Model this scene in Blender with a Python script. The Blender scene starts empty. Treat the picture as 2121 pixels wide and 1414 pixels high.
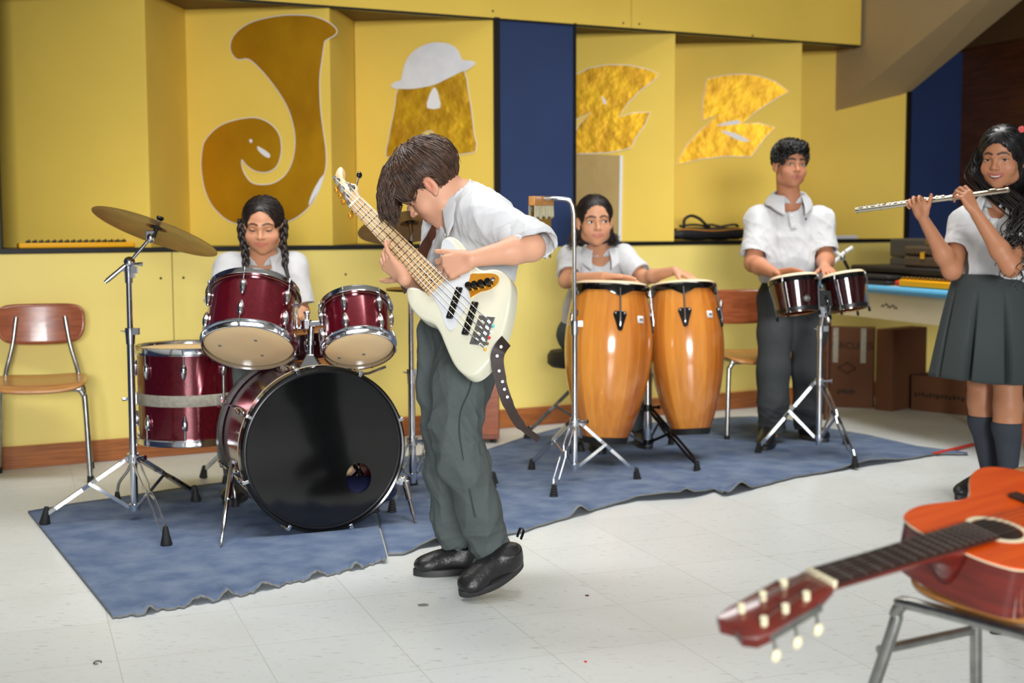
import bpy, bmesh, math, random
import numpy as np
from mathutils import Vector, Matrix, noise
R_ = random.Random(7)
SC = bpy.context.scene
COL = SC.collection
PI = math.pi
# ------------------------------------------------------------------ camera
FPX, CX, CY, CAMZ = 2800.0, 1060.5, 707.0, 1.07
PITCH, ROLL = math.atan(247 / 2800), -0.0037
RM = Matrix.Rotation(PI / 2 - PITCH, 3, 'X') @ Matrix.Rotation(ROLL, 3, 'Z')
CAMP = Vector((0, 0, CAMZ))
def ray(px, py):
    return RM @ Vector(((px - CX) / FPX, -(py - CY) / FPX, -1.0))
def P(px, py, Y):
    d = ray(px, py)
    return CAMP + d * (Y / d.y)
def FL(px, py, z=0.0):
    d = ray(px, py)
    return CAMP + d * ((z - CAMZ) / d.z)
def onplane(px, py, p0, nrm):
    d = ray(px, py)
    return CAMP + d * ((p0 - CAMP).dot(nrm) / d.dot(nrm))
def V(*a):
    return Vector(a)
cam = bpy.data.cameras.new('camera')
cam.sensor_width = 36.0
cam.lens = FPX * 36.0 / 2121.0
cam.clip_start = 0.05
cam.dof.use_dof = True
cam.dof.focus_distance = 3.95
cam.dof.aperture_fstop = 3.0
camo = bpy.data.objects.new('camera', cam)
COL.objects.link(camo)
camo.matrix_world = Matrix.Translation(CAMP) @ RM.to_4x4()
SC.camera = camo
# ------------------------------------------------------------------ materials
def lin(c):
    return tuple((x / 255 / 12.92 if x / 255 <= 0.04045 else ((x / 255 + 0.055) / 1.055) ** 2.4) for x in c)
def mat(name, rgb, rough=0.5, metal=0.0, spec=0.5, coat=0.0, noise_amt=0.0, noise_scale=8.0, rgb2=None, bump=0.0,
        bump_scale=60.0, stretch=None, sheen=0.0, detail=4.0, sss=0.0, attr=None, trans=0.0):
    m = bpy.data.materials.new(name)
    m.use_nodes = True
    nt = m.node_tree
    b = nt.nodes['Principled BSDF']
    c = lin(rgb)
    b.inputs['Base Color'].default_value = (*c, 1)
    b.inputs['Roughness'].default_value = rough
    b.inputs['Metallic'].default_value = metal
    b.inputs['Specular IOR Level'].default_value = spec
    b.inputs['Coat Weight'].default_value = coat
    b.inputs['Coat Roughness'].default_value = 0.08
    if sheen:
        b.inputs['Sheen Weight'].default_value = sheen
    if trans:
        b.inputs['Transmission Weight'].default_value = trans
    if sss:
        b.inputs['Subsurface Weight'].default_value = sss
        b.inputs['Subsurface Radius'].default_value = (0.012, 0.005, 0.003)
        b.inputs['Subsurface Scale'].default_value = 1.0
    tc = nt.nodes.new('ShaderNodeTexCoord')
    vec = tc.outputs['Object']
    if stretch:
        mp = nt.nodes.new('ShaderNodeMapping')
        mp.inputs['Scale'].default_value = stretch
        nt.links.new(vec, mp.inputs['Vector'])
        vec = mp.outputs['Vector']
    last = None
    if noise_amt or rgb2:
        n = nt.nodes.new('ShaderNodeTexNoise')
        n.inputs['Scale'].default_value = noise_scale
        n.inputs['Detail'].default_value = detail
        nt.links.new(vec, n.inputs['Vector'])
        r = nt.nodes.new('ShaderNodeValToRGB')
        r.color_ramp.elements[0].position = 0.35
        r.color_ramp.elements[1].position = 0.65
        c2 = lin(rgb2) if rgb2 else tuple(x * (1 - noise_amt) for x in c)
        r.color_ramp.elements[0].color = (*c2, 1)
        r.color_ramp.elements[1].color = (*c, 1)
        nt.links.new(n.outputs['Fac'], r.inputs['Fac'])
        last = r.outputs['Color']
    if attr:
        a = nt.nodes.new('ShaderNodeAttribute')
        a.attribute_name = attr
        if last is None:
            rgbn = nt.nodes.new('ShaderNodeRGB')
            rgbn.outputs[0].default_value = (*c, 1)
            last = rgbn.outputs[0]
        mx = nt.nodes.new('ShaderNodeMix')
        mx.data_type = 'RGBA'
        nt.links.new(a.outputs['Alpha'], mx.inputs['Factor'])
        nt.links.new(last, mx.inputs['A'])
        nt.links.new(a.outputs['Color'], mx.inputs['B'])
        last = mx.outputs['Result']
    if last is not None:
        nt.links.new(last, b.inputs['Base Color'])
    if bump:
        n2 = nt.nodes.new('ShaderNodeTexNoise')
        n2.inputs['Scale'].default_value = bump_scale
        n2.inputs['Detail'].default_value = 3
        nt.links.new(vec, n2.inputs['Vector'])
        bp = nt.nodes.new('ShaderNodeBump')
        bp.inputs['Strength'].default_value = bump
        bp.inputs['Distance'].default_value = 0.01
        nt.links.new(n2.outputs['Fac'], bp.inputs['Height'])
        nt.links.new(bp.outputs['Normal'], b.inputs['Normal'])
    m.diffuse_color = (*c, 1)
    return m
M = {}
M['yellow'] = mat('yellow_panel', (240, 218, 124), 0.42, noise_amt=0.05, noise_scale=2.5, bump=0.04, bump_scale=40)
M['yellowup'] = mat('yellow_upper_panel', (242, 208, 94), 0.6, noise_amt=0.05, noise_scale=2.5, bump=0.04, bump_scale=40, spec=0.15)
M['blue'] = mat('blue_panel', (36, 56, 98), 0.5, noise_amt=0.12, noise_scale=3)
M['black'] = mat('black_trim', (16, 15, 15), 0.4)
M['rubber'] = mat('black_rubber', (20, 20, 20), 0.7)
M['blackgloss'] = mat('black_gloss', (8, 8, 9), 0.12, coat=0.3)
M['chrome'] = mat('chrome', (214, 216, 220), 0.13, metal=1.0)
M['steel'] = mat('worn_steel', (176, 176, 172), 0.3, metal=1.0, noise_amt=0.25, noise_scale=30)
M['darkmetal'] = mat('dark_metal', (52, 52, 54), 0.28, metal=0.9)
M['brown_wall'] = mat('brown_wood_wall', (92, 50, 24), 0.45, rgb2=(66, 34, 16), noise_scale=5, stretch=(1, 1, 12))
M['beige'] = mat('beige_plaster', (188, 166, 126), 0.8, noise_amt=0.06, noise_scale=3)
M['soffit'] = mat('soffit_wood', (92, 64, 34), 0.6)
M['ceil'] = mat('ceiling_white', (225, 222, 214), 0.8)
M['basewood'] = mat('baseboard_wood', (172, 104, 52), 0.4, rgb2=(140, 80, 38), noise_scale=6, stretch=(1, 1, 20))
M['woodred'] = mat('chair_back_wood', (160, 88, 52), 0.28, rgb2=(136, 70, 40), noise_scale=4, stretch=(3, 3, 25), coat=0.25)
M['woodseat'] = mat('chair_seat_wood', (196, 138, 76), 0.3, rgb2=(172, 114, 58), noise_scale=4, stretch=(3, 25, 3), coat=0.2)
M['conga'] = mat('conga_wood', (206, 128, 48), 0.14, rgb2=(168, 90, 26), noise_scale=3.2, stretch=(6, 6, 0.6), coat=0.6, detail=2)
M['wine'] = mat('wine_red_wrap', (104, 16, 32), 0.16, metal=0.5, coat=0.5, noise_amt=0.25, noise_scale=60)
M['winedark'] = mat('dark_wine_lacquer', (44, 10, 12), 0.1, coat=0.6)
M['clearhead'] = mat('drum_head_cream', (240, 206, 156), 0.35, noise_amt=0.08, noise_scale=4)
M['skinhead'] = mat('rawhide_head', (226, 206, 172), 0.55, noise_amt=0.1, noise_scale=10)
M['tape'] = mat('grey_tape', (168, 162, 146), 0.6, noise_amt=0.25, noise_scale=60)
M['cream'] = mat('cream_paint', (226, 212, 176), 0.45, noise_amt=0.06, noise_scale=5)
M['bronze'] = mat('cymbal_bronze', (156, 116, 62), 0.34, metal=0.85, rgb2=(112, 82, 40), noise_scale=7)
M['gold'] = mat('gold_foil', (206, 160, 16), 0.42, metal=0.6, rgb2=(176, 128, 6), noise_scale=9, bump=0.55, bump_scale=13)
M['goldsmooth'] = mat('smooth_gold_foil', (206, 150, 10), 0.42, metal=0.7, rgb2=(186, 130, 4), noise_scale=3, bump=0.22, bump_scale=7)
M['white'] = mat('white_paper', (232, 232, 232), 0.6)
M['silverp'] = mat('silver_foil', (226, 227, 231), 0.6, metal=0.1, noise_amt=0.08, noise_scale=14, bump=0.3, bump_scale=14)
M['carpet'] = mat('blue_felt', (116, 130, 152), 0.95, rgb2=(90, 106, 136), noise_scale=9, bump=0.5, bump_scale=220, spec=0.1, detail=8)
M['felt'] = mat('grey_felt', (128, 128, 124), 0.95, noise_amt=0.15, noise_scale=40, spec=0.1)
M['card'] = mat('cardboard', (98, 58, 30), 0.8, noise_amt=0.12, noise_scale=8)  # brown darkened to stand in for the shade under the table
M['cardink'] = mat('box_print', (40, 26, 18), 0.8)
M['clothblack'] = mat('black_nylon', (24, 23, 24), 0.6, bump=0.3, bump_scale=50)
M['orange'] = mat('orange_piping', (190, 128, 50), 0.6)
M['yellowtoy'] = mat('yellow_plastic', (245, 176, 18), 0.3)
M['redtoy'] = mat('red_plastic', (210, 44, 36), 0.35)
M['skyblue'] = mat('sky_blue_edge', (92, 178, 222), 0.35)
M['plastic'] = mat('clear_tape_wrap', (196, 190, 160), 0.25, spec=0.6, noise_amt=0.15, noise_scale=20)
M['kraft'] = mat('grey_gold_sheet', (176, 144, 72), 0.45, noise_amt=0.12, noise_scale=5, bump=0.3, bump_scale=8)
M['brass'] = mat('brass_rods', (206, 164, 76), 0.25, metal=1.0)
M['navy'] = mat('dark_blue_inside', (30, 34, 66), 0.5)
# ------------------------------------------------------------------ mesh builder
class MB:
    def __init__(s, Mx=None):
        s.v, s.f, s.mi, s.M, s.cur = [], [], [], Mx, 0
    def add(s, vs, fs):
        o = len(s.v)
        if s.M is not None:
            vs = [s.M @ Vector(v) for v in vs]
        s.v.extend([tuple(v) for v in vs])
        s.f.extend([tuple(i + o for i in f) for f in fs])
        s.mi.extend([s.cur] * len(fs))
        return s
    def hexa(s, p):  # p: 4 bottom (ccw), 4 top
        return s.add(p, [(3, 2, 1, 0), (4, 5, 6, 7), (0, 1, 5, 4), (1, 2, 6, 5), (2, 3, 7, 6), (3, 0, 4, 7)])
    def box(s, c, d, Rm=None):
        x, y, z = d[0] / 2, d[1] / 2, d[2] / 2
        ps = [V(-x, -y, -z), V(x, -y, -z), V(x, y, -z), V(-x, y, -z), V(-x, -y, z), V(x, -y, z), V(x, y, z), V(-x, y, z)]
        if Rm is not None:
            ps = [Rm @ p for p in ps]
        c = Vector(c)
        return s.hexa([c + p for p in ps])
    def bar(s, a, b, w, h, up=(0, 0, 1)):  # box beam from a to b, w across, h along up
        a, b = Vector(a), Vector(b)
        t = (b - a).normalized()
        u = Vector(up)
        x = t.cross(u)
        if x.length < 1e-5:
            x = t.cross(V(1, 0, 0))
        x.normalize()
        y = x.cross(t).normalized()
        q = [-x * w / 2 - y * h / 2, x * w / 2 - y * h / 2, x * w / 2 + y * h / 2, -x * w / 2 + y * h / 2]
        return s.hexa([a + k for k in q] + [b + k for k in q])
    def tube(s, pts, r, n=10, cap=True, closed=False, flat=1.0, up=None):
        pts = [Vector(p) for p in pts]
        m = len(pts)
        rs = list(r) if isinstance(r, (list, tuple)) else [r] * m
        T = []
        for i in range(m):
            a = pts[i - 1] if (i > 0 or closed) else pts[i]
            b = pts[(i + 1) % m] if (i < m - 1 or closed) else pts[i]
            t = b - a
            T.append(t.normalized() if t.length > 1e-9 else V(0, 0, 1))
        u = Vector(up) if up is not None else (V(0, 0, 1) if abs(T[0].z) < 0.9 else V(1, 0, 0))
        u = (u - T[0] * u.dot(T[0])).normalized()
        vs, fs = [], []
        for i in range(m):
            u = (u - T[i] * u.dot(T[i]))
            u = u.normalized() if u.length > 1e-6 else T[i].orthogonal().normalized()
            w = T[i].cross(u)
            for k in range(n):
                a = 2 * PI * k / n
                vs.append(pts[i] + (u * math.cos(a) * flat + w * math.sin(a)) * rs[i])
        for i in range(m if closed else m - 1):
            j = (i + 1) % m
            for k in range(n):
                l = (k + 1) % n
                fs.append((i * n + k, i * n + l, j * n + l, j * n + k))
        if cap and not closed:
            fs.append(tuple(range(n - 1, -1, -1)))
            fs.append(tuple((m - 1) * n + k for k in range(n)))
        return s.add(vs, fs)
    def lathe(s, prof, n=32, fr=None):  # prof: (r,z) about local z; fr: Matrix
        vs, fs, idx = [], [], []
        for r, z in prof:
            if r < 1e-6:
                idx.append([len(vs)])
                vs.append(V(0, 0, z))
            else:
                idx.append(list(range(len(vs), len(vs) + n)))
                for k in range(n):
                    a = 2 * PI * k / n
                    vs.append(V(r * math.cos(a), r * math.sin(a), z))
        for A, B in zip(idx, idx[1:]):
            for k in range(n):
                l = (k + 1) % n
                if len(A) == 1 and len(B) == 1:
                    continue
                if len(A) == 1:
                    fs.append((A[0], B[l], B[k]))
                elif len(B) == 1:
                    fs.append((A[k], A[l], B[0]))
                else:
                    fs.append((A[k], A[l], B[l], B[k]))
        if fr is not None:
            vs = [fr @ v for v in vs]
        return s.add(vs, fs)
    def ball(s, c, r, n=12, m=8, Rm=None):
        r = (r, r, r) if not isinstance(r, (tuple, list)) else r
        vs, fs = [], []
        for i in range(m + 1):
            t = PI * i / m
            for k in range(n):
                a = 2 * PI * k / n
                p = V(math.sin(t) * math.cos(a) * r[0], math.sin(t) * math.sin(a) * r[1], math.cos(t) * r[2])
                vs.append((Rm @ p if Rm is not None else p) + Vector(c))
        for i in range(m):
            for k in range(n):
                l = (k + 1) % n
                fs.append((i * n + k, i * n + n + k, i * n + n + l, i * n + l))
        return s.add(vs, fs)
    def prism(s, poly, th, fr, bev=0.0, hole=None):
        # poly: 2D outline in frame xy (ccw), extruded from z=0 to z=th; a small edge round on the top when bev>0
        n = len(poly)
        rings = [([(x, y) for x, y in poly], 0.0)]
        if bev:
            rings.append((inset(poly, 0), th - bev))
            rings.append((inset(poly, bev * 0.3), th - bev * 0.3))
            rings.append((inset(poly, bev), th))
        else:
            rings.append((poly, th))
        vs, fs = [], []
        for pl, z in rings:
            vs += [fr @ V(x, y, z) for x, y in pl]
        for i in range(len(rings) - 1):
            for k in range(n):
                l = (k + 1) % n
                fs.append((i * n + k, i * n + l, i * n + n + l, i * n + n + k))
        fs.append(tuple(range(n - 1, -1, -1)))
        fs.append(tuple((len(rings) - 1) * n + k for k in range(n)))
        return s.add(vs, fs)
    def grid(s, fn, nu, nv, wrap=False):
        vs = [fn(i / nu, j / nv) for i in range(nu + (0 if wrap else 1)) for j in range(nv + 1)]
        fs = []
        nn = nu if wrap else nu + 1
        for i in range(nu):
            a, b = i, (i + 1) % nn
            for j in range(nv):
                fs.append((a * (nv + 1) + j, b * (nv + 1) + j, b * (nv + 1) + j + 1, a * (nv + 1) + j + 1))
        return s.add(vs, fs)
    def build(s, name, mats, parent=None, smooth=40, local=False, bevel=0.0, solid=0.0, sub=0, origin=None):
        return link_mesh(name, s.v, s.f, mats, parent, smooth, local, bevel, solid, sub, s.mi, origin)
def inset(poly, d):
    n = len(poly)
    if d == 0:
        return list(poly)
    out = []
    for i in range(n):
        a, b, c = Vector(poly[i - 1]), Vector(poly[i]), Vector(poly[(i + 1) % n])
        e1, e2 = (b - a).normalized(), (c - b).normalized()
        nn = V(-e1.y, e1.x) + V(-e2.y, e2.x)
        nn = nn.normalized() if nn.length > 1e-6 else V(-e1.y, e1.x)
        out.append(tuple(b + nn * d))
    return out
ROOT = {}
def link_mesh(name, v, f, mats, parent=None, smooth=40, local=False, bevel=0.0, solid=0.0, sub=0, mi=None, origin=None):
    me = bpy.data.meshes.new(name)
    Mi = None
    org = Vector((0, 0, 0))
    if parent is not None and not local:
        Mi = ROOT[parent.name].inverted()
    elif parent is None and not local:
        lo = [min(p[k] for p in v) for k in range(3)]
        hi = [max(p[k] for p in v) for k in range(3)]
        org = Vector(origin) if origin is not None else V((lo[0] + hi[0]) / 2, (lo[1] + hi[1]) / 2, lo[2])
        Mi = Matrix.Translation(-org)
    if Mi is not None:
        a = np.array(v, dtype=float).reshape(-1, 3)
        mm = np.array(Mi)
        v = (a @ mm[:3, :3].T + mm[:3, 3]).tolist()
    me.from_pydata([tuple(p) for p in v], [], f)
    mats = mats if isinstance(mats, (list, tuple)) else [mats]
    for m in mats:
        me.materials.append(M[m] if isinstance(m, str) else m)
    if mi is not None and len(mats) > 1:
        me.polygons.foreach_set('material_index', mi)
    bm = bmesh.new()
    bm.from_mesh(me)
    bmesh.ops.recalc_face_normals(bm, faces=bm.faces)
    bm.to_mesh(me)
    bm.free()
    if smooth:
        me.polygons.foreach_set('use_smooth', [True] * len(me.polygons))
        if smooth < 180:
            me.set_sharp_from_angle(angle=math.radians(smooth))
    me.update()
    o = bpy.data.objects.new(name, me)
    COL.objects.link(o)
    if parent is not None:
        o.parent = parent
        ROOT[o.name] = ROOT[parent.name]
    else:
        o.location = org
        ROOT[o.name] = Matrix.Translation(org)
    if solid:
        md = o.modifiers.new('solid', 'SOLIDIFY')
        md.thickness = solid
        md.offset = 0
    if bevel:
        md = o.modifiers.new('bevel', 'BEVEL')
        md.width = bevel
        md.segments = 2
        md.limit_method = 'ANGLE'
        md.harden_normals = False
    if sub:
        md = o.modifiers.new('sub', 'SUBSURF')
        md.levels = md.render_levels = sub
    return o
def tag(o, label=None, cat=None, group=None, kind=None):
    if label: o['label'] = label
    if cat: o['category'] = cat
    if group: o['group'] = group
    if kind: o['kind'] = kind
    return o
def thing(name, label, cat, Mx, group=None):
    if not isinstance(Mx, Matrix):
        Mx = Matrix.Translation(Vector(Mx))
    o = bpy.data.objects.new(name, None)
    o.empty_display_size = 0.05
    COL.objects.link(o)
    o.matrix_world = Mx
    ROOT[o.name] = Mx.copy()
    return tag(o, label, cat, group)
def struct(name, mb, mats, **k):
    o = mb.build(name, mats, **k)
    o['kind'] = 'structure'
    return o
def copy_tree(o, parent=None, Mx=None):
    c = o.copy()
    COL.objects.link(c)
    if parent is not None:
        c.parent = parent
    elif Mx is not None:
        c.matrix_world = Mx
        ROOT[c.name] = Mx.copy()
    for ch in [x for x in bpy.data.objects if x.parent == o]:
        copy_tree(ch, c)
    return c
def frame(o, z, x=None):
    z = Vector(z).normalized()
    x = Vector(x) if x is not None else (V(1, 0, 0) if abs(z.x) < 0.9 else V(0, 1, 0))
    x = (x - z * x.dot(z)).normalized()
    y = z.cross(x)
    m = Matrix((x, y, z)).transposed().to_4x4()
    m.translation = Vector(o)
    return m
def smooth_poly(pts, k=4):
    out, n = [], len(pts)
    for i in range(n):
        p0, p1, p2, p3 = [Vector(pts[(i + j) % n]) for j in (-1, 0, 1, 2)]
        for t in range(k):
            t /= k
            out.append(0.5 * ((2 * p1) + (p2 - p0) * t + (2 * p0 - 5 * p1 + 4 * p2 - p3) * t * t + (3 * p1 - p0 - 3 * p2 + p3) * t ** 3))
    return out
def spline(pts, k=6):
    out, n = [], len(pts)
    P_ = [Vector(p) for p in pts]
    for i in range(n - 1):
        p1, p2 = P_[i], P_[i + 1]
        p0 = P_[i - 1] if i > 0 else p1 * 2 - p2
        p3 = P_[i + 2] if i + 2 < n else p2 * 2 - p1
        for t in range(k):
            t /= k
            out.append(0.5 * ((2 * p1) + (p2 - p0) * t + (2 * p0 - 5 * p1 + 4 * p2 - p3) * t * t + (3 * p1 - p0 - 3 * p2 + p3) * t ** 3))
    out.append(P_[-1])
    return out
# ------------------------------------------------------------------ the room
A0 = FL(0, 972); B0 = FL(1560, 843)
UD = (B0 - A0).normalized()
ND = V(UD.y, -UD.x, 0)                       # from the wall towards the room
RD = V(math.sin(math.radians(20.3)), -math.cos(math.radians(20.3)), 0)   # along the right-hand wall, towards the room
def Wp(u, d, z):
    p = A0 + UD * u + ND * d
    return V(p.x, p.y, z)
def wall_uz(px, py, d=0.0):
    p = onplane(px, py, A0 + ND * d, ND)
    return (p - A0).dot(UD), p.z
def wbox(mb, u0, u1, d0, d1, z0, z1):
    return mb.hexa([Wp(u0, d0, z0), Wp(u1, d0, z0), Wp(u1, d1, z0), Wp(u0, d1, z0), Wp(u0, d0, z1), Wp(u1, d0, z1), Wp(u1, d1, z1), Wp(u0, d1, z1)])
LEDGE = 0.962
SOF = 2.106
U_L, U_N1, U_B, U_N2, U_C = 0.04, 2.455, 2.915, 5.24, 5.69
for k, (px, nm) in enumerate([(22, 'L'), (1038, 'N1'), (1195, 'B'), (1866, 'N2'), (1972, 'C')]):
    pass
# floor with vinyl tiles
def tile_mat():
    m = bpy.data.materials.new('vinyl_tile_floor')
    m.use_nodes = True
    nt = m.node_tree
    b = nt.nodes['Principled BSDF']
    b.inputs['Roughness'].default_value = 0.38
    b.inputs['Specular IOR Level'].default_value = 0.4
    tc = nt.nodes.new('ShaderNodeTexCoord')
    mp = nt.nodes.new('ShaderNodeMapping')
    mp.inputs['Rotation'].default_value = (0, 0, math.radians(-20.3))
    o = FL(791, 1300)
    c, s_ = math.cos(math.radians(-20.3)), math.sin(math.radians(-20.3))
    mp.inputs['Location'].default_value = (-(c * o.x - s_ * o.y), 0, 0)
    nt.links.new(tc.outputs['Object'], mp.inputs['Vector'])
    br = nt.nodes.new('ShaderNodeTexBrick')
    br.offset = 0.0
    br.inputs['Scale'].default_value = 1.0
    br.inputs['Brick Width'].default_value = 0.338
    br.inputs['Row Height'].default_value = 0.338
    br.inputs['Mortar Size'].default_value = 0.0009
    br.inputs['Mortar Smooth'].default_value = 0.0
    br.inputs['Color1'].default_value = (*lin((212, 216, 215)), 1)
    br.inputs['Color2'].default_value = (*lin((207, 211, 209)), 1)
    br.inputs['Mortar'].default_value = (*lin((176, 173, 165)), 1)
    nt.links.new(mp.outputs['Vector'], br.inputs['Vector'])
    def layer(prev, scl, sc, lo, hi, colr, rot):
        mp2 = nt.nodes.new('ShaderNodeMapping')
        mp2.inputs['Scale'].default_value = scl
        mp2.inputs['Rotation'].default_value = (0, 0, rot)
        nt.links.new(tc.outputs['Object'], mp2.inputs['Vector'])
        n = nt.nodes.new('ShaderNodeTexNoise')
        n.inputs['Scale'].default_value = sc
        n.inputs['Detail'].default_value = 3
        nt.links.new(mp2.outputs['Vector'], n.inputs['Vector'])
        r = nt.nodes.new('ShaderNodeValToRGB')
        r.color_ramp.elements[0].position = lo
        r.color_ramp.elements[1].position = hi
        r.color_ramp.elements[0].color = (0, 0, 0, 1)
        r.color_ramp.elements[1].color = (1, 1, 1, 1)
        nt.links.new(n.outputs['Fac'], r.inputs['Fac'])
        mx = nt.nodes.new('ShaderNodeMix')
        mx.data_type = 'RGBA'
        nt.links.new(r.outputs['Color'], mx.inputs['Factor'])
        nt.links.new(prev, mx.inputs['A'])
        mx.inputs['B'].default_value = (*lin(colr), 1)
        return mx.outputs['Result']
    c1 = layer(br.outputs['Color'], (1, 3.5, 1), 22, 0.62, 0.74, (172, 173, 168), 0.3)
    c2 = layer(c1, (1, 4, 1), 45, 0.66, 0.74, (140, 146, 146), -0.2)
    c3 = layer(c2, (1, 1, 1), 1.6, 0.5, 0.8, (198, 201, 197), 0)
    nt.links.new(c3, b.inputs['Base Color'])
    return m
M['tile'] = tile_mat()
mb = MB()
mb.hexa([V(-6, -2.5, -0.05), V(7, -2.5, -0.05), V(7, 11, -0.05), V(-6, 11, -0.05), V(-6, -2.5, 0), V(7, -2.5, 0), V(7, 11, 0), V(-6, 11, 0)])
struct('floor', mb, 'tile', smooth=0, origin=(0, 0, 0))
mb = MB()
mb.hexa([V(-6, -2.5, 2.9), V(7, -2.5, 2.9), V(7, 11, 2.9), V(-6, 11, 2.9), V(-6, -2.5, 2.95), V(7, -2.5, 2.95), V(7, 11, 2.95), V(-6, 11, 2.95)])
struct('ceiling', mb, 'ceil', smooth=0)
# main wall: lower yellow boarding, niches with angled panels, blue pillars, fascia
def seamed(name, u0, u1, d0, d1, z0, z1, seams, m, screws=()):
    edges = [u0] + seams + [u1]
    b = MB()
    for a, c in zip(edges, edges[1:]):
        wbox(b, a + 0.002, c - 0.002, d0, d1, z0, z1)
    b.cur = 1
    wbox(b, u0, u1, d0, d1 - 0.012, z0 + 0.01, z1 - 0.01)
    for (u, z) in screws:
        b.lathe([(0.006, 0), (0.006, 0.002), (0, 0.0022)], 8, frame(Wp(u, d1 - 0.0005, z), ND))
    return struct(name, b, [m, 'black'], smooth=0, bevel=0.001)
s1 = wall_uz(358, 600)[0]; s2 = wall_uz(1303, 555)[0]
scr = [wall_uz(*p) for p in ((333, 576), (380, 575), (716, 568))]
seamed('wall_front', -1.2, 6.4, -0.12, 0.0, 0.0, LEDGE - 0.022, [s1, s2], 'yellow', scr)
b = MB(); wbox(b, U_L - 0.03, U_N1 + 0.012, -0.52, 0.006, LEDGE - 0.02, LEDGE)
wbox(b, U_B - 0.012, U_N2 + 0.03, -0.52, 0.006, LEDGE - 0.02, LEDGE)
struct('trim_1', b, 'black', smooth=0)
b = MB(); wbox(b, -1.2, 6.3, -0.62, -0.56, LEDGE - 0.1, 2.9)
struct('wall_back', b, 'yellow', smooth=0)
for nm, u0, u1 in (('wall_pillar_1', -1.2, U_L - 0.03), ('wall_pillar_2', U_N1 + 0.012, U_B - 0.012), ('wall_pillar_3', U_N2 + 0.03, 6.3)):
    b = MB(); wbox(b, u0, u1, -0.55, -0.004, LEDGE - 0.022, SOF)
    struct(nm, b, 'blue', smooth=0)
b = MB()
for u0, u1 in ((U_L - 0.03, U_L), (U_N1 - 0.02, U_N1 + 0.012), (U_B - 0.012, U_B + 0.002), (U_N2, U_N2 + 0.03)):
    wbox(b, u0, u1, -0.5, 0.006, LEDGE, SOF)
struct('trim_2', b, 'black', smooth=0)
PAN = {}
UR = [0.683, 1.557, 2.434]
UL = [u - 0.58 for u in UR]
DL = [-0.447] * 3
UR2 = [3.55, 4.43, U_N2 - 0.002]; UL2 = [2.97, 3.85, 4.724]; DL2 = [-0.447] * 3
def panel(k, ul, dl, ur):
    a0, a1 = Wp(ul, dl, 0), Wp(ur, -0.008, 0)
    t = (a1 - a0).normalized(); n = V(t.y, -t.x, 0)
    PAN[k] = (a1.copy(), n.copy())
    b = MB()
    z0, z1 = LEDGE, SOF
    th = 0.018
    q = [a0, a1, a1 - n * th, a0 - n * th]
    b.hexa([V(p.x, p.y, z0) for p in q] + [V(p.x, p.y, z1) for p in q])
    if k not in (2, 5):
        e, f = Wp(ur, -0.008, 0), Wp(ur + 0.294, -0.447, 0)
        ct = (f - e).normalized(); cn = V(-ct.y, ct.x, 0)
        q = [e, f, f + cn * 0.016, e + cn * 0.016]
        b.hexa([V(p.x, p.y, z0) for p in q] + [V(p.x, p.y, z1) for p in q])
    struct('wall_panel_%d' % (k + 1), b, 'yellowup', smooth=0)
for i in range(3):
    panel(i, UL[i], DL[i], UR[i])
for i in range(3):
    panel(3 + i, UL2[i], DL2[i], UR2[i])
# soffit and fascia
b = MB(); wbox(b, -1.2, 5.0, -0.52, -0.02, SOF, SOF + 0.02); wbox(b, 5.0, 5.5, -0.52, -0.02, SOF, SOF + 0.02)
struct('wall_soffit', b, 'soffit', smooth=0)
sf = wall_uz(1307, 40)[0]
uf = wall_uz(1783, 60)[0]
scr = [wall_uz(*p) for p in ((1290, 48), (1323, 50), (1558, 74), (1020, 23), (1782 - 14, 95))]
seamed('wall_fascia', -1.2, uf, -0.05, 0.004, SOF - 0.004, 2.43, [sf], 'yellowup', scr)
b = MB(); wbox(b, -1.2, uf, -0.05, 0.005, SOF - 0.014, SOF - 0.005)
struct('trim_4', b, 'black', smooth=0)
b = MB(); wbox(b, -1.2, 6.4, -0.62, -0.3, 2.43, 2.9)
struct('wall_upper', b, 'ceil', smooth=0)
b = MB(); b.hexa([V(-3.1, 0.6, 0), V(-3.0, 0.6, 0), V(-3.0, 8, 0), V(-3.1, 8, 0), V(-3.1, 0.6, 2.9), V(-3.0, 0.6, 2.9), V(-3.0, 8, 2.9), V(-3.1, 8, 2.9)])
struct('wall_left', b, 'blue', smooth=0)  # unseen wall, added to cut ambient light on the left side
# baseboard
b = MB(); wbox(b, -1.2, 6.3, 0.0, 0.018, 0.0, 0.098)
struct('baseboard_front', b, 'basewood', smooth=0, bevel=0.003)
# right-hand wall of brown wood, with a lighter board above
K0 = Wp(U_C, 0.0, 0)
def rbox(mb, t0, t1, e0, e1, z0, z1):
    q = V(RD.y * -1, RD.x, 0)                    # away from the room
    pts = [K0 + RD * t0 + q * e0, K0 + RD * t1 + q * e0, K0 + RD * t1 + q * e1, K0 + RD * t0 + q * e1]
    return mb.hexa([V(p.x, p.y, z0) for p in pts] + [V(p.x, p.y, z1) for p in pts])
zt = 1.07 + (456 - 100) / 2800 * 8.3
b = MB(); rbox(b, -0.1, 4.0, 0.0, 0.06, 0.0, zt)
struct('wall_right', b, 'brown_wall', smooth=0)
b = MB(); rbox(b, -0.1, 4.0, -0.012, 0.06, zt, 2.9)
struct('wall_right_upper', b, 'soffit', smooth=0)
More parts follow.
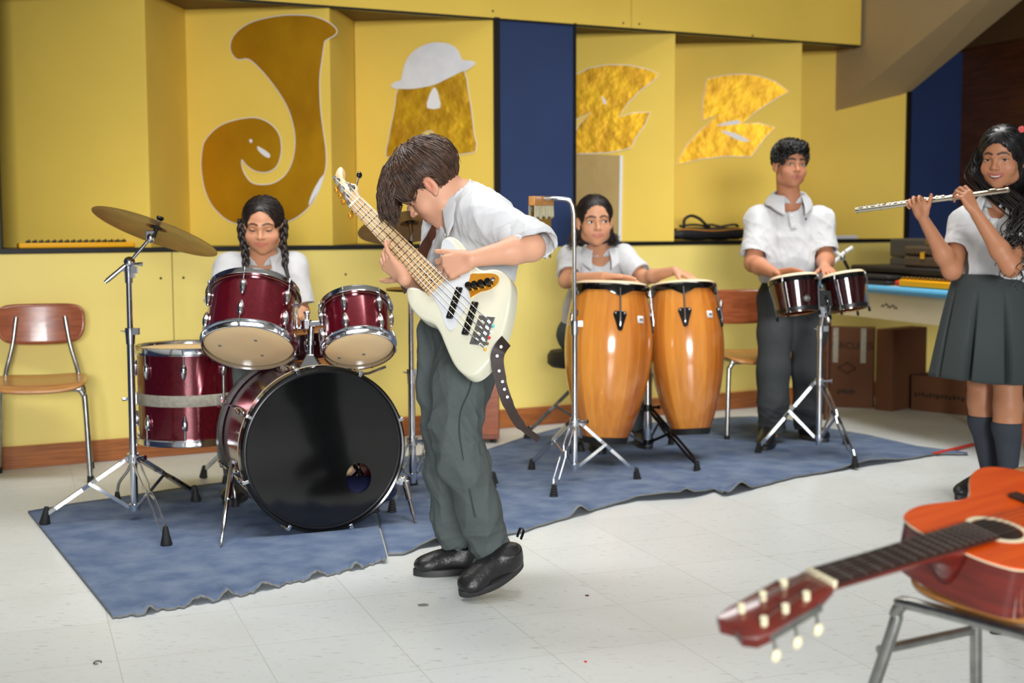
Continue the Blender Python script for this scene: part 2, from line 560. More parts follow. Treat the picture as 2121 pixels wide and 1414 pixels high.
# sloping beam (underside of a stair)
P1 = onplane(1730, 230, *PAN[5]); P1.z = P1.z
P2 = onplane(1886, 190, Wp(0, 0.0, 0), ND)
def along(Pa, px, py):                            # point on the ray through (px,py) that lies in Pa + a*RD
    d = ray(px, py)
    # solve (Pa.x + a RD.x)/(Pa.y + a RD.y) = d.x/d.y
    k = d.x / d.y
    a = (k * Pa.y - Pa.x) / (RD.x - k * RD.y)
    y = Pa.y + a * RD.y
    return CAMP + d * (y / d.y)
Q1 = along(P1, 2010, 0); Q2 = along(P2, 2117, 0)
P1b = P1 - (Q1 - P1) * 0.35; P2b = P2 - (Q2 - P2) * 0.3
Q1b = P1 + (Q1 - P1) * 1.5; Q2b = P2 + (Q2 - P2) * 1.5
up = V(0, 0, 0.75)
b = MB(); b.hexa([P1b, P2b, Q2b, Q1b, P1b + up, P2b + up, Q2b + up, Q1b + up])
struct('beam_stair', b, 'beige', smooth=0)
# ------------------------------------------------------------------ lettering on the wall
def foil(name, label, cat, pix, pan, m='gold', off=0.004, extra=None, grp=None, smo=3):
    p0, n = PAN[pan]
    pts = [onplane(x, y, p0 + n * off, n) for x, y in pix]
    c = sum(pts, Vector()) / len(pts)
    fr = frame(c, n, V(-n.y, n.x, 0))
    fi = fr.inverted()
    pl = [tuple((fi @ p)[:2]) for p in pts]
    pl = [tuple(p) for p in smooth_poly([V(x, y) for x, y in pl], smo)]
    ar = sum(pl[i - 1][0] * pl[i][1] - pl[i][0] * pl[i - 1][1] for i in range(len(pl)))
    if ar < 0:
        pl.reverse()
    return pl, fr
def letter(name, label, cat, pix, pan, grp=None, patches=(), hat=None, m='gold', smo=3):
    pl, fr = foil(name, label, cat, pix, pan, smo=smo)
    t = thing(name, label, cat, fr, grp)
    mb = MB(fr); mb.prism(inset(pl, -0.004), 0.002, Matrix()); mb.build('paper_backing', 'white', t, smooth=0)
    mb = MB(fr @ Matrix.Translation((0, 0, 0.002)))
    mb.prism(pl, 0.0015, Matrix()); mb.build('foil_face', m, t, smooth=0)
    for i, (pp, mm, zz) in enumerate(patches):
        q, fr2 = foil('', '', '', pp, pan, smo=2)
        mb = MB(fr2 @ Matrix.Translation((0, 0, zz)))
        mb.prism(q, 0.0012, Matrix()); mb.build('bare_patch', mm, t, smooth=0)
    return t
cv = lambda L, s, ox, oy: [(x / s + ox, y / s + oy) for x, y in L]
J = [(1275, 265), (1285, 215), (1320, 170), (1380, 130), (1460, 105), (1560, 88), (1660, 86), (1740, 94), (1810, 122), (1852, 155), (1860, 175), (1848, 195), (1800, 222), (1790, 245), (1778, 330), (1768, 400), (1765, 480), (1770, 600), (1785, 720), (1800, 830), (1800, 920), (1785, 980), (1765, 1040), (1730, 1110), (1690, 1160), (1630, 1205), (1560, 1232), (1480, 1246), (1400, 1248), (1330, 1240), (1260, 1215), (1200, 1165), (1160, 1110), (1130, 1030), (1115, 930), (1118, 850), (1130, 790), (1165, 740), (1220, 695), (1290, 668), (1380, 652), (1440, 658), (1500, 690), (1540, 740), (1553, 800), (1550, 860), (1530, 915), (1495, 943), (1450, 951), (1400, 938), (1362, 908), (1338, 880), (1334, 905), (1348, 955), (1388, 1008), (1450, 1022), (1520, 1010), (1580, 965), (1615, 900), (1632, 820), (1632, 740), (1615, 660), (1590, 590), (1550, 520), (1500, 450), (1440, 380), (1375, 325), (1320, 328), (1290, 305)]
letter('foil_letter', 'large curled gold foil letter J above the drummer', 'letter', cv(J, 2.668, 0, 0), 1, None, m='goldsmooth', patches=
       [(cv([(1788, 965), (1770, 1035), (1735, 1095), (1708, 1135), (1716, 1095), (1745, 1030)], 2.668, 0, 0), 'white', 0.0038),
        (cv([(1425, 808), (1450, 820), (1492, 850), (1490, 872), (1462, 862), (1428, 830)], 2.668, 0, 0), 'white', 0.0038),
        (cv([(1378, 775), (1390, 768), (1397, 782), (1386, 790)], 2.668, 0, 0), 'white', 0.0038)])
Aa = [(365, 480), (345, 580), (325, 680), (308, 770), (295, 865), (380, 862), (440, 845), (470, 790), (500, 735), (545, 720), (562, 760), (566, 840), (620, 852), (785, 838), (778, 740), (765, 620), (745, 500), (722, 390), (640, 400), (560, 440), (470, 470)]
tA = letter('foil_letter', 'gold foil letter A wearing a silver paper hat', 'letter', cv(Aa, 2.668, 690, 0), 2, None,
       [(cv([(520, 597), (528, 540), (545, 500), (561, 483), (578, 505), (588, 545), (592, 597)], 2.668, 690, 0), 'white', 0.0038)], smo=2)
hat = [(320, 470), (345, 452), (375, 440), (385, 390), (410, 325), (450, 278), (520, 242), (590, 234), (650, 246), (690, 278), (715, 330), (745, 333), (787, 345), (765, 372), (735, 390), (710, 396), (640, 430), (560, 468), (470, 487), (400, 492), (332, 487)]
pl, fr = foil('', '', '', cv(hat, 2.668, 690, 0), 2, off=0.009)
mb = MB(fr); mb.prism(pl, 0.002, Matrix()); o = mb.build('paper_hat', 'silverp', tA, smooth=0)
o['label'] = 'silver bowler hat cut from paper'
Z1 = [(30, 430), (95, 402), (160, 370), (260, 352), (370, 355), (470, 375), (540, 405), (500, 440), (440, 485), (370, 555), (318, 635), (400, 612), (488, 610), (455, 685), (410, 745), (385, 800), (270, 825), (95, 832), (60, 834), (95, 690), (170, 605), (95, 642), (50, 660)]
letter('foil_letter', 'gold foil letter Z partly hidden behind the blue pillar', 'letter', cv(Z1, 2.618, 1160, 0), 3, None,
       [(cv([(226, 520), (248, 545), (250, 566), (236, 560)], 2.618, 1160, 0), 'white', 0.0038)], smo=1)
Z2 = [(795, 430), (900, 408), (1000, 402), (1090, 415), (1170, 445), (1240, 497), (1160, 540), (1060, 605), (985, 672), (1080, 668), (1165, 692), (1110, 745), (1035, 848), (900, 845), (760, 862), (630, 890), (690, 785), (760, 710), (858, 622), (770, 652), (778, 540)]
letter('foil_letter', 'gold foil letter Z in full view above the bongo player', 'letter', cv(Z2, 2.618, 1160, 0), 4, None,
       [(cv([(850, 682), (905, 660), (975, 652), (970, 672), (900, 680)], 2.618, 1160, 0), 'white', 0.0038),
        (cv([(870, 708), (950, 722), (1030, 765), (980, 764), (920, 738)], 2.618, 1160, 0), 'white', 0.0038)], smo=1)
# sheet behind the conga player, with a pale strip down its edge
p0, n = PAN[3]
def pq(pix, off):
    return [onplane(x, y, p0 + n * off, n) for x, y in pix]
t = thing('wall_sheet', 'dull gold sheet hanging below the half hidden letter Z', 'sheet', pq([(1240, 500)], 0.004)[0])
def slab(pix, o0, o1):
    b = MB(); q0, q1 = pq(pix, o0), pq(pix, o1)
    return b.hexa([q0[0], q0[1], q0[2], q0[3], q1[0], q1[1], q1[2], q1[3]])
slab([(1185, 500), (1285, 502), (1288, 322), (1185, 318)], 0.002, 0.006).build('sheet', 'kraft', t, smooth=0)
slab([(1281, 502), (1287, 502), (1290, 322), (1284, 322)], 0.006, 0.010).build('edge_strip', 'white', t, smooth=0)
# ------------------------------------------------------------------ light
w = bpy.data.worlds.new('world'); SC.world = w
w.use_nodes = True
w.node_tree.nodes['Background'].inputs[0].default_value = (0.92, 0.95, 1.0, 1)
w.node_tree.nodes['Background'].inputs[1].default_value = 0.31
def area(name, loc, tgt, sx, sy, power, col=(1, 1, 1)):
    l = bpy.data.lights.new(name, 'AREA')
    l.shape = 'RECTANGLE'; l.size = sx; l.size_y = sy; l.energy = power; l.color = col
    o = bpy.data.objects.new(name, l); COL.objects.link(o)
    o.location = loc
    d = Vector(tgt) - Vector(loc)
    o.rotation_euler = d.to_track_quat('-Z', 'Y').to_euler()
    return o
def limit_spread(o, deg):  # beam angle narrowed so the upper wall stays darker
    o.data.spread = math.radians(deg)
    return o
limit_spread(area('ceiling_lamp_1', (-0.8, 4.3, 2.86), (-0.8, 4.4, 0), 2.4, 0.5, 32, (1, 0.995, 0.985)), 118)
limit_spread(area('ceiling_lamp_2', (0.7, 5.9, 2.86), (0.7, 6.1, 0), 2.0, 0.5, 7, (1, 0.995, 0.985)), 118)
limit_spread(area('right_fill', (1.6, 6.0, 2.86), (1.7, 6.1, 0), 1.6, 0.5, 22, (1, 0.995, 0.985)), 118)  # unseen lamp added to brighten the right end of the wall
limit_spread(area('ceiling_lamp_4', (0.6, 2.0, 2.86), (0.6, 2.1, 0), 2.4, 0.5, 8, (1, 0.995, 0.985)), 118)
limit_spread(area('front_key_light', (1.2, -6.2, 2.0), (0.35, 6.2, 0.15), 2.8, 1.4, 60, (0.98, 0.99, 1.0)), 42)  # unseen front source, beam narrowed to darken the upper wall and sides
SC.view_settings.view_transform = 'Standard'
SC.view_settings.look = 'None'
SC.view_settings.gamma = 1.0
SC.view_settings.exposure = 0.14
# ------------------------------------------------------------------ stands
def tripod(t, base, zhub, zring, feet, m='chrome', gap=0.011, ringed=True, zf=0.012):
    bx, by = base
    for f in feet:
        f = Vector(f)
        f = V(f.x, f.y, zf)
        h = V(bx, by, zhub)
        d = (V(f.x, f.y, 0) - V(bx, by, 0)); L = d.length; d.normalize()
        s = V(-d.y, d.x, 0)
        a = h + d * 0.02
        e = f + V(0, 0, 0.035) - d * 0.012
        mid = a.lerp(e, 0.47)
        mb = MB()
        for q in (-1, 1):
            for p0, p1 in ((a, mid), (mid, e)):
                ln = [p0 + s * q * 0.004, p0.lerp(p1, 0.18) + s * q * gap, p0.lerp(p1, 0.82) + s * q * gap, p1 + s * q * 0.004]
                for u, v in zip(ln, ln[1:]):
                    mb.bar(u, v, 0.004, 0.013, up=d.cross(s))
        mb.lathe([(0, -0.008), (0.006, -0.008), (0.006, 0.008), (0, 0.008)], 8, frame(mid, s))
        leg = mb.build('leg', m, t)
        mb = MB()
        r = V(bx, by, zring) + d * 0.018
        mb.bar(r, mid, 0.012, 0.004, up=s)
        mb.build('brace', m, leg)
        mb = MB()
        ax = (e - f - V(0, 0, 0.008)).normalized()
        if ringed:
            pr = [(0, 0.05)]
            for k in range(5):
                z = 0.045 - k * 0.01
                rr = 0.008 + k * 0.0016
                pr += [(rr, z), (rr + 0.003, z - 0.003), (rr + 0.003, z - 0.007), (rr, z - 0.0085)]
            pr += [(0.017, -0.006), (0, -0.006)]
        else:
            pr = [(0, 0.06), (0.008, 0.058), (0.013, 0.03), (0.02, 0.0), (0.018, -0.006), (0, -0.006)]
        mb.lathe(pr, 14, frame(f + V(0, 0, 0.001), V(ax.x * 0.35, ax.y * 0.35, 1)))
        mb.build('rubber_foot', 'rubber', leg)
    for nm, z, r, h in (('hub', zhub, 0.022, 0.016), ('brace_collar', zring, 0.02, 0.012)):
        mb = MB()
        mb.lathe([(0.011, -h), (r, -h), (r, h), (0.011, h), (0.011, -h)], 16, Matrix.Translation((bx, by, z)))
        if nm == 'hub':
            mb.lathe([(0, -0.008), (0.006, -0.008), (0.006, 0.03), (0.009, 0.032), (0.009, 0.042), (0, 0.042)], 10, frame(V(bx, by, zhub), V(0.8, -0.5, 0.1)) @ Matrix.Translation((0, 0, 0.02)))
        mb.build(nm, m, t)
def clamp(t, p, m='chrome', r=0.016, side=1, name='height_clamp'):
    p = Vector(p)
    mb = MB()
    mb.lathe([(0.009, -0.03), (r, -0.03), (r * 1.08, 0.0), (r * 1.15, 0.012), (r * 1.15, 0.028), (0.009, 0.03)], 18, Matrix.Translation(p))
    mb.box(p + V(side * 0.022, -0.004, 0.016), (0.022, 0.02, 0.024))
    mb.tube([p + V(-side * 0.014, -0.006, 0.014), p + V(-side * 0.032, -0.01, 0.018)], [0.004, 0.002], 8)
    return mb.build(name, m, t)
def cymbal(name, label, c, nrm, R, grp=None):
    fr = frame(c, nrm)
    t = thing(name, label, 'cymbal', fr, grp)
    pr = [(0.006, 0.024), (0.02, 0.023), (0.032, 0.017), (0.04, 0.009)]
    for k in range(1, 9):
        q = k / 8
        pr.append((0.04 + (R - 0.04) * q, 0.009 - 0.017 * q ** 1.4))
    pb = [(r, z - 0.0016) for r, z in pr]
    mb = MB(fr)
    mb.lathe(pr + pb[::-1] + [pr[0]], 72)
    mb.build('cymbal_disc', 'bronze', t)
    mb = MB(fr)
    mb.lathe([(0, 0.052), (0.012, 0.05), (0.014, 0.042), (0.008, 0.038), (0.013, 0.034), (0.015, 0.026), (0, 0.024)], 16)
    mb.build('felt_and_nut', 'darkmetal', t)
    mb = MB(fr)
    mb.lathe([(0, 0.02), (0.018, 0.02), (0.018, 0.006), (0.008, 0.004), (0.008, -0.03), (0, -0.03)], 16)
    mb.build('felt_seat', 'rubber', t)
    return t
def boom_stand():
    pass
CZ = 0.011     # carpet top
# --- left stand with boom
bx, by = P(279, 1055, 4.8).x, 4.8
t = thing('cymbal_stand', 'chrome boom cymbal stand on the left corner of the blue carpet', 'stand', (bx, by, 0))
feet = [FL(93, 1090), FL(406, 1042), FL(345, 1134)]
zc = lambda py, Y: P(1060, py, Y).z
tripod(t, (bx, by), zc(945, 4.8), zc(1047, 4.8), feet, ringed=False)
top = P(266, 548, 4.8)
foot = V(bx, by, 0.045)
pt = lambda z: foot.lerp(top, (z - foot.z) / (top.z - foot.z))
mb = MB(); mb.tube([foot, pt(zc(690, 4.8))], 0.0135, 16); mb.tube([pt(zc(690, 4.8)), top], 0.0105, 16); mb.build('pole', 'chrome', t)
clamp(t, pt(zc(692, 4.8)))
clamp(t, pt(zc(565, 4.8)), r=0.014, name='boom_collar')
a, b_, c_ = P(222, 581, 4.78), P(268, 543, 4.8), P(312, 492, 4.8)
mb = MB(); mb.tube([a, a.lerp(b_, 0.95)], 0.0085, 12); mb.tube([b_, c_], 0.006, 12)
for k in (0.33, 0.62):
    q = a.lerp(b_, k); d = (b_ - a).normalized(); mb.tube([q - d * 0.0015, q + d * 0.0015], 0.0095, 12)
mb.tube([a, a + (a - b_).normalized() * 0.01], 0.0065, 12)
mb.build('boom_arm', 'chrome', t)
mb = MB(); mb.ball(b_, 0.021); mb.box(b_ + V(0.004, 0, -0.03), (0.026, 0.024, 0.05)); mb.tube([b_ + V(0.02, -0.01, -0.005), b_ + V(0.05, -0.012, -0.007)], [0.005, 0.008], 8)
mb.build('boom_joint', 'chrome', t, bevel=0.002)
CC = P(323, 476, 4.8)
th = math.radians(17.6); ti = math.radians(15.5)
cn = (V(math.sin(th), 0, math.cos(th)) * math.cos(ti) + V(0, 1, 0) * math.sin(ti))
mb = MB(); mb.ball(c_, (0.016, 0.016, 0.02)); mb.box(c_ + V(0, 0, 0.01), (0.03, 0.022, 0.03)); mb.tube([c_, CC + cn * 0.01], [0.008, 0.006], 12)
mb.build('tilter', 'chrome', t, bevel=0.002)
cymbal('crash_cymbal', 'large bronze cymbal tilted on the left boom stand', CC, cn, 0.228)
# --- right stand (behind the bassist)
bx, by = P(854, 980, 5.25).x, 5.25
t = thing('cymbal_stand', 'straight chrome cymbal stand between the bass drum and the bassist', 'stand', (bx, by, 0))
tripod(t, (bx, by), zc(912, 5.25), zc(985, 5.25), [FL(812, 1066), FL(1024, 1006), V(bx - 0.02, by + 0.33, 0)], ringed=True)
CC2 = P(850, 466, 5.3)
th = math.radians(-9); ti = math.radians(17)
cn2 = (V(math.sin(th), 0, math.cos(th)) * math.cos(ti) + V(0, 1, 0) * math.sin(ti))
top = V(bx, by, zc(508, 5.25)); foot = V(bx, by, 0.05); zm = zc(778, 5.25)
mb = MB(); mb.tube([foot, V(bx, by, zm)], 0.0145, 16); mb.tube([V(bx, by, zm), top], 0.0105, 16)
mb.tube([top, P(852, 485, 5.25), CC2 + cn2 * 0.045, CC2 + cn2 * 0.075], [0.007, 0.0065, 0.004, 0.004], 10)
mb.build('pole', 'chrome', t)
clamp(t, (bx, by, zm), side=1)
mb = MB(); mb.ball(top, (0.013, 0.02, 0.022)); mb.build('tilter', 'darkmetal', t)
cymbal('ride_cymbal', 'bronze cymbal partly hidden behind the bassist face', CC2, cn2, 0.207)
# --- hi-hat
hx, hy = P(897, 600, 5.15).x, 5.15
t = thing('hi_hat_stand', 'hi-hat stand with two small cymbals hidden behind the bassist', 'stand', (hx, hy, 0))
tripod(t, (hx, hy), 0.26, 0.09, [V(hx + 0.22, hy + 0.2, 0), V(hx - 0.1, hy + 0.26, 0), V(hx + 0.16, hy - 0.24, 0)])
mb = MB(); mb.tube([V(hx, hy, 0.05), V(hx, hy, 0.70)], 0.0125, 14); mb.tube([V(hx, hy, 0.7), V(hx, hy, 0.93)], 0.004, 10); mb.build('pole', 'chrome', t)
clamp(t, (hx, hy, zc(705, 5.15)), side=-1)
zh = zc(598, 5.15)
for nm, sg in (('top_cymbal', 1), ('bottom_cymbal', -1)):
    mb = MB(); pr = [(0.006, 0.03), (0.02, 0.028), (0.035, 0.014), (0.18, 0.002), (0.18, 0.0005), (0.035, 0.012), (0.02, 0.026), (0.006, 0.028), (0.006, 0.03)]
    mb.lathe([(r, zh + sg * z + sg * 0.002) for r, z in pr], 56, Matrix.Translation((hx, hy, 0)))
    mb.build(nm, 'bronze', t)
# ------------------------------------------------------------------ drums
def drum(name, label, fr, R, L, nl, ph=0.0, grp=None, rim=0.024, marks=(), bottom=True, shell='wine', hoop='chrome', wide=0.0):
    t = thing(name, label, 'drum', fr, grp)
    mb = MB(fr); mb.lathe([(R - 0.006, 0.004), (R, 0.004), (R, L - 0.004), (R - 0.006, L - 0.004)], 64); mb.build('shell', shell, t, smooth=50)
    for nm, z0, s in (('batter_head', L, 1), ('resonant_head', 0.0, -1)):
        mb = MB(fr)
        mb.lathe([(0, z0 + s * 0.001), (R * 0.5, z0 + s * 0.001), (R - 0.006, z0 + s * 0.0008), (R + 0.003, z0 - s * 0.004), (R + 0.003, z0 - s * 0.014)], 64)
        h = mb.build(nm, 'clearhead', t, smooth=50)
        if s < 0:
            for mx, my in marks:
                mb = MB(fr); mb.lathe([(0.0065, -0.0016), (0.0065, -0.0022), (0, -0.0022)], 12, Matrix.Translation((mx, my, 0)))
                mb.build('felt_dot', 'felt', h)
        mb = MB(fr)
        a, b = z0 + s * 0.012, z0 - s * 0.014
        mb.lathe([(R + 0.004, a), (R + 0.0075, a + s * 0.0015), (R + 0.010, a), (R + 0.0085, a - s * 0.004), (R + 0.0075, b + s * 0.006), (R + 0.016, b + s * 0.003), (R + 0.016, b), (R + 0.004, b)], 72)
        mb.build('top_rim' if s > 0 else 'bottom_rim', hoop, t, smooth=50)
        for k in range(nl):
            an = 2 * PI * k / nl + ph
            rad = V(math.cos(an), math.sin(an), 0); tg = V(-rad.y, rad.x, 0)
            zl = L * 0.70 if s > 0 else L * 0.30
            if L > 0.3:
                zl = L - 0.075 if s > 0 else 0.075
            if L < 0.17:
                zl = L * 0.5
            mb = MB(fr)
            Rl = Matrix((rad, tg, V(0, 0, 1))).transposed()
            vs0 = len(mb.v)
            mb.ball(rad * (R + 0.006) + V(0, 0, zl), (0.013, 0.0125, 0.031), 12, 10, Rl)
            for i in range(vs0, len(mb.v)):            # pear shape, wider towards the rim
                v = fr.inverted() @ Vector(mb.v[i])
                q = (v.z - zl) * s / 0.031
                c0 = rad * (R + 0.006)
                f = 0.78 + 0.3 * q if q > -1 else 0.5
                w_ = v - V(c0.x, c0.y, v.z)
                v = V(c0.x, c0.y, v.z) + w_ * max(0.25, min(1.05, f + 0.15))
                mb.v[i] = tuple(fr @ v)
            lg = mb.build('lug', 'chrome', t)
            mb = MB(fr)
            q = rad * (R + 0.0115)
            mb.tube([q + V(0, 0, zl + s * 0.02), q + V(0, 0, z0 + s * 0.004)], 0.0028, 8)
            mb.lathe([(0, 0), (0.005, 0), (0.005, 0.006), (0.003, 0.007), (0.003, 0.014), (0, 0.014)], 8, Matrix.Translation(q + V(0, 0, z0 - s * 0.002)) @ (Matrix.Rotation(PI, 4, 'X') if s < 0 else Matrix()))
            mb.build('tension_rod', 'chrome', lg)
    return t
def axis_frame(c, a):
    a = Vector(a).normalized()
    return frame(c, a, V(1, 0, 0))
ax1 = V(0.0, 0.56, 0.83)
FT1 = axis_frame(P(515, 716, 4.66), ax1)
T1 = drum('rack_tom', 'larger wine red tom drum on the left of the bass drum mount', FT1, 0.152, 0.208, 6, math.radians(-92), 'wine red drum kit',
          marks=[(-0.099, -0.004), (0.036, 0.068), (0.031, -0.04)])
ax2 = V(-0.13, 0.57, 0.81)
FT2 = axis_frame(P(744, 722, 4.70), ax2)
T2 = drum('rack_tom', 'smaller wine red tom drum on the right of the bass drum mount', FT2, 0.117, 0.172, 6, math.radians(-105), 'wine red drum kit',
          marks=[(0.012, 0.04), (-0.075, 0.045)])
FF = Matrix.Translation((P(390, 720, 5.2).x, 5.2, 0.247))
T3 = drum('floor_tom', 'wine red floor tom with a band of grey tape beside the left stand', FF, 0.194, 0.345, 8, math.radians(-82), 'wine red drum kit')
fx = FF.translation.x
mb = MB(); mb.lathe([(0.1945, 0.385), (0.1953, 0.386), (0.1953, 0.428), (0.1945, 0.429)], 64, Matrix.Translation((fx, 5.2, 0)))
mb.build('tape_band', 'tape', T3)
for an in (192, 318, 75):
    an = math.radians(an)
    rad = V(math.cos(an), math.sin(an), 0)
    q = V(fx, 5.2, 0) + rad * 0.222
    mb = MB(); mb.tube(spline([q + V(0, 0, 0.5), q + V(0, 0, 0.2), q + rad * 0.012 + V(0, 0, 0.13), q + rad * 0.05 + V(0, 0, 0.075), q + rad * 0.058 + V(0, 0, 0.02)], 4), 0.0055, 10)
    lg = mb.build('leg', 'steel', T3)
    mb = MB(); mb.lathe([(0, 0.04), (0.008, 0.04), (0.013, 0.012), (0.013, 0.0), (0, 0.0)], 12, Matrix.Translation(q + rad * 0.058 + V(0, 0, CZ * 0 + 0.001))); mb.build('rubber_foot', 'rubber', lg)
    mb = MB(); mb.box(V(fx, 5.2, 0.4) + rad * 0.21, (0.03, 0.026, 0.045), Matrix.Rotation(an, 3, 'Z')); mb.tube([q + V(0, 0, 0.4), q + V(0, 0, 0.4) + rad * 0.03], [0.006, 0.009], 8)
    mb.build('leg_bracket', 'chrome', T3, bevel=0.003)
# snare behind
FS = axis_frame(P(708, 742, 5.02), V(-0.12, 0.06, 1))
T4 = drum('snare_drum', 'dark snare drum with wooden rim half hidden behind the two rack toms', FS, 0.172, 0.12, 8, 0.2, 'wine red drum kit', shell='winedark', hoop='woodseat')
t = thing('snare_stand', 'snare drum stand hidden behind the bass drum', 'stand', (FS.translation.x, 5.02, 0))
sx = FS.translation.x
tripod(t, (sx, 5.02), 0.25, 0.1, [V(sx + 0.05, 5.3, 0), V(sx + 0.13, 4.9, 0), V(sx - 0.1, 5.24, 0)])
mb = MB(); mb.tube([V(sx, 5.02, 0.06), V(sx, 5.02, 0.5)], 0.012, 12)
for k in range(3):
    a = 2 * PI * k / 3; rr = V(math.cos(a), math.sin(a), 0)
    mb.tube([V(sx, 5.02, 0.5), V(sx, 5.02, 0.51) + rr * 0.1, V(sx, 5.02, 0.535) + rr * 0.165], 0.005, 8)
mb.build('pole_and_basket', 'chrome', t)
# bass drum
cf = P(672, 937, 4.6); cf.z = 0.292
bn = V(0.387, -0.922, 0).normalized()
FB = frame(cf, bn, V(-bn.y, bn.x, 0))     # x to the picture's right, y up
t = thing('bass_drum', 'big bass drum with black front head lying on the blue carpet', 'drum', frame(V(cf.x, cf.y, 0), V(0, 0, 1)), 'wine red drum kit')
BD = t
R, L = 0.272, 0.43
mb = MB(FB); mb.lathe([(R - 0.006, -0.02), (R, -0.02), (R, -L), (R - 0.006, -L)], 80); mb.build('shell', 'wine', t, smooth=50)
mb = MB(FB)
mb.cur = 0; mb.lathe([(0.278, 0.006), (0.284, 0.008), (0.290, 0.004), (0.290, -0.036)], 96)
mb.cur = 1; mb.lathe([(0.290, -0.036), (0.290, -0.048)], 96)
mb.cur = 0; mb.lathe([(0.290, -0.048), (0.276, -0.048), (0.276, -0.01), (0.278, 0.006)], 96)
mb.build('front_hoop', ['blackgloss', 'cream'], t, smooth=50)
mb = MB(FB); mb.lathe([(0.2675, 0.0012), (0.272, 0.0025), (0.2765, 0.001)], 96); mb.build('hoop_inlay', 'darkmetal', t)
mb = MB(FB)
mb.cur = 0; mb.lathe([(0.276, -L + 0.036), (0.290, -L + 0.036), (0.290, -L + 0.024)], 96)
mb.cur = 1; mb.lathe([(0.290, -L + 0.024), (0.290, -L + 0.012)], 96)
mb.cur = 0; mb.lathe([(0.290, -L + 0.012), (0.290, -L - 0.004), (0.278, -L - 0.006), (0.276, -L + 0.03)], 96)
mb.build('rear_hoop', ['black', 'tape'], t, smooth=50)
hi = FB.inverted() @ onplane(743, 990, cf, bn)
hr = (0.046, 0.053)
def headfn(u, v):
    a = 2 * PI * u
    p = V(math.cos(a) * 0.276, math.sin(a) * 0.276, 0)
    q = V(hi.x + math.cos(a) * hr[0], hi.y + math.sin(a) * hr[1], 0)
    return q.lerp(p, v) + V(0, 0, -0.002)
mb = MB(FB); mb.grid(headfn, 72, 8, wrap=True); mb.build('front_head', 'blackgloss', t)
mb = MB(FB); mb.lathe([(0, -L + 0.002), (0.275, -L + 0.002), (0.275, -L + 0.012)], 64); mb.build('batter_head', 'clearhead', t)
mb = MB(FB); mb.ball(V(hi.x + 0.02, -0.19, -0.16), (0.17, 0.06, 0.1), 20, 12); mb.build('damping_pillow', 'navy', t)
mb = MB(FB); mb.box(V(hi.x - 0.03, hi.y - 0.055, -0.07), (0.11, 0.02, 0.05), Matrix.Rotation(-0.7, 3, 'Z')); mb.build('folded_cloth', 'tape', t, bevel=0.004)
for k in range(8):
    an = 2 * PI * (k + 0.38) / 8 + 0.02
    rad = V(math.cos(an), math.sin(an), 0)
    for zz, s in ((0.0, 1), (-L, -1)):
        mb = MB(FB)
        Rl = Matrix((rad, V(-rad.y, rad.x, 0), V(0, 0, 1))).transposed()
        mb.box(rad * 0.296 + V(0, 0, zz - s * 0.02), (0.009, 0.014, 0.05), Rl)
        mb.box(rad * 0.288 + V(0, 0, zz + s * 0.010), (0.018, 0.011, 0.005), Rl)
        mb.ball(rad * 0.299 + V(0, 0, zz - s * 0.055), (0.008, 0.010, 0.016), 10, 8, Rl)
        c = mb.build('hoop_claw', 'chrome', t, bevel=0.003)
        mb = MB(FB); mb.tube([rad * 0.296 + V(0, 0, zz - s * 0.05), rad * 0.296 + V(0, 0, zz - s * 0.15)], 0.003, 8); mb.build('tension_rod', 'chrome', c)
    mb = MB(FB); mb.ball(rad * 0.277 + V(0, 0, -L / 2), (0.015, 0.014, 0.05), 12, 8, Matrix((rad, V(-rad.y, rad.x, 0), V(0, 0, 1))).transposed()); mb.build('lug', 'chrome', t)
for px, top, bot in ((1, P(482, 962, 4.72), FL(457, 1132, CZ)), (2, P(838, 998, 4.80), FL(861, 1084, CZ))):
    d = (bot - top).normalized()
    mb = MB(); mb.tube([top - d * 0.02, top.lerp(bot, 0.45), top.lerp(bot, 0.46), top.lerp(bot, 0.8), top.lerp(bot, 0.81), bot], [0.011, 0.011, 0.007, 0.007, 0.0045, 0.004], 12)
    sp = mb.build('spur', 'chrome', t)
    sd = V(1, 0, 0) if px == 1 else V(-1, 0, 0)
    mb = MB(); mb.box(top + sd * 0.014 - d * 0.005, (0.034, 0.026, 0.03)); mb.tube([top, top - sd * 0.016], [0.010, 0.007], 10); mb.ball(top + sd * 0.03, 0.017)
    mb.build('spur_bracket', 'chrome', sp, bevel=0.004)
# tom mount on the bass drum
Ym = 4.76
b0, b1 = P(645, 764, Ym), P(643, 733, Ym)
mb = MB()
w0, w1 = 0.05, 0.013
mb.hexa([b0 + V(-w0, -0.03, -0.012), b0 + V(w0, -0.03, -0.012), b0 + V(w0, 0.03, -0.012), b0 + V(-w0, 0.03, -0.012), b1 + V(-w1, -0.013, 0), b1 + V(w1, -0.013, 0), b1 + V(w1, 0.013, 0), b1 + V(-w1, 0.013, 0)])
mt = mb.build('tom_mount', 'chrome', t, bevel=0.003)
mb = MB(); tp = P(644, 672, Ym); mb.tube([b1, tp], 0.012, 16); mb.lathe([(0.012, -0.006), (0.02, -0.006), (0.02, 0.006), (0.012, 0.006)], 16, Matrix.Translation(P(643.5, 710, Ym))); mb.build('mount_pole', 'chrome', mt)
mb = MB(); l, r = P(634, 671, Ym), P(688, 667, Ym)
mb.bar(l, r, 0.03, 0.018); mb.lathe([(0, -0.017), (0.02, -0.017), (0.02, 0.015), (0.013, 0.018), (0, 0.018)], 16, Matrix.Translation(l)); mb.lathe([(0, -0.02), (0.024, -0.02), (0.024, 0.012), (0, 0.014)], 16, Matrix.Translation(r))
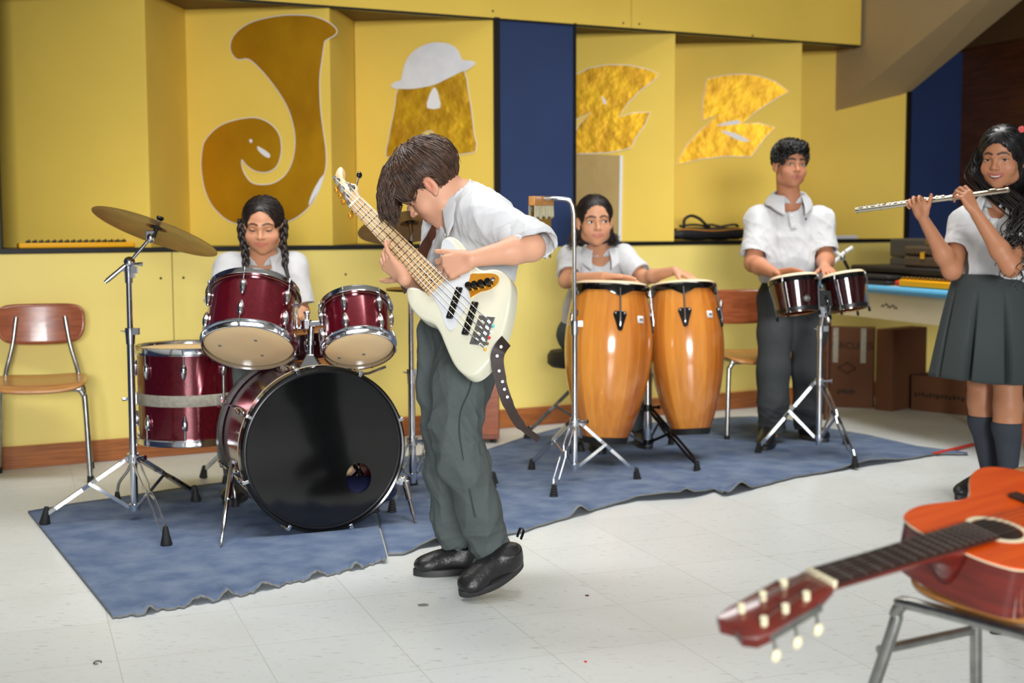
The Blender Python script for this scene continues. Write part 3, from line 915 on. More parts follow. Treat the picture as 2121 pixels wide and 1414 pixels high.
mb.lathe([(0, 0), (0.008, 0), (0.008, 0.02), (0.013, 0.022), (0.013, 0.03), (0, 0.03)], 12, Matrix.Translation(P(636, 662, Ym)))
mb.tube([P(665, 680, Ym), P(668, 735, Ym)], [0.012, 0.008], 10)
mb.build('mount_bracket', 'chrome', mt, bevel=0.003)
for nm, pts, blk in (('l', [P(632, 674, Ym), P(620, 679, Ym), P(614, 675, Ym), P(614, 640, Ym)], P(609, 637, 4.755)), ('r', [P(688, 665, Ym), P(686, 640, Ym), P(684, 620, Ym)], P(688, 640, 4.745))):
    mb = MB(); mb.tube(spline(pts, 4), 0.0055, 10); mb.box(blk, (0.026, 0.03, 0.05)); mb.box(blk + V(0, -0.008, -0.032), (0.018, 0.02, 0.02)); mb.tube([blk + V(0.0, -0.01, 0.02), blk + V(0.0, -0.018, 0.055)], [0.006, 0.004], 8)
    mb.tube([blk + V(-0.012, -0.016, 0.0), blk + V(0.03, -0.022, 0.014)], [0.004, 0.006], 8)
    mb.build('tom_arm', 'chrome', mt, bevel=0.002)
# drummer's throne
gx = P(538, 600, 5.45).x
t = thing('drum_throne', 'round black stool under the drummer', 'stool', (gx, 5.5, 0))
mb = MB(); mb.lathe([(0, 0.40), (0.15, 0.40), (0.165, 0.415), (0.165, 0.45), (0.15, 0.465), (0, 0.47)], 32, Matrix.Translation((gx, 5.5, 0))); mb.build('seat', 'clothblack', t)
mb = MB(); mb.tube([V(gx, 5.5, 0.08), V(gx, 5.5, 0.41)], 0.014, 12); mb.build('pole', 'chrome', t)
tripod(t, (gx, 5.5), 0.28, 0.1, [V(gx + 0.28, 5.6, 0), V(gx - 0.28, 5.6, 0), V(gx, 5.22, 0)])
# ------------------------------------------------------------------ congas
def conga(name, label, cb, ct, sc, ph, grp, plate):
    ax = (ct - cb); L = ax.length
    fr = frame(cb, ax, V(1, 0, 0))
    t = thing(name, label, 'drum', fr, grp)
    prof = [(0.086, 0.0), (0.097, 0.03), (0.118, 0.1), (0.141, 0.2), (0.161, 0.31), (0.176, 0.42), (0.184, 0.52), (0.1865, 0.60), (0.185, 0.68), (0.179, 0.76), (0.169, 0.85), (0.158, 0.93), (0.152, 0.975)]
    n = 96
    def fn(u, v):
        q = v * (len(prof) - 1); i = min(int(q), len(prof) - 2); f = q - i
        p0, p1 = prof[i], prof[i + 1]
        pm, pp = prof[max(i - 1, 0)], prof[min(i + 2, len(prof) - 1)]
        r = 0.5 * (2 * p0[0] + (p1[0] - pm[0]) * f + (2 * pm[0] - 5 * p0[0] + 4 * p1[0] - pp[0]) * f * f + (3 * p0[0] - pm[0] - 3 * p1[0] + pp[0]) * f ** 3)
        z = (p0[1] + (p1[1] - p0[1]) * f) * L
        a = 2 * PI * u
        return V(r * sc * math.cos(a), r * sc * math.sin(a), z)
    mb = MB(fr); mb.grid(fn, n, 48, wrap=True)
    mb.build('shell', STAVE, t, smooth=180)
    mb = MB(fr); mb.lathe([(0.078 * sc, -0.004), (0.092 * sc, -0.006), (0.0945 * sc, 0.004), (0.1 * sc, 0.022), (0.092 * sc, 0.022)], 48); mb.build('bottom_ring', 'rubber', t)
    mb = MB(fr)
    mb.lathe([(0, L + 0.012), (0.08 * sc, L + 0.0115), (0.13 * sc, L + 0.009), (0.150 * sc, L + 0.003), (0.158 * sc, L - 0.008), (0.158 * sc, L - 0.02)], 72); mb.build('drum_skin', 'skinhead', t)
    nl = 5
    def rim(u, v):
        a = 2 * PI * u
        dr = 0.0
        for k in range(nl):
            dd = abs((a - ph - 2 * PI * k / nl + PI) % (2 * PI) - PI)
            dr = max(dr, 0.026 * max(0, 1 - dd / 0.34) ** 1.0)
        z = [L - 0.004, L - 0.006, L - 0.012, L - 0.034 - dr, L - 0.034 - dr][v_i(v)]
        r = [0.1585, 0.163, 0.166, 0.1655, 0.160][v_i(v)] * sc
        return V(r * math.cos(a), r * math.sin(a), z)
    v_i = lambda v: int(round(v * 4))
    mb = MB(fr); mb.grid(rim, 120, 4, wrap=True); mb.build('tuning_rim', 'blackgloss', t, smooth=60)
    for k in range(nl):
        a = ph + 2 * PI * k / nl
        rad = V(math.cos(a), math.sin(a), 0); tg = V(-rad.y, rad.x, 0)
        r0 = 0.181 * sc
        zt = L * 0.80
        mb = MB(fr)
        q = [(-0.030, 0.0), (-0.024, 0.014), (0.024, 0.014), (0.030, 0.0), (0.016, -0.045), (0.010, -0.068), (0, -0.074), (-0.010, -0.068), (-0.016, -0.045)]
        pf = Matrix((tg, V(0, 0, 1), rad)).transposed().to_4x4(); tl = 0.16
        up_ = (V(0, 0, 1) - rad * tl).normalized(); nn = (rad + V(0, 0, 1) * tl).normalized()
        pf = Matrix((tg, up_, nn)).transposed().to_4x4(); pf.translation = rad * (r0 - 0.0135 * sc) + V(0, 0, zt)
        mb.prism(q[::-1], 0.012, pf)
        lg = mb.build('lug_plate', 'blackgloss', t, smooth=30, bevel=0.002)
        mb = MB(fr)
        a0 = pf @ V(0, -0.03, 0.016); a1 = rad * (0.170 * sc) + V(0, 0, L - 0.045)
        mb.tube([pf @ V(0, -0.05, 0.012), a0, a1, a1 + V(0, 0, 0.02) - rad * 0.004], 0.0042, 10)
        for xx in (-0.02, 0.02):
            mb.ball(pf @ V(xx, 0.003, 0.012), 0.005, 8, 6)
        mb.lathe([(0, 0), (0.008, 0), (0.008, 0.016), (0, 0.016)], 6, pf @ Matrix.Translation((0, -0.056, 0.008)) @ Matrix.Rotation(-PI / 2, 4, 'X'))
        mb.build('tuning_hook', 'chrome', lg)
    # small badge
    a = plate
    rad = V(math.cos(a), math.sin(a), 0)
    tg = V(-rad.y, rad.x, 0)
    mb = MB(fr)
    def bg(u, v):
        aa = a + (u - 0.5) * 0.19
        return V(math.cos(aa), math.sin(aa), 0) * (0.1785 * sc + 0.0015 - (v - 0.5) * 0.004) + V(0, 0, L * 0.775 + (v - 0.5) * 0.03)
    mb.grid(bg, 8, 1); bd = mb.build('badge', 'white', t, solid=0.001)
    mb = MB(fr)
    for i in range(5):
        mb.tube([bg(0.3 + i * 0.13, 0.3) + rad * 0.0008, bg(0.33 + i * 0.13, 0.7) + rad * 0.0008], 0.0012, 5)
    mb.build('badge_mark', 'darkmetal', bd)
    return t
def stave_mat():
    m = bpy.data.materials.new('conga_staves')
    m.use_nodes = True
    nt = m.node_tree
    b = nt.nodes['Principled BSDF']
    b.inputs['Roughness'].default_value = 0.16
    b.inputs['Coat Weight'].default_value = 0.5
    b.inputs['Coat Roughness'].default_value = 0.05
    tc = nt.nodes.new('ShaderNodeTexCoord')
    sep = nt.nodes.new('ShaderNodeSeparateXYZ')
    nt.links.new(tc.outputs['Object'], sep.inputs[0])
    at = nt.nodes.new('ShaderNodeMath'); at.operation = 'ARCTAN2'
    nt.links.new(sep.outputs['Y'], at.inputs[0]); nt.links.new(sep.outputs['X'], at.inputs[1])
    mu = nt.nodes.new('ShaderNodeMath'); mu.operation = 'MULTIPLY'; mu.inputs[1].default_value = 22 / (2 * PI)
    nt.links.new(at.outputs[0], mu.inputs[0])
    fl = nt.nodes.new('ShaderNodeMath'); fl.operation = 'FLOOR'
    nt.links.new(mu.outputs[0], fl.inputs[0])
    wn = nt.nodes.new('ShaderNodeTexWhiteNoise'); wn.noise_dimensions = '1D'
    nt.links.new(fl.outputs[0], wn.inputs['W'])
    mp = nt.nodes.new('ShaderNodeMapping'); mp.inputs['Scale'].default_value = (14, 14, 0.9)
    nt.links.new(tc.outputs['Object'], mp.inputs['Vector'])
    no = nt.nodes.new('ShaderNodeTexNoise'); no.inputs['Scale'].default_value = 2.5; no.inputs['Detail'].default_value = 4
    nt.links.new(mp.outputs['Vector'], no.inputs['Vector'])
    ad = nt.nodes.new('ShaderNodeMath'); ad.operation = 'MULTIPLY_ADD'; ad.inputs[1].default_value = 0.55
    nt.links.new(no.outputs['Fac'], ad.inputs[0]); 
    m2 = nt.nodes.new('ShaderNodeMath'); m2.operation = 'MULTIPLY'; m2.inputs[1].default_value = 0.6
    nt.links.new(wn.outputs['Value'], m2.inputs[0]); nt.links.new(m2.outputs[0], ad.inputs[2])
    r = nt.nodes.new('ShaderNodeValToRGB')
    r.color_ramp.elements[0].position = 0.2; r.color_ramp.elements[1].position = 0.85
    r.color_ramp.elements[0].color = (*lin((160, 82, 24)), 1); r.color_ramp.elements[1].color = (*lin((220, 146, 62)), 1)
    nt.links.new(ad.outputs[0], r.inputs['Fac'])
    nt.links.new(r.outputs['Color'], b.inputs['Base Color'])
    return m
STAVE = stave_mat()
cb1, ct1 = P(1253, 914, 5.86), P(1265, 588, 5.93)
conga('conga_drum', 'left conga with honey wood staves, behind the chime stand', cb1, ct1, 1.03, math.radians(-80), 'pair of congas', math.radians(-48))
cb2, ct2 = P(1431, 897, 6.0), P(1415, 588, 6.1)
conga('conga_drum', 'right conga with honey wood staves, tilted beside the chair', cb2, ct2, 0.905, math.radians(-97), 'pair of congas', math.radians(-55))
sx, sy = P(1341, 900, 6.12).x, 6.12
t = thing('conga_stand', 'dark double conga stand between the two congas', 'stand', (sx, sy, 0))
tripod(t, (sx, sy), zc(845, 6.12), zc(916, 6.12), [FL(1444, 981), FL(1390, 925), V(sx - 0.34, sy + 0.02, 0)], m='darkmetal')
mb = MB(); mb.tube([V(sx, sy, 0.05), V(sx, sy, 0.62)], 0.016, 16); mb.build('pole', 'chrome', t)
for s in (-1, 1):
    mb = MB(); mb.tube([V(sx, sy, 0.5), V(sx + s * 0.02, sy - 0.03, 0.5)], 0.02, 12); mb.box(V(sx + s * 0.022, sy - 0.04, 0.52), (0.03, 0.04, 0.09)); mb.tube([V(sx + 0.03 * s, sy - 0.06, 0.47), V(sx + 0.03 * s, sy - 0.1, 0.46)], [0.008, 0.014], 10)
    mb.build('drum_bracket', 'darkmetal', t, bevel=0.004)
# ------------------------------------------------------------------ bar chimes
cx, cy = P(1190, 950, 5.5).x, 5.5
t = thing('bar_chimes', 'bar chimes hanging from a bent chrome stand in front of the left conga', 'chimes', (cx, cy, 0))
tripod(t, (cx, cy), zc(874, 5.5), zc(966, 5.5), [FL(1101, 977), FL(1147, 1034), FL(1320, 997)])
zm = zc(678, 5.5)
mb = MB(); mb.tube([V(cx, cy, 0.05), V(cx, cy, zm)], 0.0125, 16)
arm = [V(cx, cy, zm)] + spline([P(1190, 640, 5.5), P(1189, 470, 5.5), P(1188, 440, 5.5), P(1184, 422, 5.5), P(1174, 413, 5.5), P(1150, 411, 5.5), P(1128, 411, 5.52)], 5)
mb.tube(arm, 0.0085, 14); mb.build('pole', 'chrome', t)
clamp(t, (cx, cy, zm), r=0.017)
e0, e1 = P(1101, 416, 5.44), P(1141, 416, 5.64)
ca = (e1 - e0).normalized()
mb = MB(); mb.bar(e0, e1, 0.028, 0.038); bar = mb.build('wooden_bar', 'woodseat', t, bevel=0.003)
for k in range(22):
    q = e0.lerp(e1, (k + 0.7) / 22.4) - V(0, 0, 0.02)
    ln = 0.13 + 0.09 * k / 22
    mb = MB(); mb.tube([q - V(0, 0, 0.02), q - V(0, 0, ln)], 0.0032, 8); mb.build('chime_rod', 'brass', t)
q0, q1 = e0 - V(0, 0, 0.019), e1 - V(0, 0, 0.019)
sd = V(ca.y, -ca.x, 0)
mb = MB()
for s in (-1, 1):
    def sheet(u, v, s=s):
        return q0.lerp(q1, u) + sd * s * (0.012 + 0.003 * math.sin(u * 40) * v) - V(0, 0, 0.05 * v + 0.006 * math.sin(u * 23) * v)
    mb.grid(sheet, 30, 5)
mb.build('plastic_wrap', 'plastic', t, solid=0.0008)
# ------------------------------------------------------------------ bongos
bxc, byc = P(1696, 900, 6.12).x, 6.12
t = thing('bongo_stand', 'chrome tripod stand carrying the bongos', 'stand', (bxc, byc, 0))
tripod(t, (bxc, byc), zc(792, 6.12), zc(908, 6.12), [FL(1570, 942), FL(1771, 972), FL(1752, 925)])
zm = zc(690, 6.12); ztp = zc(655, 6.12)
mb = MB(); mb.tube([V(bxc, byc, 0.05), V(bxc, byc, zm)], 0.013, 14); mb.tube([V(bxc, byc, zm), V(bxc + 0.01, byc, ztp)], 0.010, 14); mb.build('pole', 'chrome', t)
clamp(t, (bxc, byc, zm), r=0.015)
mb = MB(); mb.box(V(bxc + 0.012, byc, zc(648, 6.1)), (0.05, 0.04, 0.05)); mb.tube([V(bxc + 0.02, byc - 0.02, zc(650, 6.1)), V(bxc + 0.03, byc - 0.03, zc(670, 6.1))], 0.01, 10); mb.build('bongo_clamp', 'chrome', t, bevel=0.004)
fa = frame(P(1643, 574, 6.08), V(-0.10, 0.20, 0.97), V(1, 0, 0))
t = thing('bongo_drums', 'pair of dark wine bongos on a stand before the standing boy', 'drum', frame(P(1690, 650, 6.08), V(0, 0, 1)))
fb = frame(P(1746, 568, 6.08), V(-0.14, 0.20, 0.97), V(1, 0, 0))
for nm, fr, R, L in (('large_bongo', fa, 0.107, 0.165), ('small_bongo', fb, 0.094, 0.165)):
    rb = R * 0.84
    mb = MB(fr); mb.lathe([(rb - 0.012, -L), (rb, -L), (rb + (R - rb) * 0.35, -L * 0.7), (R, -0.02), (R - 0.008, -0.02), (rb - 0.012, -L + 0.004)], 56); sh = mb.build(nm, 'winedark', t, smooth=50)
    mb = MB(fr); mb.lathe([(rb - 0.013, -L + 0.002), (rb - 0.004, -L - 0.0005), (rb - 0.006, -L + 0.1), (rb - 0.01, -L + 0.14), (0, -L + 0.14)], 48); mb.build('wood_interior', 'woodseat', sh)
    mb = MB(fr); mb.lathe([(0, 0.008), (R * 0.7, 0.0078), (R * 0.93, 0.005), (R + 0.001, -0.002), (R + 0.003, -0.01), (R + 0.003, -0.02)], 56); mb.build('drum_skin', 'skinhead', sh)
    mb = MB(fr); mb.lathe([(R + 0.003, -0.008), (R + 0.007, -0.008), (R + 0.008, -0.012), (R + 0.008, -0.03), (R + 0.002, -0.03)], 56); mb.build('tuning_rim', 'blackgloss', sh, smooth=50)
    mb = MB(fr); mb.lathe([(rb, -L + 0.004), (rb + 0.006, -L + 0.004), (rb + 0.007, -L + 0.022), (rb + 0.002, -L + 0.022)], 56); mb.build('bottom_ring', 'black', sh, smooth=50)
    for k in range(4):
        a = math.radians(-135 + 8 + 90 * k)
        rad = V(math.cos(a), math.sin(a), 0)
        mb = MB(fr); mb.tube([rad * (R + 0.008) + V(0, 0, -0.018), rad * (R + 0.014) + V(0, 0, -0.035), rad * (rb + 0.02) + V(0, 0, -0.09), rad * (rb + 0.014) + V(0, 0, -L - 0.002)], 0.0035, 8)
        mb.ball(rad * (R + 0.009) + V(0, 0, -0.016), 0.006, 8, 6)
        rd = mb.build('tension_rod', 'chrome', sh)
        mb = MB(fr); mb.lathe([(0, 0), (0.006, 0), (0.006, -0.02), (0, -0.02)], 8, Matrix.Translation(rad * (rb + 0.014) + V(0, 0, -L - 0.002))); mb.build('wing_nut', 'darkmetal', rd)
    if nm == 'large_bongo':
        a = math.radians(-74)
        rad = V(math.cos(a), math.sin(a), 0)
        e = fr @ (rad * (R * 0.895 + 0.0015) + V(0, 0, -0.112))
        ff = frame(e, fr.to_3x3() @ (rad + V(0, 0, -0.16)), V(1, 0, 0))
        mb = MB(ff); mb.lathe([(0.0155, 0), (0.0155, 0.002), (0.0125, 0.0025), (0.0125, 0.001), (0, 0.001)], 24)
        lg = mb.build('emblem', 'steel', sh)
        mb = MB(ff); mb.box((-0.003, 0, 0.002), (0.003, 0.013, 0.002)); mb.box((0.003, 0.002, 0.002), (0.003, 0.009, 0.002)); mb.box((0.001, -0.006, 0.002), (0.010, 0.0028, 0.002)); mb.box((0.003, 0.006, 0.002), (0.008, 0.0026, 0.002))
        mb.build('emblem_mark', 'steel', lg)
mb = MB(); q0, q1 = fa @ V(0.107, -0.01, -0.1), fb @ V(-0.094, -0.01, -0.1)
mb.bar(q0 - V(0.03, 0, 0), q1 + V(0.03, 0, 0), 0.05, 0.07); mb.tube([q0.lerp(q1, 0.5) + V(0, -0.03, 0.02), q0.lerp(q1, 0.5) + V(0.015, -0.04, -0.03)], 0.006, 8)
mb.build('centre_block', 'blackgloss', t, bevel=0.006)
# ------------------------------------------------------------------ carpets
def resample(pts, n):
    P_ = [Vector(p) for p in pts]
    d = [0]
    for a, b in zip(P_, P_[1:]):
        d.append(d[-1] + (b - a).length)
    out = []
    for k in range(n + 1):
        s = d[-1] * k / n
        i = 0
        while i < len(d) - 2 and d[i + 1] < s:
            i += 1
        f = (s - d[i]) / max(1e-9, d[i + 1] - d[i])
        out.append(P_[i].lerp(P_[i + 1], f))
    return out
def carpet(name, label, front, back, nu, hump, wav):
    Fp = resample([FL(*p) for p in front], nu); Bp = resample([FL(*p) for p in back], nu)
    nv = 40
    def fn(u, v):
        i = min(int(round(u * nu)), nu); 
        p = Fp[i].lerp(Bp[i], v)
        w = wav(u)
        p = p + (Bp[i] - Fp[i]).normalized() * w * max(0, 1 - v * 12)
        z = 0.007 + 0.0012 * noise.noise(V(p.x * 3, p.y * 3, 1.3)) + hump(u, v, p)
        return V(p.x, p.y, max(z, 0.0045))
    mb = MB(); mb.grid(fn, nu, nv)
    o = mb.build(name, ['carpet', 'felt'], smooth=180, origin=(sum(p.x for p in Fp) / nu, sum(p.y for p in Fp) / nu, 0))
    md = o.modifiers.new('thick', 'SOLIDIFY'); md.thickness = 0.006; md.offset = -0.5; md.material_offset_rim = 1
    if name: tag(o, label, 'carpet', 'blue felt carpet pieces')
    return o
gauss = lambda x, c, s: math.exp(-((x - c) / s) ** 2)
carpet('felt_carpet', 'left blue felt carpet piece with frayed front edge under the drum kit',
       [(236, 1284), (310, 1272), (480, 1240), (620, 1206), (740, 1180), (801, 1164)], [(58, 1062), (150, 1046), (240, 1034), (330, 1020), (430, 1006), (600, 985), (752, 960)], 160,
       lambda u, v, p: 0.018 * sum(gauss(u, c, s) for c, s in ((0.11, 0.015), (0.27, 0.03), (0.36, 0.02), (0.5, 0.03), (0.7, 0.025), (0.86, 0.02))) * max(0, 1 - v * 14) + 0.006 * gauss(u, 0.36, 0.012) * max(0, 1 - v * 2) + 0.012 * gauss(u, 1.0, 0.03) * max(0, 1 - v * 3),
       lambda u: 0.008 * math.sin(u * 55) + 0.006 * math.sin(u * 131 + 1) + 0.004 * math.sin(u * 260))
carpet('felt_carpet', 'right blue felt carpet piece under the congas and bongos',
       [(804, 1152), (835, 1152), (870, 1138), (930, 1126), (1010, 1116), (1080, 1106), (1110, 1096), (1180, 1074), (1250, 1054), (1322, 1038), (1400, 1033), (1440, 1030), (1480, 1020), (1502, 1030), (1560, 1013), (1650, 991), (1760, 972), (1850, 958), (1936, 944), (2004, 944)],
       [(752, 960), (830, 950), (1000, 938), (1090, 908), (1160, 889), (1290, 881), (1380, 878), (1450, 874), (1500, 868), (1560, 866), (1630, 872), (1700, 888), (1800, 905), (1900, 928), (2004, 941)], 220,
       lambda u, v, p: 0.022 * gauss(u, 0.07, 0.02) * max(0, 1 - v * 8) + 0.03 * gauss(u, 0.275, 0.012) * max(0, 1 - v * 9) + 0.02 * gauss(u, 0.42, 0.06) * max(0, 1 - v * 9) + 0.035 * gauss(u, 0.555, 0.018) * max(0, 1 - v * 8) + 0.014 * gauss(u, 0.44 - v * 0.06, 0.006) * max(0, 1 - v * 2.2) + 0.014 * gauss(u, 0.52 - v * 0.12, 0.006) * max(0, 1 - v * 2.2) + 0.02 * gauss(u, 0.82, 0.05) * max(0, 1 - v * 10),
       lambda u: 0.006 * math.sin(u * 40) + 0.003 * math.sin(u * 170))
# red tape / cable at the carpet's far end
p, q = FL(1936, 944), FL(2022, 921)
mb = MB(); mb.bar(p + V(0, 0, 0.012), q + V(0, 0, 0.006), 0.03, 0.003); tag(mb.build('red_strap', 'redtoy', smooth=0), 'flat red strap on the floor at the far end of the blue carpet', 'strap')
# small debris on the bare floor
def speck(name, label, cat, px, py, r, m, seed):
    c = FL(px, py); rr = random.Random(seed)
    pl = [(math.cos(a) * r * rr.uniform(0.6, 1.1), math.sin(a) * r * rr.uniform(0.45, 0.8)) for a in [2 * PI * k / 12 for k in range(12)]]
    mb = MB(); mb.prism(pl, 0.003, Matrix.Translation(c)); tag(mb.build(name, m, smooth=0), label, cat)
speck('dry_leaf', 'small grey leaf scrap on the floor in front of the bassist shoes', 'leaf', 878, 1254, 0.017, 'felt', 3)
speck('crumb', 'small brown crumb on the floor right of the bassist', 'crumb', 1216, 1234, 0.006, 'card', 5)
speck('red_speck', 'tiny red speck on the bare floor, nearest the guitar headstock', 'speck', 1213, 1371, 0.005, 'redtoy', 8)
c = FL(202, 1373)
mb = MB(); mb.tube([c + V(math.cos(a) * 0.009, math.sin(a) * 0.012, 0.002) for a in [k * 0.4 for k in range(14)]], 0.0012, 6); tag(mb.build('hair_tie', 'black', smooth=180), 'tiny dark hair tie on the floor near the lower left corner', 'hair tie')
# ------------------------------------------------------------------ school chairs (local: faces -y, origin on the floor)
def chair(name, label, Mx, backm='woodred', seatm='woodseat', framem='steel', side=False, sh=0.425, xb=0.196, drop=0.018, fy=-0.165, ry=0.12):
    t = thing(name, label, 'chair', Mx, 'school chairs')
    def U(y, yf, nm, xt=0.178, xb=0.196, drop=0.018):
        z = sh - drop
        pts = [V(-xb, yf, 0.012), V(-xt - 0.006, y, z - 0.06), V(-xt, y, z - 0.028), V(-xt + 0.012, y, z - 0.008), V(-xt + 0.038, y, z)]
        pts = pts + [V(-p.x, p.y, p.z) for p in pts[::-1]]
        mb = MB(Mx); mb.tube(spline(pts, 4), 0.0115, 14); o = mb.build(nm, framem, t)
        for s in (-1, 1):
            mb = MB(Mx); mb.lathe([(0, 0.03), (0.0135, 0.03), (0.0145, 0.0), (0, 0.0)], 14, Matrix.Translation((s * xb, yf, 0.0005))); mb.build('foot_cap', 'rubber', o)
    U(fy, fy - 0.02, 'front_leg_frame', 0.178, xb, drop); U(ry, ry + 0.045, 'rear_leg_frame', 0.165, 0.19)
    for s in (-1, 1):
        mb = MB(Mx); mb.tube([V(s * 0.150, -0.165, sh - 0.02), V(s * 0.145, 0.12, sh - 0.02)], 0.009, 10); mb.build('side_rail', framem, t)
        if side:
            mb = MB(Mx); mb.tube([V(s * (0.178 + (xb - 0.178) * 0.27), fy - 0.006, 0.30), V(s * 0.176, ry + 0.014, 0.30)], 0.009, 10); mb.build('stretcher', framem, t)
        mb = MB(Mx); mb.tube(spline([V(s * 0.148, 0.05, sh - 0.018), V(s * 0.15, 0.14, sh - 0.012), V(s * 0.146, 0.17, sh + 0.03), V(s * 0.118, 0.192, sh + 0.14), V(s * 0.10, 0.205, sh + 0.26)], 4), 0.0105, 12); mb.build('back_support', framem, t)
    def seat(u, v):
        x, y = (u - 0.5) * 2, (v - 0.5) * 2
        k = (abs(x) ** 5 + abs(y) ** 5) ** 0.2
        q = max(abs(x), abs(y))
        f = q / k if k > 1e-6 else 1
        X, Y = x * f * 0.19, y * f * 0.19
        z = sh - 0.006 + 0.010 * (abs(X) / 0.19) ** 2 - 0.02 * max(0, (-Y - 0.12) / 0.07) ** 2 + 0.01 * max(0, (Y - 0.1) / 0.09) ** 2
        return V(X, Y - 0.01, z)
    mb = MB(Mx); mb.grid(seat, 28, 28); o = mb.build('seat', seatm, t, solid=0.011, smooth=50)
    def back(u, v):
        x, y = (u - 0.5) * 2, (v - 0.5) * 2
        k = (abs(x) ** 6 + abs(y) ** 4) ** (1 / 5.0)
        q = max(abs(x), abs(y))
        f = q / k if k > 1e-6 else 1
        X, Z = x * f * 0.183, y * f * 0.083
        if y < 0:
            Z *= 1 + 0.12 * (1 - (X / 0.183) ** 2)
            X *= 1 - 0.05 * abs(y)
        return V(X, 0.215 - 0.03 * (X / 0.183) ** 2 + Z * 0.12, sh + 0.232 + Z)
    mb = MB(Mx); mb.grid(back, 30, 14); bk = mb.build('backrest', backm, t, solid=0.010, smooth=50)
    for s in (-1, 1):
        mb = MB(Mx); mb.lathe([(0, 0.004), (0.004, 0.003), (0.0065, 0)], 10, frame(V(s * 0.105, 0.196, sh + 0.185), V(0, -1, 0))); mb.build('rivet', framem, bk)
    return t
rz = lambda a: Matrix.Rotation(a, 4, 'Z')
lf, lr = FL(188, 1000), FL(178, 961)
ang = math.atan2(lr.y - lf.y, lr.x - lf.x) - PI / 2      # local +y runs from front foot to rear foot
MxL = Matrix.Translation(V(lf.x, lf.y, 0)) @ rz(math.radians(16)) @ Matrix.Translation(V(-0.196, 0.185, 0))
chair('school_chair', 'wooden school chair with chrome legs standing at the far left against the yellow wall', MxL, sh=0.41)
lf2 = FL(1512, 914)
MxM = Matrix.Translation(V(lf2.x - 0.015, lf2.y, 0)) @ rz(math.radians(10)) @ Matrix.Translation(V(0.196, 0.185, 0))
chair('school_chair', 'brown school chair standing between the right conga and the standing boy', MxM, sh=0.405)
# chair in the foreground, under the guitar
Cc = V(0.70, 2.38, 0)
e1 = V(0.595, -0.80, 0).normalized(); e2 = V(0.80, 0.595, 0).normalized()
R3 = Matrix((e1, e2, V(0, 0, 1))).transposed().to_4x4()      # x along the front bar, +y to the back
MxG = Matrix.Translation(Cc) @ R3 @ Matrix.Translation(V(0.185, 0.172, 0))
chair('school_chair', 'school chair in the lower right corner holding the acoustic guitar', MxG, side=True, sh=0.44, xb=0.285, drop=0.042, fy=-0.20, ry=0.03)
lf3 = FL(2062, 1311)
MxR = Matrix.Translation(V(lf3.x, lf3.y, 0)) @ rz(math.radians(-62)) @ Matrix.Translation(V(0.196, 0.185, 0))
chair('school_chair', 'school chair mostly out of the picture behind the acoustic guitar, one capped foot showing', MxR)
# ------------------------------------------------------------------ brown box behind the bassist
b0_, b1_ = FL(985, 918), FL(1034, 918)
t = thing('cajon', 'red brown wooden box drum behind the legs of the bassist', 'drum', (b1_.x - 0.15, b1_.y + 0.15, 0))
bc = V(b1_.x - 0.15, b1_.y + 0.14, 0)
hz = P(1034, 783, b1_.y).z
mb = MB(); mb.box(bc + V(0, 0, hz / 2 + 0.01), (0.30, 0.28, hz - 0.02)); mb.build('body', mat('cajon_wood', (128, 62, 34), 0.35, rgb2=(110, 50, 28), noise_scale=5, stretch=(12, 1, 1)), t, bevel=0.003)
mb = MB(); mb.box(bc + V(0, -0.143, hz / 2 + 0.02), (0.296, 0.005, hz - 0.05)); mb.build('tapping_board', 'woodred', t, bevel=0.001)
for sx_ in (-1, 1):
    for sy_ in (-1, 1):
        mb = MB(); mb.lathe([(0, 0.014), (0.014, 0.014), (0.012, 0), (0, 0)], 12, Matrix.Translation(bc + V(sx_ * 0.12, sy_ * 0.11, 0.0))); mb.build('rubber_foot', 'rubber', t)
# ------------------------------------------------------------------ table at the right
TZ = 0.75
ta, tb = FL(1800, 590, TZ), FL(1975, 603, TZ)
td = (tb - ta).normalized(); tq = V(-td.y, td.x, 0)
if tq.x < 0: tq = -tq
o0 = ta - td * 0.55
TL, TW = 1.75, 0.72
def tp(s, w, z):
    p = o0 + td * s + tq * w
    return V(p.x, p.y, z)
def tbox(mb, s0, s1, w0, w1, z0, z1):
    return mb.hexa([tp(s0, w0, z0), tp(s1, w0, z0), tp(s1, w1, z0), tp(s0, w1, z0), tp(s0, w0, z1), tp(s1, w0, z1), tp(s1, w1, z1), tp(s0, w1, z1)])
t = thing('long_table', 'long table with sky blue edge and cream apron carrying black cases', 'table', tp(TL / 2, TW / 2, 0))
mb = MB(); tbox(mb, 0, TL, 0.01, TW, TZ - 0.03, TZ); mb.build('table_top', 'cream', t, smooth=0)
mb = MB(); mb.tube([tp(0, 0.006, TZ - 0.018), tp(TL, 0.006, TZ - 0.018)], 0.02, 16); mb.build('edge_band', 'skyblue', t)
mb = MB(); tbox(mb, 0.01, TL - 0.01, 0.012, 0.03, TZ - 0.165, TZ - 0.03); tbox(mb, 0.01, 0.03, 0.03, TW - 0.02, TZ - 0.165, TZ - 0.03); mb.build('apron', 'cream', t, smooth=0)
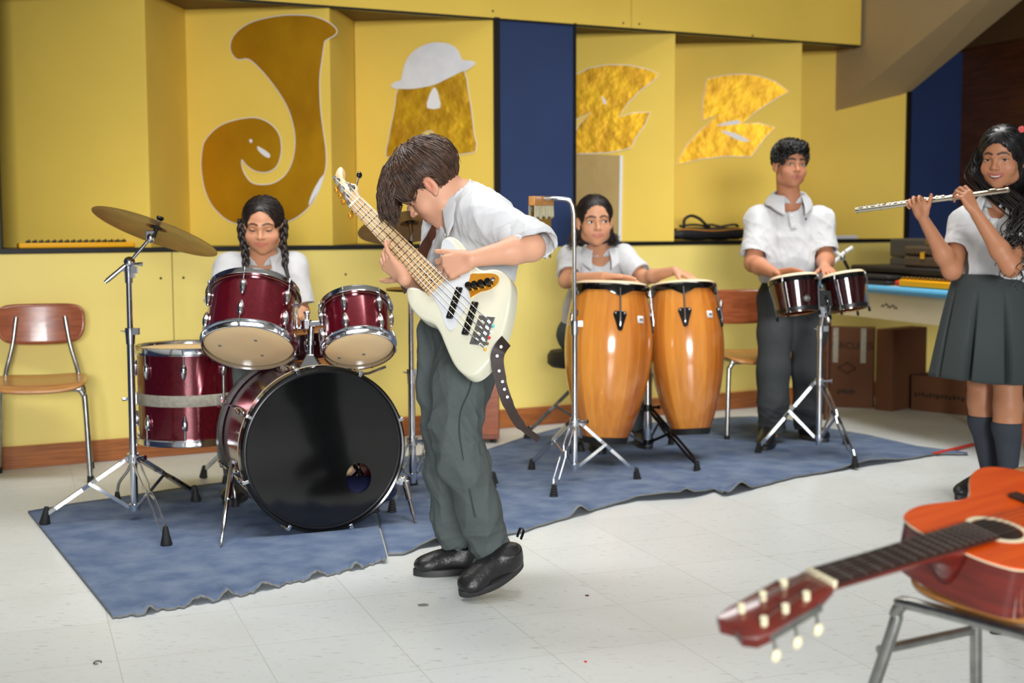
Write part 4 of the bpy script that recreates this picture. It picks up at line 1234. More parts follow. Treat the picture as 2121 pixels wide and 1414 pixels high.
# worn marker scribble on the apron
mb = MB()
for k, (dx, dz) in enumerate([(0.02, 0.0), (0.05, 0.008), (0.075, -0.002), (0.105, 0.004), (0.13, -0.004)]):
    a = tp(0.62 + dx, 0.0115, TZ - 0.105 + dz); mb.tube([a, a + td * 0.012 + V(0, 0, 0.012), a + td * 0.02, a + td * 0.026 + V(0, 0, 0.01)], 0.0022, 5)
mb.build('marker_scribble', 'cardink', t)
for s_, w_ in ((0.08, 0.06), (0.54, TW - 0.06), (TL - 0.05, 0.06), (TL - 0.05, TW - 0.06)):
    for s, w in ((s_, w_),):
        mb = MB(); mb.tube([tp(s, w, 0.0), tp(s, w, TZ - 0.03)], 0.018, 12); mb.build('leg', 'brown_wall', t)
def case(name, label, s0, s1, w0, w1, z0, z1, m, latch=(), handle=False, cat='case', bev=0.012):
    t = thing(name, label, cat, tp((s0 + s1) / 2, (w0 + w1) / 2, z0))
    zm = z0 + (z1 - z0) * 0.55
    mb = MB(); tbox(mb, s0, s1, w0, w1, z0, zm - 0.002); mb.build('base_shell', m, t, bevel=bev)
    mb = MB(); tbox(mb, s0, s1, w0, w1, zm + 0.001, z1); mb.build('lid', m, t, bevel=bev)
    for s in latch:
        mb = MB(); tbox(mb, s - 0.018, s + 0.018, w0 - 0.006, w0 + 0.002, zm - 0.016, zm + 0.02); mb.build('latch', 'brass', t, bevel=0.002)
    if handle:
        sm = (s0 + s1) / 2
        mb = MB(); mb.tube(spline([tp(sm - 0.06, w0, zm - 0.01), tp(sm - 0.05, w0 - 0.025, zm - 0.01), tp(sm + 0.05, w0 - 0.025, zm - 0.01), tp(sm + 0.06, w0, zm - 0.01)], 4), 0.006, 8); mb.build('handle', 'black', t)
    return t
M['casegrey'] = mat('grey_vinyl', (70, 70, 74), 0.45, bump=0.2, bump_scale=80)
M['casebrown'] = mat('brown_black_vinyl', (72, 60, 54), 0.45, bump=0.2, bump_scale=80)
M['olive'] = mat('olive_board', (110, 92, 46), 0.7)
case('instrument_case', 'low black case along the table behind the yellow toy xylophone', 0.16, 1.2, 0.14, 0.42, TZ, TZ + 0.09, 'clothblack', handle=True)
case('instrument_case', 'flat black case lying at the bongo end of the table', 0.12, 0.66, 0.03, 0.13, TZ, TZ + 0.05, 'clothblack')
case('instrument_case', 'brown black case with gold latch on top of the low black case', 0.62, 1.2, 0.15, 0.40, TZ + 0.091, TZ + 0.195, 'casebrown', latch=(0.78, 1.0))
case('keyboard_case', 'tall dark grey case leaning along the back of the table', 0.06, 1.05, 0.45, 0.66, TZ, TZ + 0.225, 'casegrey')
mb = MB(); tbox(mb, 0.72, 1.05, 0.2, 0.36, TZ + 0.196, TZ + 0.226); tag(mb.build('olive_box', 'olive', bevel=0.004), 'flat olive box on top of the brown black case', 'box')
mb = MB(); tbox(mb, 0.78, 0.98, 0.47, 0.62, TZ + 0.2255, TZ + 0.25); tag(mb.build('olive_board', 'olive', bevel=0.003), 'olive board on top of the tall grey case', 'board')
# folded silver music stand
t = thing('folding_stand', 'silver folding stand crossed like an X behind the small bongo', 'stand', P(1752, 545, 6.9))
for a, b_ in (((1722, 512), (1748, 538)), ((1724, 546), (1750, 522)), ((1752, 521), (1766, 512))):
    mb = MB(); mb.tube([P(*a, 6.72), P(*b_, 6.72)], 0.010, 10); mb.build('strut', 'white', t)
mb = MB(); mb.ball(P(1745, 533, 6.71), 0.014); mb.build('knob', 'steel', t)
mb = MB(); mb.tube([P(1745, 533, 6.73), P(1757, 556, 6.73), V(P(1757, 556, 6.73).x, 6.73, TZ + 0.052)], 0.008, 8); mb.build('post', 'black', t)
# yellow toy xylophone on the table edge
def xylophone(name, label, A, ax, side, L, Wd, h, ends, nb, barm):
    fr = Matrix((ax, side, V(0, 0, 1))).transposed().to_4x4(); fr.translation = A
    t = thing(name, label, 'toy xylophone', fr)
    mb = MB(fr); mb.box((L / 2, Wd / 2, h / 2), (L - 0.06 if ends else L, Wd, h)); mb.build('body', 'yellowtoy', t, bevel=0.006)
    if ends:
        for s in (0, 1):
            mb = MB(fr); mb.box((0.018 + s * (L - 0.036), Wd / 2, h * 0.42), (0.036, Wd + 0.006, h * 0.8)); mb.build('end_cap', 'redtoy', t, bevel=0.008)
    for k in range(nb):
        mb = MB(fr); mb.box((0.045 + (L - 0.09) * k / (nb - 1), Wd / 2, h + 0.005), (min(0.018, (L - 0.1) / nb * 0.6), Wd * 0.8, 0.008)); b_ = mb.build('tone_bar', barm, t, bevel=0.001)
        mb = MB(fr); mb.ball((0.045 + (L - 0.09) * k / (nb - 1), Wd * 0.2, h + 0.011), 0.004, 8, 6); mb.build('pin', barm, b_)
    return t
xylophone('toy_xylophone', 'yellow toy xylophone with red ends on the blue table edge', tp(0.75, 0.012, TZ + 0.003), td, tq, 0.46, 0.1, 0.034, True, 13, 'brass')
# ... and one on the wall ledge at the left
lu0 = wall_uz(34, 505)[0]
xylophone('toy_xylophone', 'yellow xylophone with dark bars on the wall ledge at far left', Wp(lu0 + 0.012, -0.02, LEDGE + 0.001), UD, V(-UD.y, UD.x, 0), 0.50, 0.07, 0.024, False, 16, 'black')
# black gig bag on the ledge in the right niche
def gigbag():
    u0, u1 = wall_uz(1396, 495)[0] + 0.01, wall_uz(1560, 490)[0]
    t = thing('gig_bag', 'black soft instrument bag with orange piping on the ledge', 'bag', Wp((u0 + u1) / 2, -0.1, LEDGE))
    L = u1 - u0
    def fn(u, v, z0, z1, g=0.0):
        a = 2 * PI * v
        s = abs(math.cos(a)) ** 0.5 * (1 if math.cos(a) > 0 else -1); c = abs(math.sin(a)) ** 0.6 * (1 if math.sin(a) > 0 else -1)
        tz = (z1 - z0) / 2 * (0.72 + 0.28 * min(1, 3 * u)) * (1 + 0.05 * math.sin(u * 21))
        e = min(1, 8 * u + 0.05, 8 * (1 - u) + 0.05) ** 0.4
        return Wp(u0 + L * u, -0.10 + s * 0.075 * e, (z0 + (z1 - z0) / 2) + c * tz * e)
    mb = MB(); mb.grid(lambda u, v: fn(u, v, LEDGE + 0.003, LEDGE + 0.075), 40, 20); mb.build('bag_body', 'clothblack', t, smooth=180)
    mb = MB(); mb.tube([Wp(u0 + L * q, -0.026, LEDGE + 0.06 + 0.005 * math.sin(q * 9)) for q in [k / 20 for k in range(1, 20)]], 0.004, 8); mb.build('piping', 'orange', t)
    mb = MB(); mb.tube([Wp(u0 + L * q, -0.10 + 0.03 * math.sin(q * 17), LEDGE + 0.078 + 0.012 * abs(math.sin(q * 13))) for q in [0.2 + 0.75 * k / 30 for k in range(31)]], 0.011, 8, flat=0.6); mb.build('strap', 'clothblack', t)
    mb = MB(); mb.tube(spline([Wp(u0 + L * 0.17, -0.05, LEDGE + 0.07), Wp(u0 + L * 0.17, -0.045, LEDGE + 0.118), Wp(u0 + L * 0.25, -0.045, LEDGE + 0.14), Wp(u0 + L * 0.36, -0.05, LEDGE + 0.125), Wp(u0 + L * 0.45, -0.05, LEDGE + 0.09), Wp(u0 + L * 0.5, -0.05, LEDGE + 0.075)], 6), 0.0085, 8); mb.build('handle', 'clothblack', t)
gigbag()
u0, u1 = wall_uz(1722, 498)[0], wall_uz(1779, 498)[0]
mb = MB(); wbox(mb, u0, u1, -0.12, -0.01, LEDGE + 0.001, LEDGE + 0.022); tag(mb.build('white_board', 'white', bevel=0.002), 'thin white board lying on the ledge behind the standing boy', 'board')
# cardboard boxes under the table
def carton(name, label, px0, px1, pyb, depth, ht, tape=False, ink=(), ang=None):
    a, b_ = FL(px0, pyb[0]), FL(px1, pyb[1])
    d = (b_ - a).normalized(); q = V(-d.y, d.x, 0); w = (b_ - a).length
    fr = Matrix((d, q, V(0, 0, 1))).transposed().to_4x4(); fr.translation = a
    t = thing(name, label, 'box', fr, 'cardboard boxes under the table')
    mb = MB(fr); mb.box((w / 2, depth / 2, ht / 2), (w, depth, ht)); mb.build('carton', 'card', t, bevel=0.003)
    if tape:
        for x in (w * 0.28, w * 0.80):
            mb = MB(fr); mb.box((x, -0.001, ht - 0.1), (0.03, 0.002, 0.2)); mb.build('tape_strip', 'tape', t, smooth=0)
    for i, it in enumerate(ink):
        if it[0] == 'text':
            cu = bpy.data.curves.new('print', 'FONT'); cu.body = it[1]; cu.size = it[4]; cu.align_x = 'CENTER'; cu.extrude = 0.0005
            o = bpy.data.objects.new('box_print', cu)
            COL.objects.link(o)
            dg = bpy.context.evaluated_depsgraph_get()
            me = bpy.data.meshes.new_from_object(o.evaluated_get(dg))
            bpy.data.objects.remove(o)
            mb = MB(fr @ Matrix.Translation((it[2] * w, -0.0012, it[3] * ht)) @ Matrix.Rotation(PI / 2, 4, 'X'))
            mb.add([v.co.copy() for v in me.vertices], [tuple(p.vertices) for p in me.polygons]); mb.build('box_print', 'cardink', t, smooth=0)
        elif it[0] == 'bar':
            mb = MB(fr)
            for k in range(it[4]):
                x = it[1] * w + (k / it[4] - 0.5) * it[3]
                mb.box((x, -0.001, it[2] * ht + (0.003 if k % 3 else -0.002)), (it[3] / it[4] * 0.62, 0.0016, 0.018 if k % 2 else 0.024))
            mb.build('box_print', 'cardink', t, smooth=0)
        else:
            cx_, cz_, s = it[1] * w, it[2] * ht, it[3]
            q4 = [V(cx_ - s, -0.001, cz_), V(cx_, -0.001, cz_ + s * 0.62), V(cx_ + s, -0.001, cz_), V(cx_, -0.001, cz_ - s * 0.62)]
            mb = MB(fr); mb.tube(q4, 0.003, 6, closed=True); mb.build('box_print', 'cardink', t, smooth=0)
carton('cardboard_box', 'tall cardboard box with two strips of tape beside the bongo stand', 1698, 1808, (842, 846), 0.13, 0.46, True, [('text', 'HERCULES', 0.55, 0.74, 0.055), ('dia', 0.5, 0.5, 0.05), ('bar', 0.52, 0.2, 0.1, 6)])
carton('cardboard_box', 'plain tall cardboard box in the middle of the boxes under the table', 1812, 1846, (848, 852), 0.35, 0.46)
carton('cardboard_box', 'low wide cardboard box under the table behind the skirt', 1886, 2012, (848, 862), 0.35, 0.20, False, [('bar', 0.3, 0.45, 0.16, 7), ('bar', 0.72, 0.45, 0.2, 8)])
# ------------------------------------------------------------------ acoustic guitar lying on the front chair
M['amber'] = mat('amber_top', (224, 88, 18), 0.22, coat=0.25, rgb2=(206, 72, 12), noise_scale=3, stretch=(1, 14, 1))
M['cherry'] = mat('cherry_side', (112, 30, 18), 0.18, coat=0.6, rgb2=(88, 22, 14), noise_scale=4, stretch=(2, 2, 14))
M['fretwood'] = mat('dark_fretboard', (58, 36, 30), 0.6, spec=0.2, noise_amt=0.2, noise_scale=30)
M['ivory'] = mat('ivory_plastic', (236, 226, 190), 0.35)
nutP, heelP = P(1705, 1191, 2.0), P(1972, 1112, 2.2)
gx_ = (nutP - heelP).normalized()
roll = math.radians(12)
far = V(gx_.y, -gx_.x, 0).normalized()
if far.y < 0: far = -far
far = (far * math.cos(roll) + V(0, 0, 1) * math.sin(roll)); far = (far - gx_ * far.dot(gx_)).normalized()
gn = gx_.cross(far)
if gn.z < 0: gn = -gn
GF = Matrix((gx_, far if gx_.cross(far).z > 0 else far, gn)).transposed().to_4x4(); GF.translation = heelP - gn * 0.012
half = [(0.0, 0.035), (-0.006, 0.075), (-0.022, 0.108), (-0.05, 0.122), (-0.085, 0.129), (-0.12, 0.127), (-0.16, 0.119), (-0.195, 0.114), (-0.225, 0.117), (-0.26, 0.138), (-0.30, 0.166), (-0.345, 0.190), (-0.39, 0.200), (-0.425, 0.190), (-0.455, 0.155), (-0.475, 0.1), (-0.484, 0.045)]
out = [V(x, y) for x, y in half] + [V(x, -y) for x, y in half[::-1]]
out = [tuple(p) for p in smooth_poly(out, 4)]
t = thing('acoustic_guitar', 'orange and cherry acoustic guitar lying on the front chair', 'guitar', GF)
def oriented(pl, fr):
    ar = sum(pl[i - 1][0] * pl[i][1] - pl[i][0] * pl[i - 1][1] for i in range(len(pl)))
    return pl if ar > 0 else pl[::-1]
out = oriented(out, None)
mb = MB(GF); mb.prism(out, 0.088, Matrix.Translation((0, 0, -0.091))); mb.build('body_sides', 'cherry', t, smooth=40)
mb = MB(GF); mb.prism(inset(out, -0.002), 0.003, Matrix.Translation((0, 0, -0.003))); tpo = mb.build('soundboard', 'amber', t, smooth=30)
mb = MB(GF); mb.prism(inset(out, -0.003), 0.002, Matrix.Translation((0, 0, -0.0052))); mb.build('binding', 'ivory', t, smooth=30)
hc = V(-0.135, 0, 0)
mb = MB(GF); mb.lathe([(0, 0.0006), (0.042, 0.0006), (0.042, 0.0002)], 40, Matrix.Translation(hc)); mb.build('soundhole_disc', 'black', tpo)  # flat black disc stands in for the dark inside the hole
mb = MB(GF); mb.lathe([(0.044, 0.0004), (0.044, 0.0012), (0.054, 0.0012), (0.054, 0.0004)], 48, Matrix.Translation(hc)); mb.build('rosette', 'ivory', tpo)
NL = (nutP - heelP).length
w0, w1 = 0.026, 0.031
def fb(x):
    return w0 + (w1 - w0) * (NL - x) / NL
mb = MB(GF); mb.prism(oriented([(NL, w0), (NL, -w0), (-0.09, -fb(-0.09)), (-0.09, fb(-0.09))], None), 0.007, Matrix.Translation((0, 0, 0.004))); fbo = mb.build('fretboard', 'fretwood', t, smooth=0)
def neck(u, v):
    x = NL + 0.005 - u * (NL + 0.005)
    a = PI * v
    d = 0.014 + 0.004 * u + 0.06 * max(0, (u - 0.78) / 0.22) ** 2
    return V(x, math.cos(a) * fb(x), 0.005 - math.sin(a) * d)
mb = MB(GF); mb.grid(neck, 24, 12); mb.build('neck', 'cherry', t, solid=0.003, smooth=60)
sc_ = NL * 2
for k in range(1, 19):
    x = NL - sc_ * (1 - 2 ** (-k / 12))
    if x < -0.088: break
    mb = MB(GF); mb.tube([V(x, -fb(x), 0.0113), V(x, fb(x), 0.0113)], 0.0009, 6); mb.build('fret', 'steel', fbo)
mb = MB(GF); mb.box((NL + 0.003, 0, 0.009), (0.007, 0.055, 0.012)); mb.build('nut', 'ivory', t, bevel=0.001)
# headstock, tipped back
HD = GF @ Matrix.Translation((NL + 0.006, 0, 0.006)) @ Matrix.Rotation(math.radians(13), 4, 'Y')
hp = [(0, -0.026), (0.03, -0.034), (0.06, -0.040), (0.15, -0.044), (0.178, -0.040), (0.19, -0.022), (0.182, 0.0), (0.19, 0.022), (0.178, 0.040), (0.15, 0.044), (0.06, 0.040), (0.03, 0.034), (0, 0.026)]
mb = MB(HD); mb.prism(oriented(hp, None), 0.015, Matrix.Translation((0, 0, -0.013)), bev=0.002); mb.build('headstock', 'cherry', t, smooth=30)
posts = []
for s in (-1, 1):
    mb = MB(HD); mb.bar((0.045, s * 0.043, -0.006), (0.155, s * 0.043, -0.006), 0.004, 0.012); mb.build('tuner_plate', 'steel', t, bevel=0.001)
    for x in (0.055, 0.1, 0.145):
        mb = MB(HD); mb.tube([V(x, s * 0.022, 0.0), V(x, s * 0.022, 0.014)], 0.0058, 10); mb.build('string_post', 'ivory', t)
        posts.append((x, s * 0.022))
        mb = MB(HD); mb.tube([V(x, s * 0.040, -0.010), V(x, s * 0.044, -0.032)], 0.0025, 8); kb = mb.build('tuner_shaft', 'steel', t)
        mb = MB(HD); mb.ball(V(x, s * 0.045, -0.040), (0.0095, 0.006, 0.011), 12, 8); mb.build('tuner_button', 'ivory', kb)
order = [posts[0], posts[1], posts[2], posts[5], posts[4], posts[3]]
for k in range(6):
    y0 = (-0.021 + 0.042 * k / 5)
    mb = MB(GF)
    pst = GF.inverted() @ (HD @ V(order[k][0], order[k][1], 0.009))
    mb.tube([pst, V(NL + 0.004, y0, 0.0155), V(-0.3, y0 * 1.35, 0.0085)], 0.00045 + 0.0001 * k, 6); mb.build('string', 'steel', t)
mb = MB(GF); mb.box((-0.31, 0, 0.004), (0.028, 0.17, 0.008)); mb.build('bridge', 'fretwood', t, bevel=0.002)
# ------------------------------------------------------------------ white electric bass
M['bassw'] = mat('cream_white_lacquer', (216, 214, 192), 0.16, coat=0.5)
M['pickg'] = mat('white_pickguard', (206, 209, 212), 0.25)
M['maple'] = mat('maple_neck', (222, 188, 142), 0.3, rgb2=(206, 168, 122), noise_scale=4, stretch=(14, 14, 14), coat=0.2)
M['mapleg'] = mat('maple_fretboard', (214, 180, 132), 0.35, rgb2=(196, 158, 110), noise_scale=5)
M['ambertint'] = mat('amber_tinted_metal', (232, 160, 48), 0.2, metal=0.5)
M['leather'] = mat('brown_leather', (84, 46, 30), 0.5, noise_amt=0.2, noise_scale=30)
M['leatherd'] = mat('dark_leather', (52, 40, 36), 0.5, noise_amt=0.2, noise_scale=30)
HB = P(908, 598, 3.74); NB = P(739, 421, 4.03)
ba = (NB - HB).normalized()
bw = V(0.75, 0.04, 0.66); bw = (bw - ba * bw.dot(ba)).normalized()
bn_ = ba.cross(bw)
if bn_.y > 0: bn_ = -bn_
BF = Matrix((ba, bn_.cross(ba), bn_)).transposed().to_4x4(); BF.translation = HB
BFi = BF.inverted()
def bl(px, py, off=0.0):
    p = BFi @ onplane(px, py, HB + bn_ * off, bn_)
    return (p.x, p.y)
c6 = lambda L: [(x / 4.159 + 760, y / 4.159 + 460) for x, y in L]
c4 = lambda L: [(x / 7.07 + 680, y / 7.07 + 320) for x, y in L]
def bpoly(pix, k=3, off=0.0):
    pl = [V(*bl(x, y, off)) for x, y in pix]
    if k: pl = smooth_poly(pl, k)
    return oriented([tuple(p)[:2] for p in pl], None)
t = thing('bass_guitar', 'white five string electric bass held by the boy in front', 'guitar', BF)
BASS = t
bodyp = [(640, 168), (660, 135), (700, 118), (745, 122), (800, 158), (850, 222), (890, 290), (920, 350), (960, 392), (1010, 405), (1070, 396), (1130, 402), (1185, 430), (1225, 480), (1240, 550), (1236, 640), (1222, 750), (1195, 870), (1155, 990), (1105, 1100), (1055, 1185), (995, 1255), (930, 1305), (865, 1318), (800, 1285), (742, 1215), (700, 1130), (662, 1040), (625, 950), (585, 890), (540, 858), (470, 830), (410, 780), (360, 710), (338, 640), (334, 590), (350, 560), (390, 552), (440, 562), (480, 585), (520, 590), (560, 560), (610, 480), (625, 400), (620, 320), (622, 240)]
mb = MB(BF); mb.prism(bpoly(c6(bodyp)), 0.044, Matrix.Translation((0, 0, -0.044)), bev=0.007); mb.build('body', 'bassw', t, smooth=50)
pg = [(652, 172), (690, 150), (735, 178), (785, 245), (820, 300), (860, 380), (885, 440), (892, 470), (872, 560), (893, 645), (870, 715), (830, 780), (790, 850), (762, 905), (722, 930), (690, 905), (662, 840), (640, 770), (610, 705), (560, 640), (510, 600), (560, 590), (620, 500), (640, 400), (640, 300)]
mb = MB(BF); mb.prism(bpoly(c6(pg)), 0.0025, Matrix.Translation((0, 0, 0.0003))); mb.build('pickguard', 'pickg', t, smooth=30)
cp = [(893, 455), (960, 446), (1040, 444), (1105, 450), (1138, 475), (1135, 515), (1105, 555), (1050, 585), (980, 602), (920, 638), (896, 648), (876, 560)]
mb = MB(BF); mb.prism(bpoly(c6(cp)), 0.0022, Matrix.Translation((0, 0, 0.0003))); cpo = mb.build('control_plate', 'ambertint', t, smooth=30)  # amber colour stands in for an orange reflection in chrome
for x, y in ((878, 548), (930, 540), (985, 528), (1045, 515)):
    q = bl(x / 4.159 + 760, y / 4.159 + 460, 0.012)
    mb = MB(BF); mb.lathe([(0, 0.021), (0.0085, 0.021), (0.0095, 0.018), (0.0105, 0.004), (0.0105, 0.0025), (0, 0.0025)], 20, Matrix.Translation((q[0], q[1], 0))); mb.build('knob', 'blackgloss', cpo)
q = bl(1090 / 4.159 + 760, 500 / 4.159 + 460)
mb = MB(BF); mb.lathe([(0, 0.004), (0.003, 0.006), (0.007, 0.006), (0.008, 0.002), (0, 0.002)], 16, Matrix.Translation((q[0], q[1], 0))); mb.build('jack_socket', 'chrome', cpo)
for a, b_, sh_ in (((806, 566), (714, 836), 1), ((941, 692), (848, 976), 1)):
    p0, p1 = V(*bl(*c6([a])[0]), 0), V(*bl(*c6([b_])[0]), 0)
    mb = MB(BF); mb.bar(p0 + V(0, 0, 0.004), p1 + V(0, 0, 0.004), 0.02, 0.010); pk = mb.build('pickup', 'blackgloss', t, bevel=0.003)
    for k in range(10):
        q = p0.lerp(p1, 0.1 + 0.8 * (k // 2) / 4 + (0.035 if k % 2 else -0.035))
        mb = MB(BF); mb.lathe([(0, 0.0102), (0.0024, 0.0100), (0.0024, 0.008)], 8, Matrix.Translation(q)); mb.build('pole_piece', 'steel', pk)
p0, p1 = V(*bl(*c6([(1040, 812)])[0]), 0), V(*bl(*c6([(955, 1062)])[0]), 0)
mb = MB(BF); mb.bar(p0 + V(0, 0, 0.002), p1 + V(0, 0, 0.002), 0.05, 0.004); br = mb.build('bridge', 'chrome', t, bevel=0.001)
bdir = (p1 - p0).normalized(); bper = V(-ba.x, 0, 0) if False else V(-1, 0, 0)
bs = []
for k in range(5):
    q = p0.lerp(p1, 0.1 + 0.8 * k / 4)
    mb = MB(BF); mb.box(q + V(-0.002, 0, 0.008), (0.026, 0.0095, 0.009)); mb.build('saddle', 'chrome', br, bevel=0.002)
    bs.append(q + V(0.006, 0, 0.0135))
    mb = MB(BF); mb.ball(q + V(-0.036, 0.0, 0.006), 0.0045, 10, 8); mb.build('string_ball_end', [mat('ball_teal', (90, 200, 200), 0.3), 'white', 'redtoy', 'olive', 'yellowtoy'][k], br)
# neck
nut0, nut1 = V(*bl(745, 412), 0), V(*bl(733, 432), 0)
he0, he1 = V(*bl(917, 577), 0), V(*bl(901, 616), 0)
ndir = ((nut0 + nut1) / 2 - (he0 + he1) / 2).normalized()
wn, wh = 0.0225, 0.033
cn0, ch0 = (nut0 + nut1) / 2, (he0 + he1) / 2
nper = V(-ndir.y, ndir.x, 0)
NZ = 0.006
fbp = [ch0 + nper * wh, ch0 - nper * wh, cn0 - nper * wn, cn0 + nper * wn]
mb = MB(BF); mb.prism(oriented([tuple(p)[:2] for p in fbp], None), 0.005, Matrix.Translation((0, 0, NZ))); fbo = mb.build('fretboard', 'mapleg', t, smooth=0)
def bneck(u, v):
    c = ch0.lerp(cn0, u); w = wh + (wn - wh) * u; a = PI * v
    return c + nper * math.cos(a) * w + V(0, 0, NZ - math.sin(a) * (0.018 - 0.004 * u))
mb = MB(BF); mb.grid(bneck, 24, 14); mb.build('neck', 'maple', t, smooth=60, solid=0.003)
NLb = (cn0 - ch0).length; scl = NLb / (1 - 2 ** (-21 / 12))
for k in range(1, 21):
    u = 1 - scl * (1 - 2 ** (-k / 12)) / NLb
    c = ch0.lerp(cn0, u); w = wh + (wn - wh) * u
    mb = MB(BF); mb.tube([c + nper * w + V(0, 0, NZ + 0.0052), c - nper * w + V(0, 0, NZ + 0.0052)], 0.0011, 6); mb.build('fret', 'darkmetal', fbo)
for k in (3, 5, 7, 9, 12, 15, 17, 19):
    u = 1 - scl * (1 - 2 ** (-(k - 0.5) / 12)) / NLb
    c = ch0.lerp(cn0, u)
    mb = MB(BF); mb.lathe([(0, NZ + 0.0055), (0.003, NZ + 0.0053), (0.003, NZ)], 10, Matrix.Translation(c)); mb.build('inlay_dot', 'black', fbo)
mb = MB(BF); mb.bar(cn0 + nper * wn + V(0, 0, NZ + 0.003), cn0 - nper * wn + V(0, 0, NZ + 0.003), 0.005, 0.012); mb.build('nut', 'ivory', t)
hs = [(100, 330), (112, 250), (150, 192), (186, 178), (206, 200), (214, 250), (212, 320), (232, 372), (300, 408), (380, 428), (418, 462), (426, 540), (455, 640), (470, 672), (395, 800), (340, 790), (292, 740), (240, 640), (180, 540), (120, 440)]
hoff = NZ - 0.012
mb = MB(BF); mb.prism(bpoly(c4(hs), 3, hoff), 0.015, Matrix.Translation((0, 0, hoff - 0.015)), bev=0.002); mb.build('headstock', 'maple', t, smooth=40)
mb = MB(BF)
for k in range(7):
    q0, q1 = V(*bl(*c4([(248 + k * 17, 396 + k * 9)])[0], hoff), hoff + 0.0006), V(*bl(*c4([(254 + k * 17, 412 + k * 9)])[0], hoff), hoff + 0.0006)
    mb.tube([q0, q0.lerp(q1, 0.5) + V(0.002, 0, 0), q1], 0.0011, 5)
mb.build('headstock_script', 'black', t)
tun = [(330, 735), (272, 615), (203, 497), (133, 377), (352, 490)]
keys = [(330, 890), (205, 645), (205, 645), (135, 525), (455, 300)]
keys = [(330, 890), (228, 690), (190, 600), (130, 520), (455, 300)]
for k in range(5):
    q = V(*bl(*c4([tun[k]])[0], hoff), hoff)
    mb = MB(BF); mb.lathe([(0, 0.018), (0.006, 0.018), (0.006, 0.014), (0.0045, 0.012), (0.006, 0.006), (0.010, 0.003), (0.011, 0.0), (0, 0)], 16, Matrix.Translation(q)); tn = mb.build('tuning_peg', 'chrome', t)
    kz = hoff - 0.016
    kq = V(*bl(*c4([keys[k]])[0], kz), kz)
    q2 = q + V(0, 0, -0.016)
    dd = (kq - q2).normalized()
    mb = MB(BF); mb.tube([q2, kq - dd * 0.008], 0.0028, 8); mb.build('key_shaft', 'chrome', tn)
    mb = MB(BF)
    Rk = Matrix((dd, dd.cross(V(0, 0, 1)).normalized(), dd.cross(dd.cross(V(0, 0, 1))).normalized())).transposed()
    mb.ball(kq, (0.011, 0.008, 0.010), 12, 8, Rk); mb.build('tuning_key', 'blackgloss' if k == 4 else 'ambertint', tn)  # fifth key is black: its shadow is put into the colour
    sn = cn0 + nper * (-wn + 0.004 + (2 * wn - 0.008) * k / 4) * (1 if (nper.dot(bs[4] - bs[0]) < 0) else 1)
    sgn = 1 if nper.dot(p0 - p1) > 0 else -1
    sn = cn0 + nper * sgn * (-wn + 0.004 + (2 * wn - 0.008) * k / 4) + V(0, 0, NZ + 0.0095)
    mb = MB(BF); mb.tube([q + V(0, 0, 0.012), sn, bs[4 - k], bs[4 - k] - V(0.035, 0, 0.006)], 0.00115, 6); mb.build('string', 'ivory' if k % 2 else 'steel', t)
# strap: hanging tail from the end pin, and the loop from the horn towards the shoulder
def ribbon(pts, w, nrm, th=0.003):
    pts = spline(pts, 6)
    mb = MB()
    vs, fs = [], []
    for i, p in enumerate(pts):
        tt = (pts[min(i + 1, len(pts) - 1)] - pts[max(i - 1, 0)]).normalized()
        n_ = Vector(nrm[i * len(nrm) // len(pts)]) if isinstance(nrm, list) else Vector(nrm)
        s = tt.cross(n_).normalized(); n2 = s.cross(tt).normalized()
        ww = w[i * len(w) // len(pts)] if isinstance(w, list) else w
        for a, b_ in ((-1, -1), (1, -1), (1, 1), (-1, 1)):
            vs.append(p + s * ww / 2 * a + n2 * th / 2 * b_)
    for i in range(len(pts) - 1):
        for k in range(4):
            l = (k + 1) % 4
            fs.append((i * 4 + k, i * 4 + l, i * 4 + 4 + l, i * 4 + 4 + k))
    fs += [(3, 2, 1, 0), tuple((len(pts) - 1) * 4 + k for k in range(4))]
    return mb.add(vs, fs)
Yp = (BF @ V(*bl(1042, 712), 0)).y
ribbon([P(1048, 706, Yp + 0.02), P(1036, 722, Yp - 0.012), P(1030, 742, Yp - 0.014), P(1036, 785, Yp - 0.01), P(1052, 835, Yp + 0.0), P(1078, 880, Yp + 0.03), P(1116, 910, Yp + 0.07)], [0.036, 0.036, 0.034, 0.03, 0.026, 0.018], (0.25, -1, 0.1)).build('strap_tail', 'leatherd', t, smooth=0)
for px, py in ((1038, 718), (1030, 737), (1034, 768), (1041, 790), (1045, 806), (1051, 822)):
    q = P(px, py, Yp - 0.018)
    mb = MB(); mb.lathe([(0, 0.0012), (0.004, 0.001), (0.0045, 0)], 10, frame(q, V(0.2, -1, 0.1))); mb.build('strap_eyelet', 'steel', t)
ribbon([P(848, 600, 3.93), P(841, 580, 3.97), P(848, 566, 4.0), P(862, 548, 4.02), P(874, 528, 4.02), P(885, 508, 4.0), P(898, 488, 3.97), P(925, 440, 3.95)], 0.04, (-0.3, -1, 0.25)).build('shoulder_strap', 'leather', t, smooth=0)
